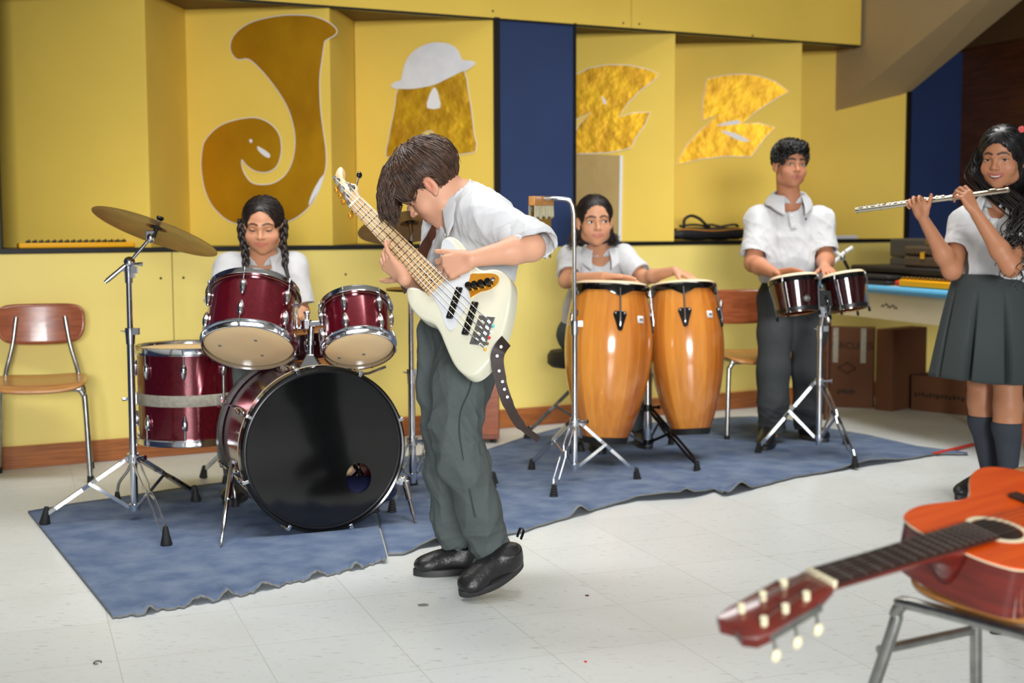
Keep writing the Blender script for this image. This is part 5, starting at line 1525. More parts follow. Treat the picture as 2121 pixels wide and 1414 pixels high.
# ------------------------------------------------------------------ organic shapes: signed distance fields -> surface nets
class Field:
    def __init__(s, lo, hi, h):
        s.h = h
        s.lo = np.array(lo, float)
        s.n = np.maximum(4, np.ceil((np.array(hi, float) - s.lo) / h).astype(int) + 1)
        s.f = np.full(tuple(s.n), 1.0, np.float32)
    def win(s, lo, hi):
        a = np.clip(np.floor((np.array(lo) - s.lo) / s.h).astype(int), 0, s.n - 1)
        b = np.clip(np.ceil((np.array(hi) - s.lo) / s.h).astype(int) + 1, 1, s.n)
        sl = tuple(slice(int(i), int(max(i + 1, j))) for i, j in zip(a, b))
        g = [(s.lo[k] + s.h * np.arange(sl[k].start, sl[k].stop)).astype(np.float32) for k in range(3)]
        return sl, g[0][:, None, None], g[1][None, :, None], g[2][None, None, :]
    def comb(s, sl, d, k, op):
        a = s.f[sl]
        if op == 'u':
            if k <= 0:
                s.f[sl] = np.minimum(a, d)
            else:
                h = np.clip(0.5 + 0.5 * (a - d) / k, 0, 1)
                s.f[sl] = a * (1 - h) + d * h - k * h * (1 - h)
        else:
            d = -d
            if k <= 0:
                s.f[sl] = np.maximum(a, d)
            else:
                h = np.clip(0.5 - 0.5 * (a - d) / k, 0, 1)
                s.f[sl] = a * (1 - h) + d * h + k * h * (1 - h)
    def cone(s, a, b, ra, rb=None, k=0.01, op='u', sq=None, cut=None):
        # tapered capsule; sq=(direction, factor) squashes it along a direction; cut=(p,n) removes what lies beyond p along n
        rb = ra if rb is None else rb
        a, b = np.array(a, float), np.array(b, float)
        r = max(ra, rb) * (max(1, sq[1]) if sq else 1) + k + 3 * s.h
        sl, X, Y, Z = s.win(np.minimum(a, b) - r, np.maximum(a, b) + r)
        ba = b - a
        X0, Y0, Z0 = X - a[0], Y - a[1], Z - a[2]
        if sq:
            q = np.array(sq[0], float); q /= np.linalg.norm(q)
            w = 1 / sq[1] - 1
            dt = (X0 * q[0] + Y0 * q[1] + Z0 * q[2]) * w
            X0, Y0, Z0 = X0 + dt * q[0], Y0 + dt * q[1], Z0 + dt * q[2]
            ba = ba + q * (ba.dot(q) * w)
        L2 = max(1e-9, ba.dot(ba))
        t = np.clip((X0 * ba[0] + Y0 * ba[1] + Z0 * ba[2]) / L2, 0, 1)
        d = np.sqrt((X0 - t * ba[0]) ** 2 + (Y0 - t * ba[1]) ** 2 + (Z0 - t * ba[2]) ** 2) - (ra + (rb - ra) * t)
        if cut is not None:
            p, n = np.array(cut[0], float), np.array(cut[1], float); n /= np.linalg.norm(n)
            d = np.maximum(d, (X - p[0]) * n[0] + (Y - p[1]) * n[1] + (Z - p[2]) * n[2])
        s.comb(sl, d, k, op)
    def chain(s, pts, rs, k=0.01, **kw):
        for i in range(len(pts) - 1):
            s.cone(pts[i], pts[i + 1], rs[i], rs[i + 1], k, **kw)
    def ell(s, c, r, R=None, k=0.01, op='u'):
        c = np.array(c, float); r = np.array(r, float)
        R = np.eye(3) if R is None else np.array(R, float)
        m = np.sqrt((R ** 2) @ (r ** 2)) + k + 3 * s.h
        sl, X, Y, Z = s.win(c - m, c + m)
        X, Y, Z = X - c[0], Y - c[1], Z - c[2]
        q = [(X * R[0, i] + Y * R[1, i] + Z * R[2, i]) / r[i] for i in range(3)]
        k0 = np.sqrt(q[0] ** 2 + q[1] ** 2 + q[2] ** 2) + 1e-6
        k1 = np.sqrt((q[0] / r[0]) ** 2 + (q[1] / r[1]) ** 2 + (q[2] / r[2]) ** 2) + 1e-6
        s.comb(sl, k0 * (k0 - 1) / k1, k, op)
    def half(s, p, n, box=None):                       # remove everything beyond plane
        p, n = np.array(p, float), np.array(n, float); n /= np.linalg.norm(n)
        sl, X, Y, Z = s.win(*(box if box else (s.lo, s.lo + s.h * s.n)))
        s.f[sl] = np.maximum(s.f[sl], (X - p[0]) * n[0] + (Y - p[1]) * n[1] + (Z - p[2]) * n[2])
    def sample(s, p):
        q = (np.asarray(p, float) - s.lo) / s.h
        q = np.clip(q, 0, s.n - 1.001)
        i = q.astype(int); f = q - i
        out = 0
        for dx in (0, 1):
            for dy in (0, 1):
                for dz in (0, 1):
                    w = (f[:, 0] if dx else 1 - f[:, 0]) * (f[:, 1] if dy else 1 - f[:, 1]) * (f[:, 2] if dz else 1 - f[:, 2])
                    out = out + w * s.f[i[:, 0] + dx, i[:, 1] + dy, i[:, 2] + dz]
        return out
    def grad(s, p):
        e = s.h
        g = np.stack([s.sample(p + np.eye(3)[k] * e) - s.sample(p - np.eye(3)[k] * e) for k in range(3)], 1)
        return g / (np.linalg.norm(g, axis=1, keepdims=True) + 1e-9)
    def hit(s, p, d, far=0.3):
        p, d = np.array(p, float), np.array(d, float); d /= np.linalg.norm(d)
        ts = np.arange(0, far, s.h * 0.5)
        v = s.sample(p[None] + ts[:, None] * d[None])
        i = np.nonzero(v < 0)[0]
        return None if not len(i) else Vector(p + d * ts[i[0]])
    def mesh(s, smooth=1):
        f = s.f
        a = f < 0
        cnt = np.zeros(tuple(s.n - 1), np.uint8)
        N = s.n
        for dx in (0, 1):
            for dy in (0, 1):
                for dz in (0, 1):
                    cnt += a[dx:N[0] - 1 + dx, dy:N[1] - 1 + dy, dz:N[2] - 1 + dz]
        I, J, K = np.nonzero((cnt > 0) & (cnt < 8))
        idx = np.full(tuple(s.n - 1), -1, np.int32)
        idx[I, J, K] = np.arange(len(I))
        acc = np.zeros((len(I), 3)); num = np.zeros(len(I))
        for ax in range(3):
            o = [k for k in range(3) if k != ax]
            for u in (0, 1):
                for v in (0, 1):
                    c0 = [0, 0, 0]; c0[o[0]] = u; c0[o[1]] = v
                    c1 = list(c0); c1[ax] = 1
                    f0 = f[I + c0[0], J + c0[1], K + c0[2]]; f1 = f[I + c1[0], J + c1[1], K + c1[2]]
                    m = (f0 < 0) != (f1 < 0)
                    t = np.where(m, f0 / np.where(m, f0 - f1, 1), 0)
                    for k in range(3):
                        acc[:, k] += np.where(m, (t if k == ax else c0[k]), 0)
                    num += m
        vs = acc / num[:, None] + np.stack([I, J, K], 1)
        vs = vs * s.h + s.lo
        faces = []
        for ax in range(3):
            o = [(1, 2), (2, 0), (0, 1)][ax]
            sl0 = [slice(None)] * 3; sl1 = [slice(None)] * 3
            sl0[ax] = slice(0, -1); sl1[ax] = slice(1, None)
            m = a[tuple(sl0)] != a[tuple(sl1)]
            p = np.stack(np.nonzero(m), 1)
            p = p[(p[:, o[0]] > 0) & (p[:, o[1]] > 0) & (p[:, o[0]] < N[o[0]] - 1) & (p[:, o[1]] < N[o[1]] - 1)]
            inside = a[p[:, 0], p[:, 1], p[:, 2]]
            q = []
            for du, dv in ((-1, -1), (0, -1), (0, 0), (-1, 0)):
                c = p.copy(); c[:, o[0]] += du; c[:, o[1]] += dv
                q.append(idx[c[:, 0], c[:, 1], c[:, 2]])
            q = np.stack(q, 1)
            q[~inside] = q[~inside][:, ::-1]
            faces.append(q)
        faces = np.concatenate(faces)
        faces = faces[(faces >= 0).all(1)]
        for _ in range(smooth):
            ac = np.zeros_like(vs); nn = np.zeros(len(vs))
            for i in range(4):
                u, v = faces[:, i], faces[:, (i + 1) % 4]
                np.add.at(ac, u, vs[v]); np.add.at(nn, u, 1)
                np.add.at(ac, v, vs[u]); np.add.at(nn, v, 1)
            vs = vs * 0.5 + 0.5 * ac / np.maximum(nn, 1)[:, None]
        return vs, faces
def fmesh(name, vs, fs, m, parent, tint=None):
    me = bpy.data.meshes.new(name)
    mm = np.array(ROOT[parent.name].inverted())
    v = vs @ mm[:3, :3].T + mm[:3, 3]
    me.vertices.add(len(v)); me.vertices.foreach_set('co', v.astype(np.float32).ravel())
    me.loops.add(fs.size); me.loops.foreach_set('vertex_index', fs.astype(np.int32).ravel())
    me.polygons.add(len(fs))
    me.polygons.foreach_set('loop_start', np.arange(0, fs.size, fs.shape[1], dtype=np.int32))
    me.update(calc_edges=True)
    me.polygons.foreach_set('use_smooth', np.ones(len(fs), bool))
    me.materials.append(M[m] if isinstance(m, str) else m)
    if tint is not None:
        at = me.color_attributes.new('tint', 'FLOAT_COLOR', 'POINT')
        at.data.foreach_set('color', tint.astype(np.float32).ravel())
    me.validate()
    o = bpy.data.objects.new(name, me); COL.objects.link(o)
    o.parent = parent; ROOT[o.name] = ROOT[parent.name]
    return o
def vnormals(vs, fs):
    n = np.cross(vs[fs[:, 2]] - vs[fs[:, 0]], vs[fs[:, 3]] - vs[fs[:, 1]])
    o = np.zeros_like(vs)
    for i in range(4):
        np.add.at(o, fs[:, i], n)
    return o / (np.linalg.norm(o, axis=1, keepdims=True) + 1e-12)
def wrinkle(vs, fs, amp, scl, seed=0.0, mask=None):
    # soft cloth folds: ridged sine bands along scl-scaled, warped coordinates
    n = vnormals(vs, fs)
    p = vs * np.array(scl)
    w = np.zeros(len(vs))
    rs = np.random.RandomState(int(seed * 10) + 3)
    for k in range(7):
        d = rs.normal(size=3); d /= np.linalg.norm(d)
        e = rs.normal(size=3); e /= np.linalg.norm(e)
        ph = rs.uniform(0, 6.28)
        x = p @ d * rs.uniform(0.7, 1.9) + 1.3 * np.sin(p @ e * 0.8 + ph)
        w += (1 - np.abs(np.sin(x + ph))) ** 2 - 0.33
    if mask is not None:
        w = w * mask
    return vs + n * (amp * w / 2.2)[:, None]
def tubes(paths, radii, ns=5):
    # paths (N,S,3), radii (N,S) -> verts, quads ; used for locks of hair
    N, S, _ = paths.shape
    T = np.gradient(paths, axis=1); T /= np.linalg.norm(T, axis=2, keepdims=True) + 1e-9
    ref = np.tile(np.array([0.31, 0.77, 0.55]), (N, S, 1))
    U = np.cross(T, ref); U /= np.linalg.norm(U, axis=2, keepdims=True) + 1e-9
    W = np.cross(T, U)
    ring = []
    for k in range(ns):
        a = 2 * PI * k / ns
        ring.append(paths + (U * math.cos(a) + W * math.sin(a)) * radii[:, :, None])
    vs = np.stack(ring, 2).reshape(-1, 3)
    base = (np.arange(N)[:, None, None] * S + np.arange(S - 1)[None, :, None]) * ns
    k = np.arange(ns)[None, None, :]; l = (k + 1) % ns
    fs = np.stack([base + k, base + l, base + ns + l, base + ns + k], 3).reshape(-1, 4)
    return vs, fs
def strands(fld, roots, flow, steps, step, r0, lift, free=99, seed=1, wave=0.0, wl=0.03):
    rs = np.random.RandomState(seed)
    p = roots.copy(); out = [p.copy()]
    ln = rs.uniform(0.75, 1.1, len(p))
    lf = lift * rs.uniform(0.5, 1.5, len(p))
    ph = rs.uniform(0, 6.28, len(p))
    for i in range(steps):
        d = flow(p, i)
        if i < free:
            g = fld.grad(p)
            d = d - g * np.sum(d * g, 1, keepdims=True)
        d = d / (np.linalg.norm(d, axis=1, keepdims=True) + 1e-9)
        p = p + d * (step * ln)[:, None]
        dist = fld.sample(p)
        g = fld.grad(p)
        if i < free:
            p = p - g * (dist - lf)[:, None]
        else:
            p = p + g * np.clip(lf - dist, 0, None)[:, None] * (dist < 0.05)[:, None]
        q = p
        if wave:
            q = p + wave * np.stack([np.sin(i * step / wl * 6.28 + ph), np.cos(i * step / wl * 6.28 * 0.9 + ph * 2), 0 * ph], 1) * min(1, i / 6)
        out.append(q.copy())
    P_ = np.stack(out, 1)
    t = np.linspace(0, 1, steps + 1)[None]
    rad = r0 * rs.uniform(0.7, 1.3, (len(roots), 1)) * (1 - 0.8 * t ** 2)
    return tubes(P_, np.repeat(rad, 1, 0), 5)
def merge(*ms):
    V_, F_, o = [], [], 0
    for v, f in ms:
        V_.append(v); F_.append(f + o); o += len(v)
    return np.concatenate(V_), np.concatenate(F_)
# ------------------------------------------------------------------ people
class Head:
    def __init__(s, c, fwd, up, sc=1.0):
        f = Vector(fwd).normalized(); u = Vector(up); u = (u - f * u.dot(f)).normalized()
        r = f.cross(u)
        s.c = np.array(c, float); s.s = sc
        s.R = np.array([r, f, u]).T                 # columns: right, forward, up
    def w(s, *p):
        return s.c + s.R @ (np.array(p, float) * s.s)
    def loc(s, v):
        return ((v - s.c) @ s.R) / s.s
    def M4(s):
        m = Matrix(s.R.tolist()).to_4x4() @ Matrix.Scale(s.s, 4)
        m.translation = Vector(s.c)
        return m
BROW = [(0.011, 0.021), (0.024, 0.0255), (0.037, 0.0235), (0.046, 0.018)]
def head_sdf(F, H, smile=0.0, cheek=1.0, jaw=1.0, part=0.0):
    s = H.s
    E = lambda c, r, k, op='u', R=None: F.ell(H.w(*c), np.array(r) * s, H.R if R is None else H.R @ R, k * s, op)
    C = lambda a, b, ra, rb, k, op='u': F.cone(H.w(*a), H.w(*b), ra * s, rb * s, k * s, op)
    E((0, -0.010, 0.030), (0.0725, 0.090, 0.077), 0.01)
    E((0, 0.016, -0.030), (0.0605, 0.064, 0.070), 0.02)
    E((0, 0.028, -0.068), (0.042 * jaw, 0.044, 0.034), 0.024)
    E((0, 0.058, -0.090), (0.017, 0.014, 0.014), 0.018)
    for x in (-1, 1):
        E((x * 0.034, 0.050, -0.034), (0.024 * cheek, 0.021 * cheek, 0.025), 0.018)
        E((x * 0.043 * jaw, 0.004, -0.066), (0.019, 0.022, 0.02), 0.022)
        C((x * 0.009, 0.0755, 0.014), (x * 0.040, 0.062, 0.018), 0.009, 0.009, 0.014)
        E((x * 0.031, 0.0825, 0.0), (0.0165, 0.011, 0.010), 0.010, 's')
        E((x * 0.031, 0.0592, -0.001), (0.0150, 0.0150, 0.0125), 0.003)
    C((0, 0.073, 0.010), (0, 0.0905, -0.024), 0.0065, 0.0085, 0.010)
    E((0, 0.0935, -0.0275), (0.0092, 0.0090, 0.0085), 0.006)
    for x in (-1, 1):
        E((x * 0.0108, 0.0845, -0.0305), (0.0066, 0.0085, 0.0062), 0.005)
        E((x * 0.0062, 0.0895, -0.0375), (0.0032, 0.004, 0.0035), 0.003, 's')
    E((0, 0.056, -0.056), (0.029, 0.021, 0.024), 0.016)
    m = smile
    for x in (-1, 1):
        C((x * (0.0215 + 0.006 * m), 0.0700 - 0.004 * m, -0.0555 + 0.006 * m), (x * 0.004, 0.0775, -0.0525), 0.0034, 0.0055, 0.004)
        C((x * (0.0195 + 0.006 * m), 0.0700 - 0.004 * m, -0.0590 + 0.004 * m - 0.003 * part), (x * 0.002, 0.0765, -0.0635 - 0.004 * part - 0.003 * m), 0.0034, 0.0062, 0.004)
        a = 0.35 * x
        Re = np.array([[math.cos(a), -math.sin(a), 0], [math.sin(a), math.cos(a), 0], [0, 0, 1]])
        E((x * 0.0745, -0.010, -0.008), (0.0070, 0.0175, 0.0295), 0.006, 'u', Re)
        E((x * 0.0830, -0.004, -0.004), (0.0078, 0.0105, 0.0175), 0.003, 's', Re)
        E((x * 0.0775, -0.002, -0.001), (0.0035, 0.0030, 0.0090), 0.002, 'u', Re)
        E((x * 0.071, -0.003, -0.034), (0.006, 0.007, 0.008), 0.006)
    C((0, 0.070, -0.046), (0, 0.074, -0.0475), 0.0016, 0.0016, 0.003, 's')
def seg_d(p, a, b):
    a, b = np.array(a), np.array(b)
    ba = b - a
    t = np.clip((p - a) @ ba / (ba @ ba), 0, 1)
    return np.linalg.norm(p - a - t[:, None] * ba, axis=1)
def face_tint(vs, H, lip, brow, blush=0.25, smile=0.0, brow_w=0.0034, part=0.0):
    L = H.loc(vs)
    col = np.zeros((len(vs), 4))
    m = smile
    front = (L[:, 1] > 0.03) & (np.abs(L[:, 2]) < 0.12)
    # blush
    for x in (-1, 1):
        d = np.linalg.norm(L - np.array([x * 0.038, 0.062, -0.034]), axis=1)
        f = np.clip(1 - d / 0.026, 0, 1) * blush * front
        u = f > col[:, 3]
        col[u, :3] = lin((214, 120, 104)); col[u, 3] = f[u]
    f = np.clip(1 - np.linalg.norm(L - np.array([0, 0.098, -0.028]), axis=1) / 0.016, 0, 1) * blush * 0.8
    u = f > col[:, 3]; col[u, :3] = lin((214, 120, 104)); col[u, 3] = f[u]
    q = L[:, [0, 2]]
    dl = np.full(len(vs), 1.0)
    for x in (-1, 1):
        dl = np.minimum(dl, seg_d(q, (x * (0.0225 + 0.006 * m), -0.0555 + 0.006 * m), (x * 0.003, -0.0530)) - 0.0003)
        dl = np.minimum(dl, seg_d(q, (x * (0.0195 + 0.006 * m), -0.0595 + 0.004 * m), (0, -0.0635 - 0.004 * part - 0.003 * m)) - 0.0012)
    f = np.clip((0.0052 - dl) / 0.0022, 0, 1) * front * 0.85
    u = f > 0.02
    col[u, :3] = lin(lip); col[u, 3] = np.maximum(f[u], 0)
    for x in (-1, 1):
        d = np.full(len(vs), 1.0)
        for i in range(3):
            d = np.minimum(d, seg_d(q, (x * BROW[i][0], BROW[i][1]), (x * BROW[i + 1][0], BROW[i + 1][1])) - (0.0006 if i < 2 else -0.0008))
        f = np.clip((brow_w + 0.0012 - d) / 0.0024, 0, 1) * front * 0.92
        u = f > 0.05
        col[u, :3] = lin(brow); col[u, 3] = f[u]
    return col
def eyes(parent, H, gaze=(0, 0), op=1.0, closed=False, iris=(52, 32, 22), lash=0.0011):
    MH = H.M4()
    for x in (-1, 1):
        mb = MB(MH)
        c = V(x * 0.031, 0.0592, -0.001); R = 0.0160
        def pt(px, pz, r=R):
            yy = math.sqrt(max(1e-7, r * r - px * px - pz * pz))
            return c + V(px, yy, pz)
        hw = 0.0135
        hu = lambda u: (0.0056 * op * (max(0, 1 - u * u)) ** 0.62) - 0.0004 + 0.0010 * u * x
        hl = lambda u: -(0.0040 * min(1, op * 1.1) * (max(0, 1 - u * u)) ** 0.7) - 0.0004 + 0.0010 * u * x
        if not closed:
            nu, nv = 36, 18
            gx, gz = gaze
            g0 = len(mb.v)
            mb.grid(lambda u, v: pt(hw * (2 * u - 1), hl(2 * u - 1) + (hu(2 * u - 1) - hl(2 * u - 1)) * v), nu, nv)
            for fi, f in enumerate(mb.f):
                cc = sum((Vector(mb.v[i]) for i in f), Vector()) / 4
                l = MH.inverted() @ cc
                r = math.hypot(l.x - c.x - gx, l.z - c.z - gz)
                mb.mi[fi] = 2 if r < 0.0026 else (1 if r < 0.0058 else 0)
            e = mb.build('eye', ['eyewhite', mat('iris_brown', iris, 0.15), 'blackgloss'], parent, smooth=180)
            mb = MB(MH); mb.tube([pt(hw * (2 * k / 14 - 1) * 1.06, hu(2 * k / 14 - 1) + 0.0006, R + 0.0006) for k in range(15)], [lash * (0.5 + 0.9 * math.sin(PI * min(1, 0.15 + k / 16))) for k in range(15)], 6)
            mb.build('eyelashes', 'lashes', e)
        else:
            mb.tube([pt(hw * (2 * k / 14 - 1) * 1.05, -0.0046 * (1 - (2 * k / 14 - 1) ** 2) + 0.0010 + 0.0010 * (2 * k / 14 - 1) * x, R + 0.0004) for k in range(15)], [lash * (0.55 + 0.9 * math.sin(PI * k / 14)) for k in range(15)], 6)
            mb.build('eyelashes', 'lashes', parent)
def mouth(parent, H, smile=0.0, part=0.0, teeth=False):
    MH = H.M4(); m = smile
    def ln(u, dz=0.0, dy=0.0):
        w_ = 0.0215 + 0.006 * m
        return V(u * w_, 0.0805 - 0.0105 * u * u + dy, -0.0580 + (0.0075 * m) * u * u - 0.0022 * m + dz)
    if teeth:
        mb = MB(MH); mb.grid(lambda u, v: ln((2 * u - 1) * 0.86, -0.0040 * v * (1 - (2 * u - 1) ** 4) + 0.0012, 0.0022), 18, 4)
        mb.build('teeth', 'tooth', parent, solid=0.001)
        mb = MB(MH); mb.tube([ln(2 * k / 12 - 1, -0.0042 * (1 - (2 * k / 12 - 1) ** 2), 0.0022) for k in range(13)], [0.0011 + 0.0012 * math.sin(PI * k / 12) for k in range(13)], 6)
        mb.build('mouth_line', 'mouthdark', parent)
    else:
        mb = MB(MH); mb.tube([ln(2 * k / 12 - 1, 0, 0.0) for k in range(13)], [0.0007 + (0.0008 + 0.0022 * part) * math.sin(PI * k / 12) for k in range(13)], 6)
        mb.build('mouth_line', 'mouthdark', parent)
FL_ = [(0.040, 0.025, 0.019), (0.044, 0.029, 0.020), (0.041, 0.027, 0.020), (0.032, 0.020, 0.018)]
def hand_sdf(F, wrist, d, thumb_side, palm_n, s=0.86, curls=((20, 25, 15),) * 4, spread=(6, 2, -3, -9), thumb=(0.62, 0.70, 0.30), tcurl=12, wr=0.020):
    d = np.array(Vector(d).normalized()); e = np.array(Vector(thumb_side)); e = e - d * e.dot(d); e /= np.linalg.norm(e)
    n = np.cross(d, e)
    if n.dot(np.array(Vector(palm_n))) < 0: n = -n
    w = np.array(wrist, float)
    mc = []
    for off, dl in ((0.0285, 0.080), (0.0095, 0.084), (-0.0095, 0.080), (-0.027, 0.073)):
        mc.append(w + (d * dl + e * off - n * 0.002) * s)
    for i, m_ in enumerate(mc):
        b = w + (d * 0.012 + e * (0.011 - 0.0075 * i)) * s
        F.cone(b, m_, 0.0145 * s, 0.0112 * s, 0.010 * s, sq=(n, 1.0))
    F.ell(w + (d * 0.035 + e * 0.022 + n * 0.006) * s, np.array((0.016, 0.026, 0.013)) * s, np.array([e, d, n]).T, 0.010 * s)
    F.ell(w + (d * 0.035 - e * 0.020 + n * 0.004) * s, np.array((0.013, 0.028, 0.012)) * s, np.array([e, d, n]).T, 0.010 * s)
    tips = []
    for i in range(4):
        a = math.radians(spread[i])
        base = d * math.cos(a) + e * math.sin(a)
        p = mc[i]; ang = 0
        rr = (0.0096, 0.0088, 0.0080, 0.0068) if i < 3 else (0.0084, 0.0077, 0.0070, 0.0060)
        for j in range(3):
            ang += math.radians(curls[i][j])
            q = p + (base * math.cos(ang) + n * math.sin(ang)) * FL_[i][j] * s
            F.cone(p, q, rr[j] * s, rr[j + 1] * s, 0.0022 * s)
            p = q
        tips.append(p)
    t0 = w + (d * 0.020 + e * 0.016 + n * 0.004) * s
    td_ = np.array(thumb, float); td_ = d * td_[0] + e * td_[1] + n * td_[2]; td_ /= np.linalg.norm(td_)
    p1 = t0 + td_ * 0.040 * s
    F.cone(t0, p1, 0.0150 * s, 0.0110 * s, 0.008 * s)
    td2 = td_ + d * math.sin(math.radians(tcurl)) * 1.2; td2 /= np.linalg.norm(td2)
    p2 = p1 + td2 * 0.030 * s
    F.cone(p1, p2, 0.0105 * s, 0.0095 * s, 0.003 * s)
    td3 = td2 + d * math.sin(math.radians(tcurl)) * 0.8; td3 /= np.linalg.norm(td3)
    p3 = p2 + td3 * 0.024 * s
    F.cone(p2, p3, 0.0095 * s, 0.0072 * s, 0.003 * s)
    return tips
def arm_sdf(F, sh, el, wr, ra=0.040, re=0.034, rw=0.022, k=0.02):
    F.cone(sh, el, ra, re, k)
    m = Vector(el).lerp(Vector(wr), 0.3)
    F.cone(el, m, re, re * 0.98, k)
    F.cone(m, wr, re * 0.98, rw, k)
def collar(parent, c, up, fwd, r=(0.062, 0.060), h=0.030, flap=0.036, open_=(34, 8), tip=0.030, name='collar', m='poly', drop=0.0):
    fr = frame(c, up, Vector(up).cross(Vector(fwd)) * -1)
    # frame x = right... y = forward
    fr = Matrix((Vector(fwd).cross(Vector(up)).normalized(), (Vector(fwd) - Vector(up) * Vector(fwd).dot(Vector(up)) / Vector(up).length_squared).normalized(), Vector(up).normalized())).transposed().to_4x4()
    fr.translation = Vector(c)
    rows = [(0.0, -0.012, open_[1]), (0.0, 0.4 * h, (open_[0] + open_[1]) / 2), (0.002, h, open_[0]), (0.006, h + 0.003, open_[0]), (0.011, h - 0.002, open_[0] - 2), (0.011 + flap * 0.40, h - flap * 0.5, open_[0] - 6), (0.011 + flap * 0.62, h - flap, open_[0] - 10)]
    def fn(u, v):
        q = v * (len(rows) - 1); i = min(int(q), len(rows) - 2); f = q - i
        a_ = [rows[i][k] * (1 - f) + rows[i + 1][k] * f for k in range(3)]
        th0 = math.radians(a_[2])
        th = th0 + (2 * PI - 2 * th0) * u
        e = max(0, 1 - min(u, 1 - u) / 0.13)
        vv = max(0, (v - 0.6) / 0.4)
        rr0, rr1 = r[0] + a_[0] + tip * 0.35 * e * vv, r[1] + a_[0] + tip * 0.35 * e * vv
        z = a_[1] - tip * e * vv * 0.8 - drop * max(0, math.cos(th)) * 1.0
        return V(math.sin(th) * rr0, math.cos(th) * rr1, z)
    mb = MB(fr); mb.grid(fn, 60, 18)
    return mb.build(name, m, parent, smooth=180, solid=0.0025)
def shoe(parent, heel, toe, up, w=0.044, nm='shoe', top=0.085, m='shoe_black', solem='sole_black', ankle=None, loop=False):
    # heel/toe: points on the sole's underside
    heel, toe = Vector(heel), Vector(toe)
    d = (toe - heel); L = d.length; d.normalize()
    u = Vector(up); u = (u - d * u.dot(d)).normalized(); s = d.cross(u)
    R = np.array([s, d, u]).T
    a = lambda x, y, z: np.array(heel + s * x + d * y + u * z)
    lo = np.minimum(np.array(heel), np.array(toe)) - 0.16; hi = np.maximum(np.array(heel), np.array(toe)) + 0.16
    F = Field(lo, hi, 0.0035)
    F.ell(a(0, L * 0.80, 0.030), (w * 0.98, L * 0.21, 0.029), R, 0.01)
    F.ell(a(0, L * 0.50, 0.040), (w * 0.86, L * 0.30, 0.037), R, 0.03)
    F.ell(a(0, L * 0.20, 0.045), (w * 0.80, L * 0.21, 0.048), R, 0.03)
    F.cone(a(0, L * 0.20, 0.04), a(0, L * 0.18, top), w * 0.78, w * 0.80, 0.02, cut=(a(0, 0, top), u))
    F.half(a(0, 0, 0.010), -np.array(u))
    vs, fs = F.mesh(1)
    vs = wrinkle(vs, fs, 0.0012, (60, 60, 60), 3.1)
    o = fmesh(nm, vs, fs, m, parent)
    pl = []
    for k in range(40):
        t = 2 * PI * k / 40
        y = math.cos(t); x = math.sin(t)
        ww = w * (1.05 if y > 0 else 0.86 + 0.19 * (1 + y))
        pl.append((x * ww * (1 - 0.12 * max(0, -y * (1 - abs(y)))), L / 2 + y * (L / 2 + 0.004)))
    fr = Matrix((s, d, u)).transposed().to_4x4(); fr.translation = heel
    mb = MB(fr); mb.prism(oriented(pl, None), 0.020, Matrix(), bev=0.003); mb.build('sole', solem, o, smooth=50)
    mb = MB(fr)
    for j in range(4):
        y = L * (0.46 + 0.075 * j); z = 0.077 - 0.011 * j
        mb.tube([V(-w * 0.45, y - 0.012, z - 0.012), V(0, y + 0.004, z), V(w * 0.45, y - 0.012, z - 0.012)], 0.0032, 6)
    mb.build('laces', 'black', o)
    if loop:
        mb = MB(fr); mb.tube(spline([V(0, -0.004, 0.09), V(0, -0.016, 0.115), V(0, -0.006, 0.128), V(0, 0.008, 0.105)], 5), 0.005, 6, flat=0.4); mb.build('heel_loop', 'black', o)
    return o
M['eyewhite'] = mat('eye_white', (205, 198, 190), 0.15)
M['lashes'] = mat('eyelash_dark', (24, 16, 14), 0.6)
M['tooth'] = mat('teeth_white', (238, 232, 220), 0.25)
M['mouthdark'] = mat('mouth_dark', (84, 34, 32), 0.5)
M['poly'] = mat('white_pique', (202, 203, 205), 0.85, bump=0.12, bump_scale=500, sheen=0.2, spec=0.2)
M['poly2'] = mat('white_cotton', (202, 203, 205), 0.85, bump=0.1, bump_scale=400, sheen=0.2, spec=0.2)
M['trouser'] = mat('grey_trouser_cloth', (84, 91, 90), 0.9, noise_amt=0.12, noise_scale=300, bump=0.1, bump_scale=500, spec=0.15)
M['trouserd'] = mat('dark_grey_trouser_cloth', (64, 67, 68), 0.9, noise_amt=0.12, noise_scale=300, spec=0.15)
M['skirt'] = mat('grey_skirt_cloth', (66, 72, 72), 0.9, noise_amt=0.08, noise_scale=300, spec=0.15)
M['sock'] = mat('dark_grey_sock', (62, 66, 74), 0.9, bump=0.3, bump_scale=300, spec=0.1)
M['shoe_black'] = mat('black_leather', (26, 25, 26), 0.42, bump=0.15, bump_scale=120)
M['sole_black'] = mat('black_sole', (38, 38, 39), 0.6)
M['button'] = mat('shirt_button', (222, 222, 216), 0.3)
def skinmat(nm, rgb):
    m = mat(nm, rgb, 0.5, sss=0.12, attr='tint', noise_amt=0.05, noise_scale=20, spec=0.4)
    M[nm] = m
    return m
skinmat('skin_fair', (212, 158, 128)); skinmat('skin_tan', (206, 150, 116)); skinmat('skin_brown', (186, 128, 94)); skinmat('skin_warm', (190, 130, 98))
def hairmat(nm, rgb, rgb2, rough=0.38):
    M[nm] = mat(nm, rgb, rough, rgb2=rgb2, noise_scale=40, spec=0.55)
hairmat('hair_brown', (84, 58, 42), (54, 36, 26), 0.42); hairmat('hair_darkbrown', (33, 22, 19), (21, 14, 12), 0.46); hairmat('hair_black', (20, 16, 17), (12, 10, 11))
def scalp_points(vs, fs, n, sel, seed=1):
    rs = np.random.RandomState(seed)
    c = vs[fs].mean(1)
    c = c[sel(c)]
    return c[rs.choice(len(c), n)] + rs.normal(size=(n, 3)) * 0.002
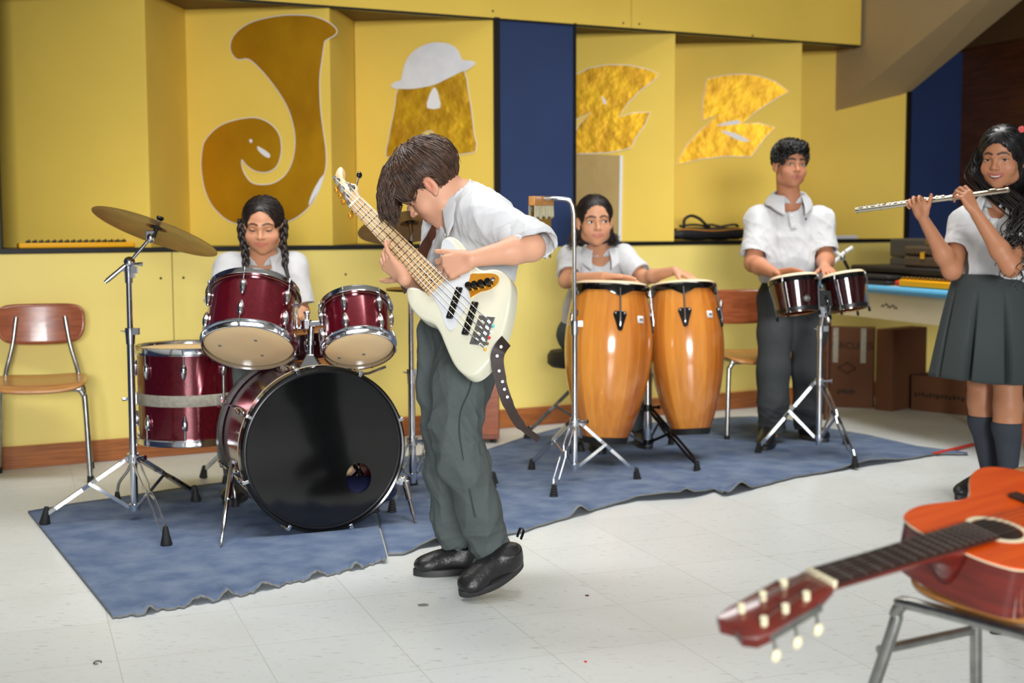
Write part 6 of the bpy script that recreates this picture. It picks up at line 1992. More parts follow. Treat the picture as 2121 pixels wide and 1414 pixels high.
# ------------------------------------------------------------------ the bass player
t = thing('person', 'boy in white shirt and grey trousers bent over a white bass', 'person', (P(960, 1200, 3.95).x, 3.95, 0))
BOY = t
# head
up_ = V(-0.70, 0.0, 0.714); fw_ = V(-0.714, 0.10, -0.70)
HB_ = Head(P(890, 382, 3.95), fw_, up_, 1.03)
sL, eL, wL = P(1012, 453, 3.83), P(1100, 512, 3.68), P(978, 536, 3.60)
wR = onplane(838, 577, HB + bn_ * 0.0, bn_)
kR_ = onplane(798, 537, HB + bn_ * 0.034, bn_); tR_ = onplane(797, 494, HB + bn_ * 0.02, bn_)
sR, eR = P(925, 470, 4.09), P(893, 598, 4.10)
nb = P(966, 428, 3.97)
chest, waist, pelv = P(984, 480, 3.97), P(972, 580, 3.98), P(958, 668, 3.98)
hL, kL, aL = P(975, 680, 3.90), P(945, 888, 3.80), P(1008, 1128, 3.87)
hR, kR, aR = P(925, 690, 4.05), P(916, 900, 4.02), P(945, 1120, 4.08)
fB = V(-0.88, -0.47, 0)
F = Field((min(wR.x, P(785, 480, 3.9).x) - 0.05, 3.45, 0.05), (eL.x + 0.08, 4.32, 1.36), 0.0027)
head_sdf(F, HB_, cheek=1.0, jaw=0.96)
F.cone(HB_.w(0, -0.025, -0.045), nb, 0.048, 0.052, 0.025)
F.cone(nb, chest, 0.06, 0.085, 0.05); F.cone(chest, pelv, 0.085, 0.075, 0.05)
arm_sdf(F, sL, eL, wL, 0.040, 0.036, 0.022); arm_sdf(F, sR, eR, wR, 0.038, 0.034, 0.022)
F.cone(nb, sL, 0.05, 0.045, 0.04); F.cone(nb, sR, 0.05, 0.045, 0.04)
# plucking hand lies over the strings
hand_sdf(F, wL, V(-0.86, 0.22, -0.30), V(-0.25, 0.15, 0.85), V(-0.2, 0.9, -0.35), 0.90,
         curls=((38, 48, 30), (48, 52, 30), (52, 55, 30), (55, 55, 30)), spread=(4, 1, -3, -8), thumb=(0.85, 0.5, 0.10), tcurl=8)
# fretting hand comes round the neck from below
hd_ = (kR_ - wR).normalized(); hn_ = (tR_ - kR_); hn_ = (hn_ - hd_ * hn_.dot(hd_)).normalized()
he_ = hd_.cross(hn_)
if he_.y < 0: he_ = -he_
hand_sdf(F, wR, hd_, he_ * 1.0, hn_, 0.84, curls=((34, 30, 22), (36, 26, 18), (30, 22, 16), (4, 18, 16)), spread=(14, 4, -6, -16), thumb=(0.45, 0.85, 0.05), tcurl=10)
for a, b, c in ((hL, kL, aL), (hR, kR, aR)):
    F.cone(pelv, a, 0.065, 0.06, 0.03); F.cone(a, b, 0.055, 0.042, 0.03); F.cone(b, c, 0.042, 0.032, 0.03)
vs, fs = F.mesh(1)
tint = face_tint(vs, HB_, (196, 116, 104), (70, 46, 34), 0.4)
L = HB_.loc(vs)
e_ = np.clip(1 - np.linalg.norm(L - np.array([-0.078, -0.01, -0.006]), axis=1) / 0.035, 0, 1) * 0.45
u = e_ > tint[:, 3]; tint[u, :3] = lin((216, 110, 92)); tint[u, 3] = e_[u]
body = fmesh('body', vs, fs, 'skin_fair', t, tint)
eyes(t, HB_, closed=True); mouth(t, HB_)
# hair: cap plus locks
Hh = HB_
FH = Field(Hh.c - 0.2, Hh.c + 0.2, 0.0035)
E = lambda c, r, k, op='u': FH.ell(Hh.w(*c), np.array(r) * Hh.s, Hh.R, k, op)
E((0, -0.012, 0.040), (0.0845, 0.106, 0.090), 0.01)
E((0, 0.045, 0.075), (0.070, 0.055, 0.042), 0.02)
E((0, 0.062, -0.035), (0.062, 0.060, 0.070), 0.012, 's')
for x in (-1, 1):
    E((x * 0.078, 0.035, -0.045), (0.034, 0.045, 0.062), 0.010, 's')
    E((x * 0.082, -0.012, -0.014), (0.022, 0.026, 0.036), 0.006, 's')
FH.half(Hh.w(0, -0.09, -0.062), Hh.R @ np.array((0, 0.35, -1)))
hv, hf = FH.mesh(1)
cap = (hv, hf)
sel = lambda c: (Hh.loc(c)[:, 2] > -0.045)
roots = scalp_points(hv, hf, 1500, sel, 5)
whorl = np.array([-0.012, -0.025, 0.125])
def flow(p, i):
    L = Hh.loc(p)
    d = L - whorl
    d[:, 2] *= 0.8
    d[:, 0] *= 1.25
    d[:, 1] += 0.02
    d = d / (np.linalg.norm(d, axis=1, keepdims=True) + 1e-6)
    sw = np.stack([-d[:, 1], d[:, 0], 0 * d[:, 0]], 1) * 0.35
    d = d + sw + np.array([0, 0, -0.35])
    return d @ Hh.R.T
st = strands(FH, roots, flow, 9, 0.0065, 0.0019, 0.0028, seed=2)
# fringe hanging straight down from the forehead
rs = np.random.RandomState(4)
n = 420
lx = rs.uniform(-0.062, 0.058, n); lz = rs.uniform(0.050, 0.105, n)
fr_ = np.array([Hh.w(a, 0.088 - 6 * a * a * 1.2 - (b - 0.05) * 0.45 + rs.uniform(-0.004, 0.004), b) for a, b in zip(lx, lz)])
def flow2(p, i):
    L = Hh.loc(p)
    fwd = np.array([0.0, 0.75, -0.15]) @ Hh.R.T
    g = np.array([0.10, -0.02, -1.0])
    w_ = min(1.0, 0.08 + i * 0.13)
    d = fwd[None] * (1 - w_) + g[None] * w_
    return d + rs.normal(size=p.shape) * 0.06
st2 = strands(FH, fr_, flow2, 13, 0.0088, 0.0021, 0.003, free=0, seed=3, wave=0.0035, wl=0.07)
ro3 = scalp_points(hv, hf, 260, lambda c: (Hh.loc(c)[:, 2] > 0.03), 12)
st3 = strands(FH, ro3, flow, 8, 0.0085, 0.0016, 0.0065, seed=21, wave=0.003, wl=0.06)
st2 = merge(st2, st3)
hv2, hf2 = merge(cap, st, st2)
fmesh('hair', hv2, hf2, 'hair_brown', t)
# shirt
FS_ = Field((P(870, 480, 4.0).x - 0.02, 3.55, 0.70), (eL.x + 0.12, 4.32, 1.26), 0.0042)
lat = V(0.47, -0.88, 0)
FS_.cone(P(968, 440, 3.97), P(986, 490, 3.97), 0.088, 0.105, 0.05, sq=(lat, 1.35))
FS_.cone(P(986, 490, 3.97), P(976, 560, 3.98), 0.108, 0.110, 0.05, sq=(lat, 1.30))
FS_.cone(P(976, 560, 3.98), P(966, 650, 3.98), 0.110, 0.108, 0.05, sq=(lat, 1.32))
dl = (eL - sL).normalized()
FS_.cone(sL - dl * 0.01, eL + V(0.012, -0.004, 0.012), 0.066, 0.062, 0.05, cut=(eL + dl * 0.012, dl * 0.75 + V(-0.15, -0.35, -0.65)))
dr = (eR - sR).normalized()
FS_.cone(sR, sR.lerp(eR, 0.8), 0.062, 0.062, 0.05, cut=(sR.lerp(eR, 0.75), dr))
FS_.cone(nb, sL, 0.060, 0.060, 0.05); FS_.cone(nb, sR, 0.060, 0.060, 0.05)
FS_.half(P(968, 588, 3.98), V(0.05, 0, -1))
FS_.cone(P(935, 385, 3.95), P(955, 440, 3.93), 0.050, 0.050, 0.008, op='s')
FS_.cone(P(930, 440, 3.93), P(905, 500, 3.84), 0.030, 0.016, 0.008, op='s')
FS_.cone(sL.lerp(eL, 0.75), eL + dl * 0.10, 0.052, 0.060, 0.004, op='s')
sv, sf = FS_.mesh(1)
sv = wrinkle(sv, sf, 0.0085, (15, 15, 10), 1.2)
sv = wrinkle(sv, sf, 0.004, (34, 34, 26), 2.7)
sh_ = fmesh('shirt', sv, sf, 'poly2', t)
sh_['label'] = 'short sleeved white shirt'
collar(sh_, P(952, 428, 3.955), (nb - V(0, 0, 0)) * 0 + V(-0.60, 0.02, 0.80), V(-0.78, -0.28, -0.56), r=(0.058, 0.060), h=0.030, flap=0.045, open_=(40, 24), tip=0.05, m='poly2')
for k, (px, py) in enumerate(((903, 487), (899, 512))):
    h_ = FS_.hit(P(px, py, 3.70), V(0.1, 1, 0), 0.5)
    if h_ is not None:
        mb = MB(); mb.lathe([(0.0, 0.002), (0.0055, 0.0015), (0.006, 0)], 12, frame(h_ - V(0, 0.004, 0), V(-0.5, -0.85, 0.1))); mb.build('button', 'button', sh_)
# trousers
FT = Field((P(860, 700, 4.0).x - 0.02, 3.62, 0.03), (P(1080, 900, 3.8).x, 4.26, 0.92), 0.0042)
FT.cone(P(968, 585, 3.98), P(960, 668, 3.98), 0.098, 0.108, 0.05, sq=(lat, 1.3))
FT.chain([P(972, 690, 3.92), P(955, 790, 3.86), kL, P(962, 960, 3.815), P(992, 1060, 3.85), P(1012, 1130, 3.87)], [0.098, 0.09, 0.071, 0.070, 0.070, 0.068], 0.03)
FT.chain([P(925, 690, 4.05), P(915, 800, 4.03), kR, P(920, 980, 4.03), P(935, 1060, 4.06), P(945, 1112, 4.08)], [0.09, 0.08, 0.064, 0.060, 0.060, 0.062], 0.03)
FT.half(P(968, 590, 3.98), V(0, 0, 1))
FT.half(P(1015, 1158, 3.87), V(0.25, 0, -1), (np.array((P(955, 1100, 3.7).x, 3.6, 0.0)), np.array((9, 3.97, 0.35))))
FT.half(P(940, 1138, 4.08), V(0.1, 0, -1), (np.array((-9, 3.97, 0.0)), np.array((9, 9, 0.35))))
tv, tf = FT.mesh(1)
z = tv[:, 2]
tv = wrinkle(tv, tf, 0.013, (12, 12, 6), 2.2)
tv = wrinkle(tv, tf, 0.006, (24, 24, 15), 3.7)
tv = wrinkle(tv, tf, 0.012, (14, 14, 34), 4.4, np.clip((0.26 - z) / 0.12, 0, 1) * 0.8 + 0.5 * np.exp(-((z - 0.47) / 0.09) ** 2))
tr_ = fmesh('trousers', tv, tf, 'trouser', t)
# side seam
pts = []
for px, py in ((983, 740), (975, 800), (955, 850), (952, 890), (958, 940), (970, 1000), (985, 1070)):
    h_ = FT.hit(P(px, py, 3.55), ray(px, py), 0.6)
    if h_ is not None: pts.append(h_ - V(0, 0.008, 0))
mb = MB(); mb.tube(spline(pts, 5), 0.0018, 6); mb.build('side_seam', 'trouserd', tr_)
# shoes: near one stands on the ball of the foot with the heel raised
toeN = FL(946, 1243); ballN = FL(1000, 1249)
hp_ = P(1088, 1168, 3.87)
sn = shoe(t, hp_ + V(-0.01, 0, 0), toeN + V(0.012, 0, 0.014), V(0.42, -0.05, 0.9), 0.042, 'shoe', 0.072, loop=True)
toeF, heelF = FL(857, 1196), FL(990, 1186)
shoe(t, heelF + V(0, 0.02, 0.001), toeF + V(0, 0.03, 0.001), V(0, 0, 1), 0.042, 'shoe', 0.072)
def polo(t, name, lat, tor, sleeves, hem, neck_sub, nk, wr=0.005, box=None, seed=1.0, h=0.0045, m='poly'):
    # tor: list of (point, radius, lateral factor); sleeves: list of (shoulder, elbow, r0, r1, fraction, flare)
    pts = [p for p, _, _ in tor] + [q for s in sleeves for q in (s[0], s[1])]
    lo = np.min([np.array(p) for p in pts], 0) - 0.28; hi = np.max([np.array(p) for p in pts], 0) + 0.24
    FS = Field(lo, hi, h)
    for (p, r, f), (p2, r2, f2) in zip(tor, tor[1:]):
        FS.cone(p, p2, r, r2, 0.04, sq=(lat, (f + f2) / 2))
    FS.cone(nk[0], tor[0][0], nk[1], tor[0][1], 0.03)
    for s0, e0, r0, r1, fr_, _ in sleeves:
        d = (e0 - s0).normalized()
        end = s0.lerp(e0, fr_)
        FS.cone(s0, end + d * 0.03, r0, r1, 0.035, cut=(end, d))
        FS.cone(tor[0][0], s0, r0 * 0.85, r0 * 0.95, 0.04)
    if hem is not None: FS.half(*hem)
    for a in neck_sub: FS.cone(*a, 0.012, op='s')
    for s0, e0, r0, r1, fr_, _ in sleeves:
        d = (e0 - s0).normalized(); end = s0.lerp(e0, fr_)
        FS.cone(end - d * 0.012, end + d * 0.08, r1 - 0.012, r1 - 0.006, 0.003, op='s')
    sv, sf = FS.mesh(1)
    sv = wrinkle(sv, sf, wr, (15, 15, 9), seed)
    sv = wrinkle(sv, sf, wr * 0.45, (34, 34, 24), seed + 1)
    o = fmesh(name, sv, sf, m, t)
    return o, FS
def placket(parent, FS, pts, fw, w=0.026, nb=2):
    q = []
    for p in pts:
        h = FS.hit(Vector(p) + Vector(fw) * 0.15, -Vector(fw), 0.35)
        if h is not None: q.append(h + Vector(fw) * 0.0035)
    if len(q) < 2: return
    mb = MB()
    side = Vector(fw).cross(V(0, 0, 1)).normalized()
    ribbon(q, w, Vector(fw), 0.004).build('placket', 'poly', parent, smooth=60)
    for k in range(nb):
        p = q[0].lerp(q[-1], 0.2 + 0.6 * k / max(1, nb - 1)) + Vector(fw) * 0.004
        mb = MB(); mb.lathe([(0, 0.002), (0.005, 0.0016), (0.0055, 0)], 12, frame(p, fw)); mb.build('button', 'button', parent)
def skin(t, F, H, m, lip, brow, blush=0.2, smile=0.0, bw=0.0034, part=0.0):
    vs, fs = F.mesh(1)
    return fmesh('body', vs, fs, m, t, face_tint(vs, H, lip, brow, blush, smile, bw, part))
def cap_field(H, prims, cuts=(), h=0.004, R=0.2):
    FH = Field(H.c - R, H.c + R, h)
    for c, r, k, op in prims:
        FH.ell(H.w(*c), np.array(r) * H.s, H.R, k, op)
    for p, n in cuts:
        FH.half(H.w(*p), H.R @ np.array(n, float))
    return FH
def bounds(pts, pad=0.12):
    a = np.array([tuple(p) for p in pts])
    return a.min(0) - pad, a.max(0) + pad
# ------------------------------------------------------------------ the drummer
Y = 5.42
t = thing('person', 'girl with two braids looking down behind the drum kit', 'person', (P(540, 900, Y).x, Y, 0))
H = Head(P(545, 464, 5.34), V(0.03, -0.95, -0.30), V(0.015, -0.30, 0.95), 1.0)
sR, eR, wR = P(480, 557, Y), P(450, 646, 5.36), P(560, 668, 5.13)
sL, eL, wL = P(602, 557, Y), P(622, 646, 5.40), P(620, 668, 5.16)
nb = P(542, 532, 5.43); chest = P(542, 590, 5.46); pel = P(538, 700, 5.5)
kR, kL = P(496, 712, 5.20), P(640, 714, 5.26)
aR, aL = V(kR.x, 5.2, 0.09), V(kL.x, 5.26, 0.09)
F = Field(*bounds([H.c + 0.06, H.c - 0.04, sR, eR, wR, sL, eL, wL, pel, kR, kL, aR, aL], 0.1), 0.0036)
head_sdf(F, H, cheek=1.28, jaw=1.2, smile=0.3)
F.cone(H.w(0, -0.03, -0.05), nb, 0.046, 0.050, 0.02)
F.cone(nb, chest, 0.046, 0.058, 0.03); F.cone(chest, pel, 0.058, 0.065, 0.03)
for a, b, c, k, an in ((sR, eR, wR, kR, aR), (sL, eL, wL, kL, aL)):
    F.cone(nb, a, 0.036, 0.036, 0.02); arm_sdf(F, a, b, c, 0.04, 0.034, 0.022)
    F.cone(pel, k, 0.06, 0.045, 0.03); F.cone(k, an, 0.048, 0.034, 0.02)
hand_sdf(F, wR, V(0.5, -0.8, -0.15), V(-0.4, -0.5, 0.8) * -1, V(0, 0, -1), 0.86, curls=((40, 60, 40),) * 4)
hand_sdf(F, wL, V(-0.4, -0.85, -0.15), V(0.4, -0.5, 0.8), V(0, 0, -1), 0.86, curls=((40, 60, 40),) * 4)
skin(t, F, H, 'skin_tan', (196, 112, 100), (46, 30, 24), 0.45, 0.3)
eyes(t, H, closed=True, lash=0.0019); mouth(t, H, smile=0.3)
FH = cap_field(H, [((0, -0.012, 0.032), (0.0800, 0.098, 0.078), 0.01, 'u'), ((0, 0.084, -0.022), (0.070, 0.052, 0.100), 0.008, 's'), ((0.076, 0.035, -0.05), (0.03, 0.05, 0.055), 0.008, 's'), ((-0.076, 0.035, -0.05), (0.03, 0.05, 0.055), 0.008, 's'), ((0, 0.05, 0.120), (0.0022, 0.06, 0.02), 0.002, 's')], [((0, 0, -0.06), (0, 0.2, -1))])
hv, hf = FH.mesh(1)
rts = scalp_points(hv, hf, 900, lambda c: H.loc(c)[:, 2] > -0.03, 3)
def flowb(p, i):
    L = H.loc(p)
    d = np.stack([np.sign(L[:, 0]) * (0.7 + 0 * L[:, 0]), -0.28 + 0 * L[:, 0], -0.55 + 0 * L[:, 0]], 1)
    return d @ H.R.T
st = strands(FH, rts, flowb, 6, 0.009, 0.0015, 0.0008, seed=5)
fmesh('hair', *merge((hv, hf), st), 'hair_darkbrown', t)
def braid(pts, r, nm, tail):
    pp = spline(pts, 14)
    mb = MB()
    tot = sum((a - b).length for a, b in zip(pp, pp[1:]))
    for s in range(3):
        q = []; rr = []; acc = 0
        for i, p in enumerate(pp):
            if i: acc += (pp[i] - pp[i - 1]).length
            a = acc / 0.052 * 2 * PI / 1.0 * 0.5 + s * 2 * PI / 3
            f = 1 - 0.35 * acc / tot
            q.append(p + V(math.sin(a) * r * 0.75 * f, -math.sin(2 * a) * r * 0.45 * f, 0))
            rr.append(r * 0.62 * f * (0.9 + 0.18 * math.cos(2 * a)))
        mb.tube(q, rr, 10)
    b = mb.build(nm, 'hair_darkbrown', t, smooth=180)
    mb = MB(); e = pp[-1]; d = (pp[-1] - pp[-3]).normalized()
    rs = random.Random(5)
    mb.tube(spline([e - d * 0.005] + tail, 6), [r * 0.55 * max(0.12, 1 - k / (6 * len(tail)) * 0.9) for k in range(6 * len(tail) + 1)], 10)
    mb.build('braid_tail', 'hair_darkbrown', b, smooth=180)
    mb = MB(); mb.lathe([(r * 0.5, -0.005), (r * 0.68, 0), (r * 0.5, 0.005)], 14, frame(e, d)); mb.build('hair_band', 'black', b)
braid([P(503, 455, 5.36), P(501, 480, 5.35), P(506, 510, 5.345), P(509, 540, 5.33), P(508, 562, 5.30)], 0.0185, 'braid', [P(508, 580, 5.29), P(510, 600, 5.29)])
braid([P(586, 455, 5.36), P(588, 480, 5.35), P(586, 505, 5.34), P(591, 530, 5.33), P(590, 550, 5.31)], 0.0175, 'braid', [P(596, 570, 5.31), P(604, 592, 5.31), P(611, 622, 5.31)])
lat = V(1, 0.05, 0)
o, FS = polo(t, 'polo_shirt', lat, [(P(543, 574, 5.45), 0.076, 1.5), (P(542, 600, 5.46), 0.105, 1.35), (P(540, 660, 5.48), 0.108, 1.3), (P(539, 705, 5.5), 0.11, 1.3)],
             [(sR, eR, 0.066, 0.068, 0.86, 0), (sL, eL, 0.066, 0.068, 0.86, 0)], (P(540, 722, 5.5), V(0, 0, -1)), [(P(543, 515, 5.36), P(543, 545, 5.40), 0.054, 0.046), (P(543, 540, 5.36), P(547, 568, 5.33), 0.026, 0.006)], (P(543, 545, 5.45), 0.068), 0.006, seed=3.1)
o['label'] = 'white polo shirt'
collar(o, P(543, 533, 5.43), V(0, -0.34, 0.94), V(0.04, -0.94, -0.34), r=(0.066, 0.066), h=0.022, flap=0.050, open_=(34, 8), tip=0.040)
placket(o, FS, [P(545, 556, 5.3), P(545, 575, 5.3), P(545, 600, 5.3)], V(0, -1, 0), 0.024)
FT = Field(*bounds([pel, kR, kL, aR, aL], 0.16), 0.006)
FT.cone(P(539, 690, 5.5), pel, 0.11, 0.12, 0.03, sq=(lat, 1.2))
for k, a in ((kR, aR), (kL, aL)):
    FT.cone(pel, k, 0.10, 0.075, 0.04); FT.cone(k, a, 0.072, 0.065, 0.02)
FT.half((0, 0, 0.07), (0, 0, -1))
tv, tf = FT.mesh(1); tv = wrinkle(tv, tf, 0.006, (14, 14, 12), 5); fmesh('trousers', tv, tf, 'trouser', t)
for a in (aR, aL):
    shoe(t, V(a.x, a.y + 0.05, 0.012), V(a.x + (0.02 if a is aL else -0.02), a.y - 0.18, 0.012), V(0, 0, 1), 0.040)
# ------------------------------------------------------------------ the conga player
Y = 6.36
t = thing('person', 'girl with shoulder length dark hair seated behind the two congas', 'person', (P(1215, 900, Y).x, Y, 0))
H = Head(P(1232, 456, 6.24), V(0.10, -0.985, -0.10), V(-0.03, -0.08, 1), 1.05)
sR, eR, wR = P(1184, 534, 6.38), P(1172, 582, 6.24), P(1252, 572, 6.00)
sL, eL, wL = P(1290, 534, 6.38), P(1336, 576, 6.26), P(1398, 560, 6.08)
nb = P(1240, 524, 6.36); chest = P(1238, 575, 6.40); pel = P(1206, 690, 6.44)
kR, kL = P(1222, 738, 6.14), P(1322, 742, 6.33)
aR, aL = V(kR.x + 0.03, 6.28, 0.09), V(kL.x + 0.02, 6.42, 0.09)
F = Field(*bounds([H.c + 0.06, H.c - 0.06, sR, eR, wR, sL, eL, wL + V(0.14, 0, 0), pel, kR, kL, aR, aL], 0.1), 0.0038)
head_sdf(F, H, cheek=0.98, jaw=0.96)
F.cone(H.w(0, -0.03, -0.05), nb, 0.045, 0.048, 0.02)
F.cone(nb, chest, 0.044, 0.055, 0.03); F.cone(chest, pel, 0.055, 0.06, 0.03)
for a, b, c, k, an in ((sR, eR, wR, kR, aR), (sL, eL, wL, kL, aL)):
    F.cone(nb, a, 0.036, 0.036, 0.02); arm_sdf(F, a, b, c, 0.038, 0.031, 0.020)
    F.cone(pel, k, 0.06, 0.045, 0.03); F.cone(k, an, 0.048, 0.034, 0.02)
hand_sdf(F, wR, V(0.97, -0.20, -0.10), V(0.15, -0.9, 0.3), V(0, 0, -1), 0.88, curls=((4, 6, 4), (6, 8, 5), (6, 8, 5), (6, 8, 5)), spread=(8, 2, -4, -10), thumb=(0.75, 0.65, 0.15))
hand_sdf(F, wL, V(0.78, -0.48, -0.36), V(-0.75, -0.62, 0.1), V(-0.2, 0.1, -1), 0.88, curls=((10, 12, 8), (8, 10, 6), (6, 10, 6), (8, 12, 6)), spread=(10, 3, -4, -11), thumb=(0.7, 0.7, 0.25))
skin(t, F, H, 'skin_tan', (188, 112, 98), (44, 30, 24), 0.22, bw=0.0040)
eyes(t, H, gaze=(-0.0042, 0.0004), op=1.05, lash=0.0012); mouth(t, H)
FH = cap_field(H, [((0, -0.014, 0.030), (0.0800, 0.096, 0.083), 0.01, 'u'), ((0, -0.035, -0.04), (0.080, 0.066, 0.085), 0.03, 'u'), ((0, 0.082, -0.030), (0.068, 0.062, 0.104), 0.008, 's'), ((0.086, 0.012, -0.02), (0.026, 0.034, 0.044), 0.006, 's'), ((-0.086, 0.012, -0.02), (0.026, 0.034, 0.044), 0.006, 's')], [((0, 0, -0.105), (0, 0, -1))])
hv, hf = FH.mesh(1)
rts = scalp_points(hv, hf, 900, lambda c: H.loc(c)[:, 2] > -0.08, 3)
def flowc(p, i):
    L = H.loc(p)
    d = np.stack([np.sign(L[:, 0]) * 0.35 * (L[:, 2] > 0.06), -0.55 * (L[:, 2] > -0.0), -0.7 + 0 * L[:, 0]], 1)
    return d @ H.R.T
st = strands(FH, rts, flowc, 7, 0.011, 0.0016, 0.001, seed=5)
rs = np.random.RandomState(8)
n = 260
sd_ = rs.choice([-1, 1], n)
ro = np.array([H.w(s * rs.uniform(0.055, 0.085), rs.uniform(-0.075, -0.025), rs.uniform(-0.07, -0.02)) for s in sd_])
def flowt(p, i):
    L = H.loc(p)
    return np.stack([np.sign(L[:, 0]) * (0.10 + 0.16 * max(0, i - 4)), 0 * L[:, 0] - 0.1, -1 + 0.13 * i + 0 * L[:, 0]], 1) @ H.R.T
st2 = strands(FH, ro, flowt, 9, 0.0095, 0.0026, 0.001, free=0, seed=6, wave=0.002)
fmesh('hair', *merge((hv, hf), st, st2), 'hair_darkbrown', t)
lat = V(1, 0.1, 0)
o, FS = polo(t, 'polo_shirt', lat, [(P(1240, 562, 6.39), 0.072, 1.4), (P(1236, 590, 6.41), 0.095, 1.25), (P(1222, 640, 6.43), 0.098, 1.2), (P(1212, 680, 6.44), 0.105, 1.2)],
             [(sR, eR + V(0.01, 0, 0.0), 0.060, 0.060, 0.78, 0), (sL, eL, 0.060, 0.058, 0.80, 0)], (P(1210, 682, 6.44), V(-0.1, 0, -1)), [(P(1242, 505, 6.30), P(1242, 530, 6.33), 0.052, 0.046), (P(1243, 526, 6.30), P(1247, 552, 6.27), 0.026, 0.006)], (P(1241, 533, 6.38), 0.066), 0.006, seed=5.3)
o['label'] = 'white polo shirt'
collar(o, P(1241, 520, 6.365), V(0.0, -0.22, 1), V(0.06, -0.97, -0.22), r=(0.064, 0.064), h=0.022, flap=0.052, open_=(32, 7), tip=0.042)
placket(o, FS, [P(1246, 550, 6.25), P(1246, 562, 6.25), P(1246, 578, 6.25)], V(0, -1, 0), 0.024)
FT = Field(*bounds([pel, kR, kL, aR, aL], 0.17), 0.006)
FT.cone(P(1212, 672, 6.44), pel, 0.10, 0.11, 0.03, sq=(lat, 1.15))
for k, a in ((kR, aR), (kL, aL)):
    FT.cone(pel + V(0, 0, -0.0), k, 0.09, 0.07, 0.04); FT.cone(k, a, 0.068, 0.058, 0.02)
FT.half((0, 0, 0.07), (0, 0, -1))
tv, tf = FT.mesh(1); tv = wrinkle(tv, tf, 0.007, (14, 14, 12), 6); fmesh('trousers', tv, tf, 'trouser', t)
for a in (aR, aL):
    shoe(t, V(a.x, a.y + 0.05, 0.012), V(a.x + 0.02, a.y - 0.17, 0.012), V(0, 0, 1), 0.038)
tx, ty = P(1206, 720, 6.46).x, 6.46
t = thing('drum_throne', 'round black stool carrying the girl at the congas', 'stool', (tx, ty, 0))
zs = pel.z - 0.085
mb = MB(); mb.lathe([(0, zs - 0.075), (0.15, zs - 0.075), (0.168, zs - 0.06), (0.168, zs - 0.02), (0.155, zs), (0, zs + 0.004)], 36, Matrix.Translation((tx, ty, 0))); mb.build('seat', 'clothblack', t)
mb = MB(); mb.tube([V(tx, ty, 0.08), V(tx, ty, zs - 0.075)], 0.013, 12); mb.build('pole', 'steel', t)
tripod(t, (tx, ty), 0.30, 0.12, [FL(1092, 912), V(tx + 0.27, ty + 0.02, 0), V(tx - 0.02, ty - 0.26, 0)], m='steel', ringed=False)
# ------------------------------------------------------------------ the bongo player
Y = 6.48
t = thing('person', 'boy in white polo shirt standing at the bongos looking aside', 'person', (P(1640, 920, Y).x, Y, 0))
H = Head(P(1637, 341, 6.44), V(0.21, -0.975, -0.02), V(0.05, -0.02, 1), 0.985)
sR, eR, wR = P(1574, 456, 6.52), P(1560, 545, 6.44), P(1606, 566, 6.20)
sL, eL, wL = P(1697, 456, 6.52), P(1710, 538, 6.44), P(1708, 552, 6.26)
nb = P(1634, 415, 6.5); chest = P(1634, 470, 6.52); pel = P(1638, 600, 6.54)
hR, kR, aR = P(1606, 622, 6.52), P(1603, 765, 6.46), P(1597, 895, 6.44)
hL, kL, aL = P(1672, 622, 6.54), P(1672, 765, 6.52), P(1676, 890, 6.54)
F = Field(*bounds([H.c + 0.06, H.c - 0.06, sR, eR, wR, sL, eL, wL, wL - V(0, 0.12, 0), wR - V(0, 0.1, 0), pel, kR, kL, aR, aL], 0.1), 0.004)
head_sdf(F, H, cheek=1.15, jaw=1.16, part=0.6)
F.cone(H.w(0, -0.03, -0.05), nb, 0.052, 0.056, 0.02)
F.cone(nb, chest, 0.046, 0.058, 0.03); F.cone(chest, pel, 0.058, 0.065, 0.03)
for a, b, c, h_, k, an in ((sR, eR, wR, hR, kR, aR), (sL, eL, wL, hL, kL, aL)):
    F.cone(nb, a, 0.036, 0.036, 0.02); arm_sdf(F, a, b, c, 0.043, 0.040, 0.024)
    F.cone(pel, h_, 0.06, 0.06, 0.03); F.cone(h_, k, 0.06, 0.048, 0.03); F.cone(k, an, 0.046, 0.034, 0.02)
hand_sdf(F, wR, V(0.62, -0.74, 0.16), V(-0.7, -0.6, 0.2), V(0, 0, -1), 0.88, curls=((2, 6, 4), (4, 6, 4), (4, 6, 4), (4, 8, 4)), spread=(8, 2, -4, -10))
hand_sdf(F, wL, V(0.02, -0.95, -0.25), V(-1, 0, 0.1), V(0, 0, -1), 0.88, curls=((4, 8, 4), (4, 8, 4), (6, 8, 4), (6, 8, 4)), spread=(8, 2, -4, -10))
skin(t, F, H, 'skin_warm', (172, 100, 88), (30, 20, 18), 0.25, bw=0.0044, part=1.0)
eyes(t, H, gaze=(0.0034, 0.0), op=0.85, lash=0.0012); mouth(t, H, part=0.7)
FH = cap_field(H, [((0, -0.012, 0.038), (0.0815, 0.098, 0.084), 0.01, 'u'), ((0.01, 0.050, 0.085), (0.068, 0.042, 0.028), 0.02, 'u'), ((0, 0.076, -0.028), (0.071, 0.056, 0.088), 0.008, 's'), ((0.080, 0.03, -0.045), (0.03, 0.05, 0.062), 0.008, 's'), ((-0.080, 0.03, -0.045), (0.03, 0.05, 0.062), 0.008, 's'), ((0.082, -0.01, -0.02), (0.02, 0.026, 0.036), 0.006, 's'), ((-0.082, -0.01, -0.02), (0.02, 0.026, 0.036), 0.006, 's')], [((0, -0.09, -0.05), (0, 0.4, -1))])
hv, hf = FH.mesh(1)
hv = wrinkle(hv, hf, 0.007, (75, 75, 75), 2.0)
rts = scalp_points(hv, hf, 700, lambda c: H.loc(c)[:, 2] > 0.0, 3)
rs = np.random.RandomState(3)
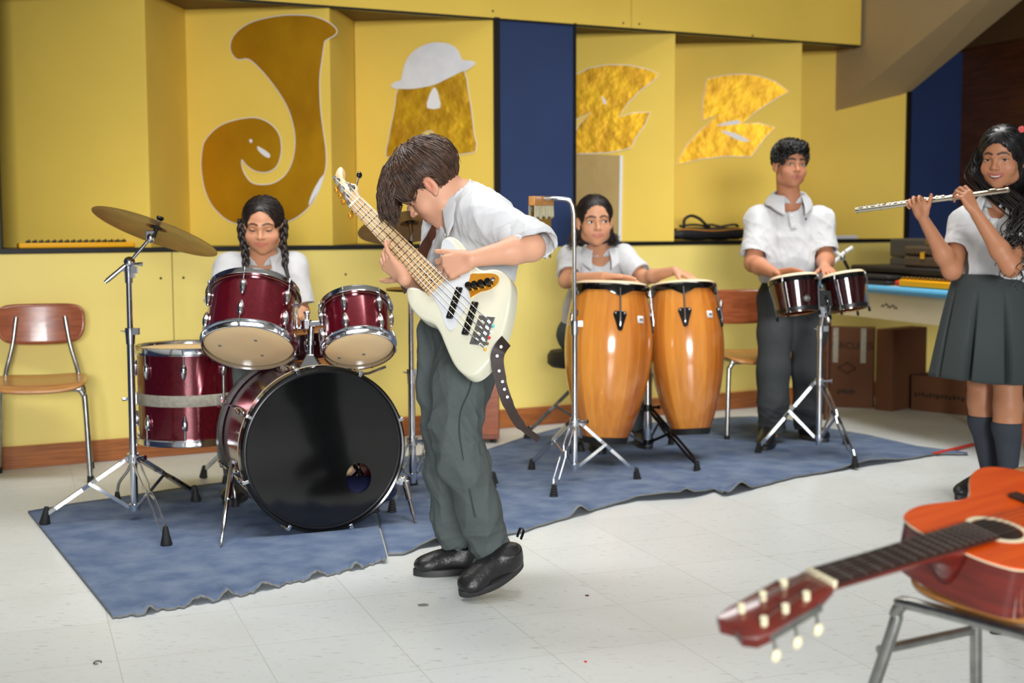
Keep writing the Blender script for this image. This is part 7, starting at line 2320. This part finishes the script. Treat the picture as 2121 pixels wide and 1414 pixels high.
def flowe(p, i):
    L = H.loc(p)
    d = L - np.array([-0.01, -0.06, 0.11])
    d = d / (np.linalg.norm(d, axis=1, keepdims=True) + 1e-6) + rs.normal(size=p.shape) * 0.25
    d[:, 0] += 0.5
    return d @ H.R.T
st = strands(FH, rts, flowe, 6, 0.007, 0.0034, 0.006, seed=9, wave=0.004, wl=0.025)
fmesh('hair', *merge((hv, hf), st), 'hair_black', t)
lat = V(1, 0, 0)
o, FS = polo(t, 'polo_shirt', lat, [(P(1635, 462, 6.52), 0.082, 1.5), (P(1635, 490, 6.52), 0.108, 1.38), (P(1638, 540, 6.52), 0.122, 1.34), (P(1639, 600, 6.53), 0.116, 1.32)],
             [(sR, eR, 0.068, 0.066, 0.80, 0), (sL, eL, 0.068, 0.066, 0.80, 0)], (P(1640, 583, 6.5), V(0.06, 0, -1)), [(P(1635, 398, 6.46), P(1635, 420, 6.48), 0.057, 0.053), (P(1637, 418, 6.44), P(1644, 442, 6.38), 0.026, 0.006)], (P(1634, 424, 6.51), 0.074), 0.0075, seed=7.7)
o['label'] = 'white polo shirt with a tiny chest emblem'
collar(o, P(1634, 410, 6.50), V(0, -0.22, 1), V(0.10, -0.97, -0.22), r=(0.072, 0.070), h=0.020, flap=0.050, open_=(32, 8), tip=0.040)
placket(o, FS, [P(1646, 440, 6.35), P(1648, 455, 6.35), P(1650, 472, 6.35)], V(0, -1, 0), 0.028)
h_ = FS.hit(P(1683, 453, 6.3), V(0, 1, 0), 0.3)
if h_ is not None:
    mb = MB(); mb.ball(h_, (0.004, 0.002, 0.006), 8, 6); mb.build('chest_emblem', 'navy', o)
FT = Field(*bounds([pel, hR, hL, kR, kL, aR, aL], 0.17), 0.005)
FT.cone(P(1639, 572, 6.53), pel, 0.108, 0.112, 0.03, sq=(lat, 1.25))
FT.chain([hR, P(1604, 690, 6.5), kR, P(1600, 840, 6.44), aR], [0.092, 0.086, 0.076, 0.072, 0.070], 0.03)
FT.chain([hL, P(1674, 690, 6.53), kL, P(1674, 840, 6.53), aL], [0.092, 0.086, 0.076, 0.070, 0.068], 0.03)
FT.half((0, 0, 0.055), (0, 0, -1))
tv, tf = FT.mesh(1); z = tv[:, 2]
tv = wrinkle(tv, tf, 0.009, (12, 12, 6), 7); tv = wrinkle(tv, tf, 0.011, (14, 14, 32), 8, np.clip((0.24 - z) / 0.12, 0, 1))
fmesh('trousers', tv, tf, 'trouserd', t)
q = FL(1583, 938); shoe(t, V(aR.x, aR.y + 0.06, 0.012), V(q.x, q.y, 0.012), V(0, 0, 1), 0.043)
q = FL(1712, 921); shoe(t, V(aL.x - 0.03, aL.y + 0.05, 0.012), V(q.x, q.y, 0.012), V(0, 0, 1), 0.043)
# ------------------------------------------------------------------ the flute player
Y = 5.22
t = thing('person', 'smiling girl with long wavy dark hair playing a flute', 'person', (P(2058, 1000, Y).x, Y, 0))
H = Head(P(2076, 327, 5.16), V(-0.60, -0.79, -0.13), V(-0.06, -0.10, 1), 1.03)
sR, eR, wR = P(2000, 462, 5.30), P(1972, 560, 5.22), P(1912, 452, 5.16)
sL, eL, wL = P(2118, 462, 5.12), P(2094, 553, 4.92), P(2018, 436, 4.96)
nb = P(2072, 420, 5.22); chest = P(2066, 470, 5.24); pel = P(2058, 605, 5.25)
hR, kR, aR = P(2030, 640, 5.30), P(2033, 830, 5.30), P(2050, 975, 5.32)
hL, kL, aL = P(2086, 640, 5.20), P(2088, 840, 5.16), P(2088, 985, 5.18)
FA, FB_ = P(1773, 436, 5.32), P(2090, 393, 4.98)        # flute foot and crown
fd = (FB_ - FA).normalized()
F = Field(*bounds([H.c + 0.06, H.c - 0.06, sR, eR, wR, sL, eL, wL, P(1870, 430, 5.2), pel, kR, kL, aR, aL], 0.1), 0.0036)
head_sdf(F, H, cheek=1.12, jaw=0.98, smile=1.0, part=0.6)
F.cone(H.w(0, -0.03, -0.05), nb, 0.044, 0.046, 0.02)
F.cone(nb, chest, 0.044, 0.055, 0.03); F.cone(chest, pel, 0.055, 0.06, 0.03)
for a, b, c, h_, k, an in ((sR, eR, wR, hR, kR, aR), (sL, eL, wL, hL, kL, aL)):
    F.cone(nb, a, 0.036, 0.036, 0.02); arm_sdf(F, a, b, c, 0.038, 0.035, 0.020)
    F.cone(pel, h_, 0.06, 0.07, 0.03); F.cone(h_, k, 0.070, 0.050, 0.03)
    kn = k.lerp(an, 0.28)
    F.cone(k, kn, 0.048, 0.052, 0.03); F.cone(kn, an, 0.052, 0.030, 0.03)
hand_sdf(F, wR, V(-0.35, -0.15, 0.85), V(0.8, -0.5, 0.2), V(-0.2, 0.95, 0.1) * -1, 0.82, curls=((38, 58, 30), (40, 60, 30), (42, 60, 30), (44, 62, 30)), spread=(-14, -24, -32, -40), thumb=(0.75, 0.6, -0.2))
hand_sdf(F, wL, V(-0.42, 0.10, 0.80), V(0.75, 0.4, 0.35), V(0.2, 0.9, 0.25), 0.82, curls=((36, 56, 30), (40, 58, 30), (44, 60, 30), (46, 62, 30)), spread=(20, 8, -4, -14), thumb=(0.6, 0.5, 0.6))
skin(t, F, H, 'skin_brown', (168, 92, 84), (32, 22, 18), 0.3, smile=1.0, bw=0.0036, part=0.6)
eyes(t, H, gaze=(-0.002, -0.0022), op=0.55, lash=0.0014); mouth(t, H, smile=1.0, teeth=True)
FH = cap_field(H, [((0, -0.014, 0.036), (0.0820, 0.100, 0.086), 0.01, 'u'), ((0, -0.04, -0.04), (0.090, 0.070, 0.10), 0.03, 'u'), ((0, 0.084, -0.036), (0.067, 0.060, 0.098), 0.008, 's')], [((0, 0, -0.13), (0, 0, -1))])
hv, hf = FH.mesh(1)
rts = scalp_points(hv, hf, 900, lambda c: H.loc(c)[:, 2] > -0.1, 3)
def flowg(p, i):
    L = H.loc(p)
    d = np.stack([(L[:, 0] + 0.03) * 6 * (L[:, 2] > 0.05), -0.45 * (L[:, 2] > 0.0), -0.7 + 0 * L[:, 0]], 1)
    return d @ H.R.T
st = strands(FH, rts, flowg, 7, 0.011, 0.0018, 0.001, seed=5)
rs = np.random.RandomState(18)
parts_ = []
def locks(start, path, n, spread, r, wave, seed):
    rr = np.random.RandomState(seed)
    pp = np.array([tuple(p) for p in spline(path, 6)])
    S = len(pp)
    tt = np.linspace(0, 1, S)
    out = []
    for k in range(n):
        o_ = rr.normal(size=3) * spread; ph = rr.uniform(0, 6.28)
        fr = 0.6 + 0.9 * tt[:, None]
        w_ = wave * np.stack([np.sin(tt * 30 + ph), np.cos(tt * 26 + ph * 2) * 0.6, 0 * tt], 1) * np.clip(tt[:, None] * 2.5, 0, 1)
        out.append(pp + o_ * fr + w_)
    P_ = np.array(out)
    rad = r * rr.uniform(0.6, 1.3, (n, 1)) * (1 - 0.75 * tt[None] ** 2)
    return tubes(P_, rad, 6)
hx = lambda x, y, z: Vector(H.w(x, y, z))
l1 = locks(None, [hx(0.075, -0.01, 0.03), hx(0.088, -0.005, -0.06), P(2112, 430, 5.10), P(2104, 470, 5.03), P(2094, 505, 4.985), P(2080, 520, 4.99)], 110, 0.014, 0.0045, 0.007, 2)
l2 = locks(None, [hx(0.085, -0.03, 0.02), hx(0.100, -0.03, -0.08), P(2128, 450, 5.08), P(2122, 510, 5.02), P(2112, 560, 4.93), P(2102, 585, 4.90)], 24, 0.020, 0.0032, 0.010, 3)
l3 = locks(None, [hx(-0.078, -0.02, 0.03), hx(-0.094, -0.03, -0.04), hx(-0.098, -0.05, -0.12), P(2016, 450, 5.36), P(1998, 490, 5.42)], 70, 0.015, 0.0046, 0.007, 4)
l4 = locks(None, [hx(0.0, -0.11, 0.0), hx(0.0, -0.13, -0.12), P(2085, 500, 5.40), P(2080, 560, 5.42)], 90, 0.035, 0.005, 0.008, 5)
l5 = locks(None, [P(2104, 548, 4.93), P(2100, 556, 4.875), P(2062, 566, 4.88), P(2056, 586, 4.885), P(2066, 596, 4.885)], 3, 0.003, 0.002, 0.004, 6)
fmesh('hair', *merge((hv, hf), st, *[(v, f) for v, f in ()]), 'hair_black', t)
for l in (l1, l2, l3, l4):
    fmesh('hair_lock', *l, 'hair_black', t)
fl = P(2116, 268, 5.03)
mb = MB(FFm := frame(fl, V(-0.15, -1, 0.15)))
for k in range(10):
    a = 2 * PI * k / 10
    mb.ball((math.cos(a) * 0.008, math.sin(a) * 0.008, 0.002), (0.006, 0.0036, 0.004), 8, 6, Matrix.Rotation(a, 3, 'Z'))
    mb.ball((math.cos(a + .3) * 0.004, math.sin(a + .3) * 0.004, 0.005), (0.004, 0.003, 0.003), 8, 6)
mb.build('hair_flower', mat('coral_flower', (222, 92, 92), 0.6), t)
fr_ = V(-0.50, -0.86, 0); lat = V(0.86, -0.50, 0)
o, FS = polo(t, 'polo_shirt', lat, [(P(2064, 466, 5.24), 0.072, 1.4), (P(2058, 500, 5.24), 0.098, 1.25), (P(2052, 550, 5.24), 0.108, 1.22), (P(2050, 600, 5.25), 0.112, 1.2)],
             [(sR, eR, 0.060, 0.064, 0.58, 0), (sL, eL, 0.060, 0.064, 0.58, 0)], (P(2050, 580, 5.25), V(-0.14, 0, -1)), [(P(2070, 402, 5.16), P(2070, 428, 5.18), 0.052, 0.046), (P(2064, 424, 5.14), P(2058, 450, 5.08), 0.026, 0.006)], (P(2070, 430, 5.23), 0.066), 0.006, seed=9.2)
o['label'] = 'white polo shirt'
collar(o, P(2070, 417, 5.22), V(-0.10, -0.18, 1), V(-0.54, -0.82, -0.18), r=(0.064, 0.064), h=0.020, flap=0.050, open_=(32, 8), tip=0.040)
placket(o, FS, [P(2046, 452, 5.05), P(2044, 470, 5.05), P(2042, 490, 5.05)], V(-0.5, -0.86, 0), 0.026)
# pleated skirt
cw = P(2052, 568, 5.25); ch = P(2042, 782, 5.25)
def skirt(u, v):
    a = 2 * PI * u
    c = cw.lerp(ch, v)
    nP = 9
    ph = (u * nP + 0.25) % 1.0
    pl = (1 - 2 * abs(ph - 0.5)) if ph < 0.75 else 0.5 * (1 - (ph - 0.75) / 0.25) 
    deep = max(0, 1 - abs(ph - 0.12) / 0.12)
    r = 0.128 + 0.078 * v ** 0.8 + 0.010 * v * math.sin(a * 3 + 1) - 0.045 * deep * min(1, max(0, v - 0.12) * 1.6)
    e = V(math.cos(a) * r * 1.06, math.sin(a) * r * 0.95, 0)
    return c + e + V(0, 0, 0.008 * v * math.sin(a * 2 + 0.6))
mb = MB(); mb.grid(skirt, 270, 26, wrap=True); sk = mb.build('pleated_skirt', 'skirt', t, smooth=50, solid=0.003)
def wb(u, v):
    p = skirt(u, 0); c = cw
    return c + (p - c) * 1.015 + V(0, 0, 0.004 - 0.03 * v)
mb = MB(); mb.grid(wb, 90, 2, wrap=True); mb.build('waistband', 'skirt', sk, smooth=60, solid=0.003)
for k, an, py in ((kR, aR, 858), (kL, aL, 872)):
    FK = Field(*bounds([k, an], 0.1), 0.004)
    kn = k.lerp(an, 0.28)
    FK.cone(k, kn, 0.0505, 0.0555, 0.03); FK.cone(kn, an, 0.0555, 0.034, 0.03)
    FK.half(P(2050, py, an.y), V(0, 0, 1))
    sv, sf = FK.mesh(1); fmesh('knee_sock', sv, sf, 'sock', t)
q = FL(1988, 1036); shoe(t, V(aR.x + 0.02, aR.y + 0.02, 0.002), V(q.x - 0.01, q.y - 0.0, 0.002), V(0, 0, 1), 0.038, top=0.07)
shoe(t, V(aL.x + 0.02, aL.y + 0.04, 0.002), V(aL.x - 0.11, aL.y - 0.15, 0.002), V(0, 0, 1), 0.038, top=0.07)
# the flute
M['flute'] = mat('silver_plate', (196, 190, 172), 0.2, metal=1.0)
t = thing('flute', 'silver flute held sideways by the girl at the right edge', 'flute', frame(FA, fd))
Lf = (FB_ - FA).length
fr = frame(FA, fd, V(0, 0, 1))           # x up, z along the tube
mb = MB(fr); mb.lathe([(0.0085, 0), (0.0095, 0.0), (0.0095, Lf * 0.64), (0.0088, Lf * 0.64), (0.0088, 0.002)], 24); mb.build('tube', 'flute', t)
mb = MB(fr); mb.lathe([(0.0085, Lf * 0.63), (0.0102, Lf * 0.63), (0.0102, Lf * 0.70), (0.0094, Lf * 0.705), (0.0092, Lf * 0.975), (0.0104, Lf * 0.978), (0.0104, Lf), (0.006, Lf + 0.004), (0, Lf + 0.004)], 24); hj = mb.build('head_joint', 'flute', t)
mb = MB(fr); mb.ball((0.0085, 0, Lf * 0.90), (0.0045, 0.013, 0.019), 16, 8); mb.build('lip_plate', 'flute', hj)
for z in (0.0, 0.16, 0.63):
    mb = MB(fr); mb.lathe([(0.0095, Lf * z), (0.0112, Lf * z + 0.001), (0.0112, Lf * z + 0.008), (0.0095, Lf * z + 0.009)], 24); mb.build('ring', 'flute', t)
for k in range(15):
    z = 0.022 + k * (Lf * 0.60 - 0.03) / 14
    mb = MB(fr); mb.lathe([(0, 0.006), (0.0068, 0.006), (0.0078, 0.004), (0.0078, 0.0015), (0.006, 0)], 16, frame(V(0.0095, 0.002 * (-1) ** k, z), V(1, 0.15 * (-1) ** k, 0))); kk = mb.build('key', 'flute', t)
    mb = MB(fr); mb.tube([V(0.013, 0.0, z), V(0.012, 0.010, z + 0.004)], 0.002, 6); mb.build('key_arm', 'flute', kk)
for s, a0, a1 in ((0.010, 0.02, 0.2), (0.010, 0.22, 0.6)):
    mb = MB(fr); mb.tube([V(0.010, s, Lf * a0), V(0.010, s, Lf * a1)], 0.0022, 8)
    for k in range(4):
        zz = Lf * (a0 + (a1 - a0) * k / 3); mb.tube([V(0.004, 0.006, zz), V(0.010, s, zz)], 0.002, 6)
    mb.build('rod', 'flute', t)
